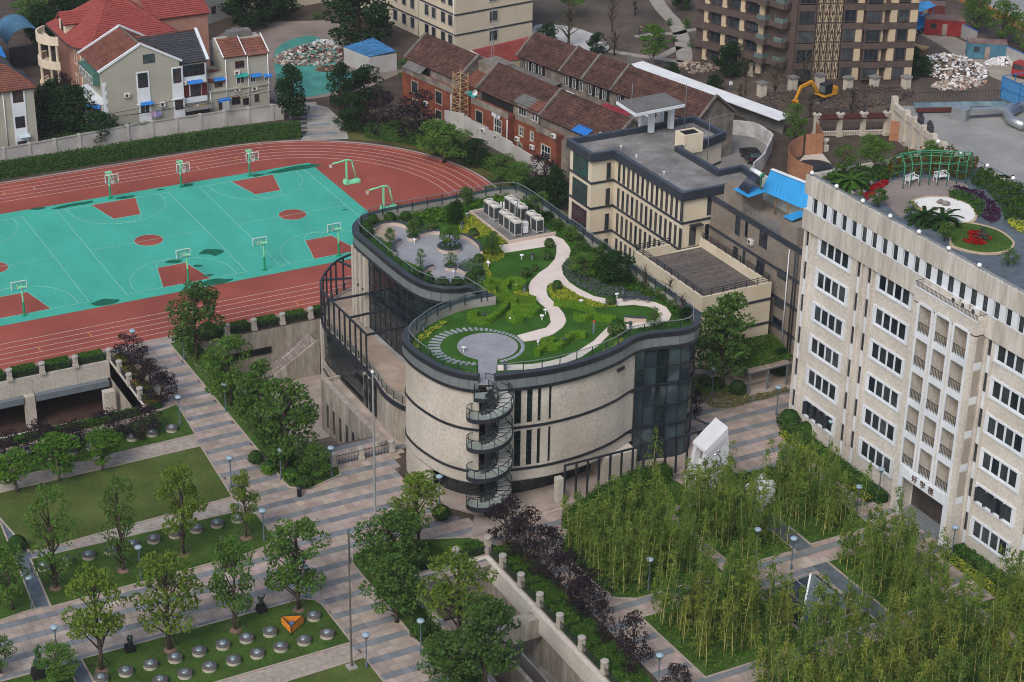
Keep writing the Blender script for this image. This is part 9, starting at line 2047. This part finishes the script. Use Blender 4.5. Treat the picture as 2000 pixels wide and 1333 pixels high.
# hedges
def hedge(pts, w_, h, z, mt, lb, gp=None, seed=0, dens=55, size=.2, nm='clipped_hedge'):
 return hedge_run(nm, pts, w_, h, z, mt, dens, size, seed, label=lb, cat='hedge', group=gp)
l_rim = leafmat('rim_hedge_leaf', (.04, .105, .015), (.085, .16, .025), .1); l_orh = leafmat('orange_tip_leaf', (.22, .10, .025), (.07, .14, .025), .1)
hedge([(-25, 29.3), (8, 29.2), (20, 28.9), (26, 28.2), (31.5, 26.8)], 1.5, 2.1, 0, l_cam, 'long dark green hedge along the far edge of the track', seed=1, dens=42, size=.26)
hedge([(40, 22.6), (44.5, 17.5), (48.5, 10), (50.2, 2), (50.5, -6)], 1.6, 1.9, 0, l_cam, 'dark hedge behind the far bend of the track', seed=2, dens=42, size=.26)
for i, (a, b) in enumerate(((-32.3, -29.5), (-28.7, -25.9), (-25.1, -22.4), (-21.5, -18.7), (-17.9, -15.0))): hedge([(a, -29.3), (b, -29.3)], 1.3, .85, .05, l_rim, '%s clipped hedge block from the left on the garage rim' % ORD[i], 'hedge blocks on the garage rim', 10+i, 90)
for i, (a, b) in enumerate(((-30.8, -33.2), (-34.0, -36.6), (-37.4, -40.2), (-41.0, -43.4))): hedge([(-13.6, a), (-13.6, b)], 1.3, .85, .05, l_orh, '%s orange tipped hedge block down the side of the garage court' % ORD[i], 'orange tipped hedges by the purple trees', 20+i, 90)
for i, (a, b) in enumerate(((-4.2, -1.2), (-.4, 2.0), (2.8, 5.4), (6.3, 8.9), (9.7, 11.8))): hedge([(a, -29.2), (b, -29.2)], 1.2, .85, .05, l_rim, '%s clipped hedge block from the left above the stair court' % ORD[i], 'hedge blocks above the stair court', 30+i, 90)
for i in range(9): hedge([(5.5, -84.2-3.55*i), (5.5, -87.4-3.55*i)], 1.3, .9, .05, l_rim, '%s hedge block from the corner along the long front pit rim' % ORD[i], 'hedge blocks on the front pit rim', 40+i, 90)
hedge([(6.8, -83.5), (6.9, -100), (6.9, -117)], 1.0, .5, .1, l_rim, 'low dark hedge outside the front pit under the purple trees', seed=51, dens=60)
hedge([(-3.8, -82.9), (.8, -82.9)], 1.2, .9, .05, l_rim, 'hedge block left of the small pillar on the front pit rim', 'hedge blocks on the front pit rim', 52, 90); hedge([(1.8, -82.9), (4.2, -82.9)], 1.2, .9, .05, l_rim, 'hedge block left of the corner pillar on the front pit rim', 'hedge blocks on the front pit rim', 53, 90)
hedge([(43.0, -76.5), (42.9, -84), (42.8, -92.8)], 1.3, 1.0, .05, l_cam, 'dark hedge along the block left of the entrance', 'hedges along the block', 54, 50); hedge([(43.4, -103), (43.4, -118)], 1.2, 1.0, .05, l_cam, 'dark hedge along the block right of the entrance', 'hedges along the block', 55, 50); hedge([(42.1, -103), (42.1, -118)], .9, .45, .05, l_yel, 'low yellow green hedge edging the block right of the entrance', 'hedges along the block', 56, 80); hedge([(42.0, -77), (41.8, -92)], .8, .4, .05, l_yel, 'low yellow green hedge edging the block left of the entrance', 'hedges along the block', 57, 80)
hedge([(31.6, -83.9), (34, -84.4), (36.5, -84.6), (38.6, -84.9)], 1.7, 1.2, .05, l_cam, 'thick dark hedge between the white monument and the plaza', seed=58, dens=55); hedge([(13.2, -83.4), (18, -81.2), (23, -79.6), (26.6, -79.7)], 1.7, 1.7, .05, l_rim, 'rounded green hedge in front of the porch screen', seed=59, dens=60)
hedge([(-33, -44.3), (-24, -43.9), (-15.5, -43.6)], .9, .7, .05, l_rim, 'rough hedge along the lower rim of the garage court', seed=60, dens=60)
for u, v, r, k, lb in [(500, 905, .8, 'd', 'upper of the clipped balls beside the pale trunk'), (525, 925, .8, 'l', 'yellowish clipped ball beside the pale trunk'), (570, 940, .9, 'l', 'clipped ball left of the corner lamp bed'), (594, 953, .85, 'd', 'clipped ball at the rounded corner of the path bed'), (820, 1245, .9, 'd', 'clipped ball beside the front pit lamp'), (862, 1282, .95, 'd', 'clipped ball near the bottom of the front pit bed'), (862, 1015, .9, 'd', 'ball shrub beside the spiral stair lawn'), (1398, 760, .8, 'd', 'ball shrub left of the big terrace tree'), (1440, 770, .95, 'd', 'ball shrub in front of the vine pergola'), (1375, 755, .8, 'd', 'ball shrub nearest the hall at the terrace'), (35, 1075, .9, 'd', 'round shrub at the left edge of the slate path'), (1540, 838, 1.3, 'd', 'large loose bush at the block corner by the plaza'), (1575, 850, .9, 'l', 'yellow green bush at the block corner')]: ball((*G2(u, v), .1), r, lb, k, 'clipped balls in the ground beds')
m_hl = carpet
def gcarpet(nm, poly, h, d, s_, mt, sd_): return carpet(nm, poly,.08, h, d, s_, mt, sd_)
gcarpet('bed_undergrowth', [(-6.2, -31), (-4.5, -31), (-4.5, -58.6), (-1.6, -62), (-2.4, -63.6), (-5.2, -64.6), (-6.2, -63)], .8, 55, .26, l_mid, 71); gcarpet('variegated_edging', [(-6.7, -31), (-6.0, -31), (-6.0, -62.5), (-5.0, -64.2), (-2.6, -63.7), (-2.5, -64.1), (-5.3, -64.9), (-6.7, -63.4)], .35, 90, .2, leafmat('variegated_leaf', (.20, .26, .10), (.10, .16, .05), .1), 72)
gcarpet('bed_undergrowth', [(-6.2, -81), (-4.8, -79.2), (-.5, -79.2), (1.5, -82.2), (-4.6, -82.2), (-4.6, -118), (-6.2, -118)], .9, 55, .26, l_mid, 73); gcarpet('variegated_edging', [(-6.8, -81), (-6.2, -81), (-6.2, -118), (-6.8, -118)], .35, 90, .2, MATS['variegated_leaf'], 74)
gcarpet('dry_ground_cover', [(38.6, -66), (38.6, -68.8), (40.4, -70), (45, -69.9), (48.4, -69.5), (48.4, -68.6), (44, -68.6), (42, -66.5), (40, -64)], .3, 80, .2, leafmat('dry_leaf', (.12, .13, .035), (.20, .19, .05), .1), 75); gcarpet('bright_ground_cover', [(38.6, -66), (42, -67), (44, -68.4), (43, -66), (41.5, -62.5), (38.6, -62)], .7, 60, .26, l_lush, 76)
gcarpet('pergola_vine', [(43.6, -67.4), (50, -67.4), (51.5, -61.5), (43, -61.0)], .01, 95, .3, l_rim, 77).location.z = 2.75; gcarpet('wall_creeper', [(0, 35.0), (12, 35.1), (12, 35.7), (0, 35.6)], .5, 60, .24, l_mid, 78).location.z = 2.1
sheet('bend_lawn', [(34, 24.8), (40.3, 20), (44, 14.5), (47, 8), (48, 0), (52, 0), (52, 14), (46, 22), (40, 27), (34, 31)], .012, m_lawn3); gcarpet('bend_undergrowth', [(37, 25.5), (42, 21.8), (46, 17.5), (51, 19), (50, 24), (44, 30), (38, 31)], .7, 30, .3, l_dark, 79); gcarpet('yard_weeds', [(-2, 36), (6, 36), (6, 47), (0, 52), (-2, 50)], 1.0, 22, .32, l_dark, 80)
sheet('weedy_ground', [(46, -2), (51, -2), (52, -24), (34.5, -34), (34.5, -30), (44, -12)], .012, m_lawn3); gcarpet('rear_undergrowth', [(36, -33), (45, -31), (45, -24), (50, -6), (47.5, -6), (40, -22), (36, -28)], 1.2, 30, .3, l_dark, 81)
# bamboo beds
BEDS = [('A', [(10.9, -86), (13.4, -83.2), (18.5, -81), (25, -79.3), (27.2, -80.2), (27.4, -84.2), (22.3, -84.6), (22.2, -96.2), (13, -96.2), (11.3, -95.2), (10.9, -93)]), ('B', [(23.6, -85), (30.1, -85), (30.1, -95.9), (23.6, -95.9)]), ('C', [(32.2, -85.6), (37.2, -85.6), (39.2, -87.5), (39.2, -95.7), (32.2, -95.7)]), ('D', [(11.8, -99), (22.8, -99), (22.8, -108.8), (12, -108.8)]), ('E', [(31.8, -99), (38.8, -99), (37.8, -108.8), (31.8, -108.8)]), ('P', [(22.8, -107), (29.8, -107), (29.8, -108.8), (22.8, -108.8)]), ('F', [(13.5, -111.2), (37.6, -111.2), (38, -124), (13.5, -124)]), ('G', [(39.3, -110.5), (42, -110.5), (42, -122), (39.3, -122)])]
l_cov = leafmat('bed_cover_leaf', (.06, .15, .02), (.12, .22, .035), .1)
for i, (nm, p) in enumerate(BEDS): lawn('bamboo_bed', p, m_lawn, z=.07); gcarpet('bed_ground_cover', offset(ccw(p), .25, True), .3, 26, .26, l_cov, 90+i)
def bamboo_pts(k):
 r = np.random.default_rng(300+k); H_ = 6.0; ln = r.uniform(-.9,.9,2); spine = [(ln[0]*(z/H_)**2, ln[1]*(z/H_)**2, z) for z in np.linspace(0, H_,7)]
 n = 30; z = H_*((.26 if k % 2 else .06)+(.74 if k % 2 else .94)*r.uniform(0,1, n)**.8); a = r.uniform(0,6.283, n); rad = r.uniform(.1,.72, n)*(1.15-.75*(z/H_)**2); c = np.stack([ln[0]*(z/H_)**2+rad*np.cos(a), ln[1]*(z/H_)**2+rad*np.sin(a), z-rad*.12],1)
 P_ = (c[:, None, :]+r.normal(0,.13,(n,9,3))).reshape(-1,3); return spine, P_
m_culm = M('bamboo_culm', (.36, .35, .12), .25, 2); BV = []
BN = dict(zip('ABCDEPFG', ('the upper left bed below the porch screen', 'the bed left of the slate path', 'the bed right of the slate path by the monument', 'the bed left of the glass pyramid', 'the bed between the pyramid and the block entrance', 'the strip in front of the pyramid', 'the wide bed along the bottom edge', 'the strip beside the block hedge')))
for k in range(6):
 sp_, P_ = bamboo_pts(k); mb = MB(); mb.tube(sp_, [.045, .043, .04, .034, .026, .016, .006], 5); BV.append((mb.mesh('culm', m_culm), leaf_mesh('foliage', P_, .27, (l_bam, l_bam2, l_bam, l_bam3, l_bam, l_bam2)[k], .15, k, .42), sp_, P_))
spots = []; g = np.random.default_rng(5)
for nm, p in BEDS:
 A = abs(area2(p)); n = int(A*1.05); q = offset(ccw(p),.45, True); xs = [a[0] for a in q]; ys_ = [a[1] for a in q]; x = g.uniform(min(xs), max(xs), n*3); y = g.uniform(min(ys_), max(ys_), n*3); k = inside(q, x, y); spots += list(zip(x[k][:n], y[k][:n],[nm]*n))
spots = [s for s in spots if math.hypot(s[0]-26.3, s[1]+103.4) > 4.4 and not (s[2] in 'BC' and math.hypot(s[0]-31, s[1]+83) < 3) and not (s[2] == 'A' and (s[1] > -84.6 if s[0] < 24 else math.hypot(s[0]-28.5, s[1]+82.5) < 4.5))]
def vis(s): X_ = np.array([s[0], s[1],3.5])-CAM; d = X_@_F; u, v = 1000+FPX*(X_@_R2)/d,666.5-FPX*(X_@_U2)/d; return -20 < u < 2020 and v < 1400
spots = sorted([s for s in spots if vis(s)], key=lambda s: math.dist((s[0], s[1],0), CAM)); proto = None; step_ = max(1, len(spots)//300) if False else 1
for i,(x, y, nm) in enumerate(spots[:300]):
 k = RND.randrange(6); t = thing('bamboo', 'slender bamboo among many in %s' % BN[nm], 'bamboo', (x, y, .07), RND.uniform(0, 6.28), 'bamboo in %s' % BN[nm]); s_ = RND.uniform(.55, 1.15); t.scale = (s_, s_, s_); link('culm', BV[k][0], t); link('foliage', BV[k][1], t)
cm = MB(); LP = []
for x, y, nm in spots[300:]:
 k = RND.randrange(6); a = RND.uniform(0,6.28); s_ = RND.uniform(.55,1.15); c, sn = math.cos(a)*s_, math.sin(a)*s_; R_ = np.array([[c,-sn,0],[sn, c,0],[0,0, s_]]); o = np.array([x, y,.07])
 cm.tube([tuple(R_@np.array(p)+o) for p in BV[k][2][::2]],[.036,.032,.022,.006],4, cap=False); LP.append(BV[k][3]@R_.T+o)
if LP: root = cm.build('bamboo_mass', m_culm); root['kind'] = 'stuff'; link('foliage', leaf_mesh('foliage', np.concatenate(LP), .27, l_bam, .15, 77, .42), root)
print('bamboo', len(spots))
# slate cross paths between the beds
for p in ([(30.3, -85), (32.0, -85), (32.0, -96.2), (30.3, -96.2)], [(30.0, -98.9), (31.6, -98.9), (31.6, -108.9), (30.0, -108.9)]): flat('slate_path', p, .045, m_slate)
for i, k in enumerate(('upper_lawn', 'skylight_lawn', 'front_lawn', 'courtyard_lawn', 'bottom_lawn', 'corner_lawn')): carpet('grass_blades', LAWN[k][0], .07, .09, 26, .13, leafmat('blade_%d' % (LAWN[k][1] is m_lawn2), (.075, .13, .03), (.13, .17, .05), 0, .2, .6) if LAWN[k][1] is m_lawn2 else leafmat('blade', (.04, .095, .02), (.085, .14, .035), 0, .2, .6), 120+i, 1.2)
# air
hz = MB().box(-120, -235, -7.5, 420, 520, 99.5).build('haze', None); hz.data.materials.clear(); hz['kind'] = 'stuff'
hm = bpy.data.materials.new('air'); hm.use_nodes = True; n_ = hm.node_tree.nodes; n_.remove(n_['Principled BSDF']); pv_ = n_.new('ShaderNodeVolumePrincipled'); pv_.inputs['Color'].default_value = (.86, .91, 1, 1); pv_.inputs['Density'].default_value = .00010
hm.node_tree.links.new(pv_.outputs[0], n_['Material Output'].inputs['Volume']); hz.data.materials.append(hm)
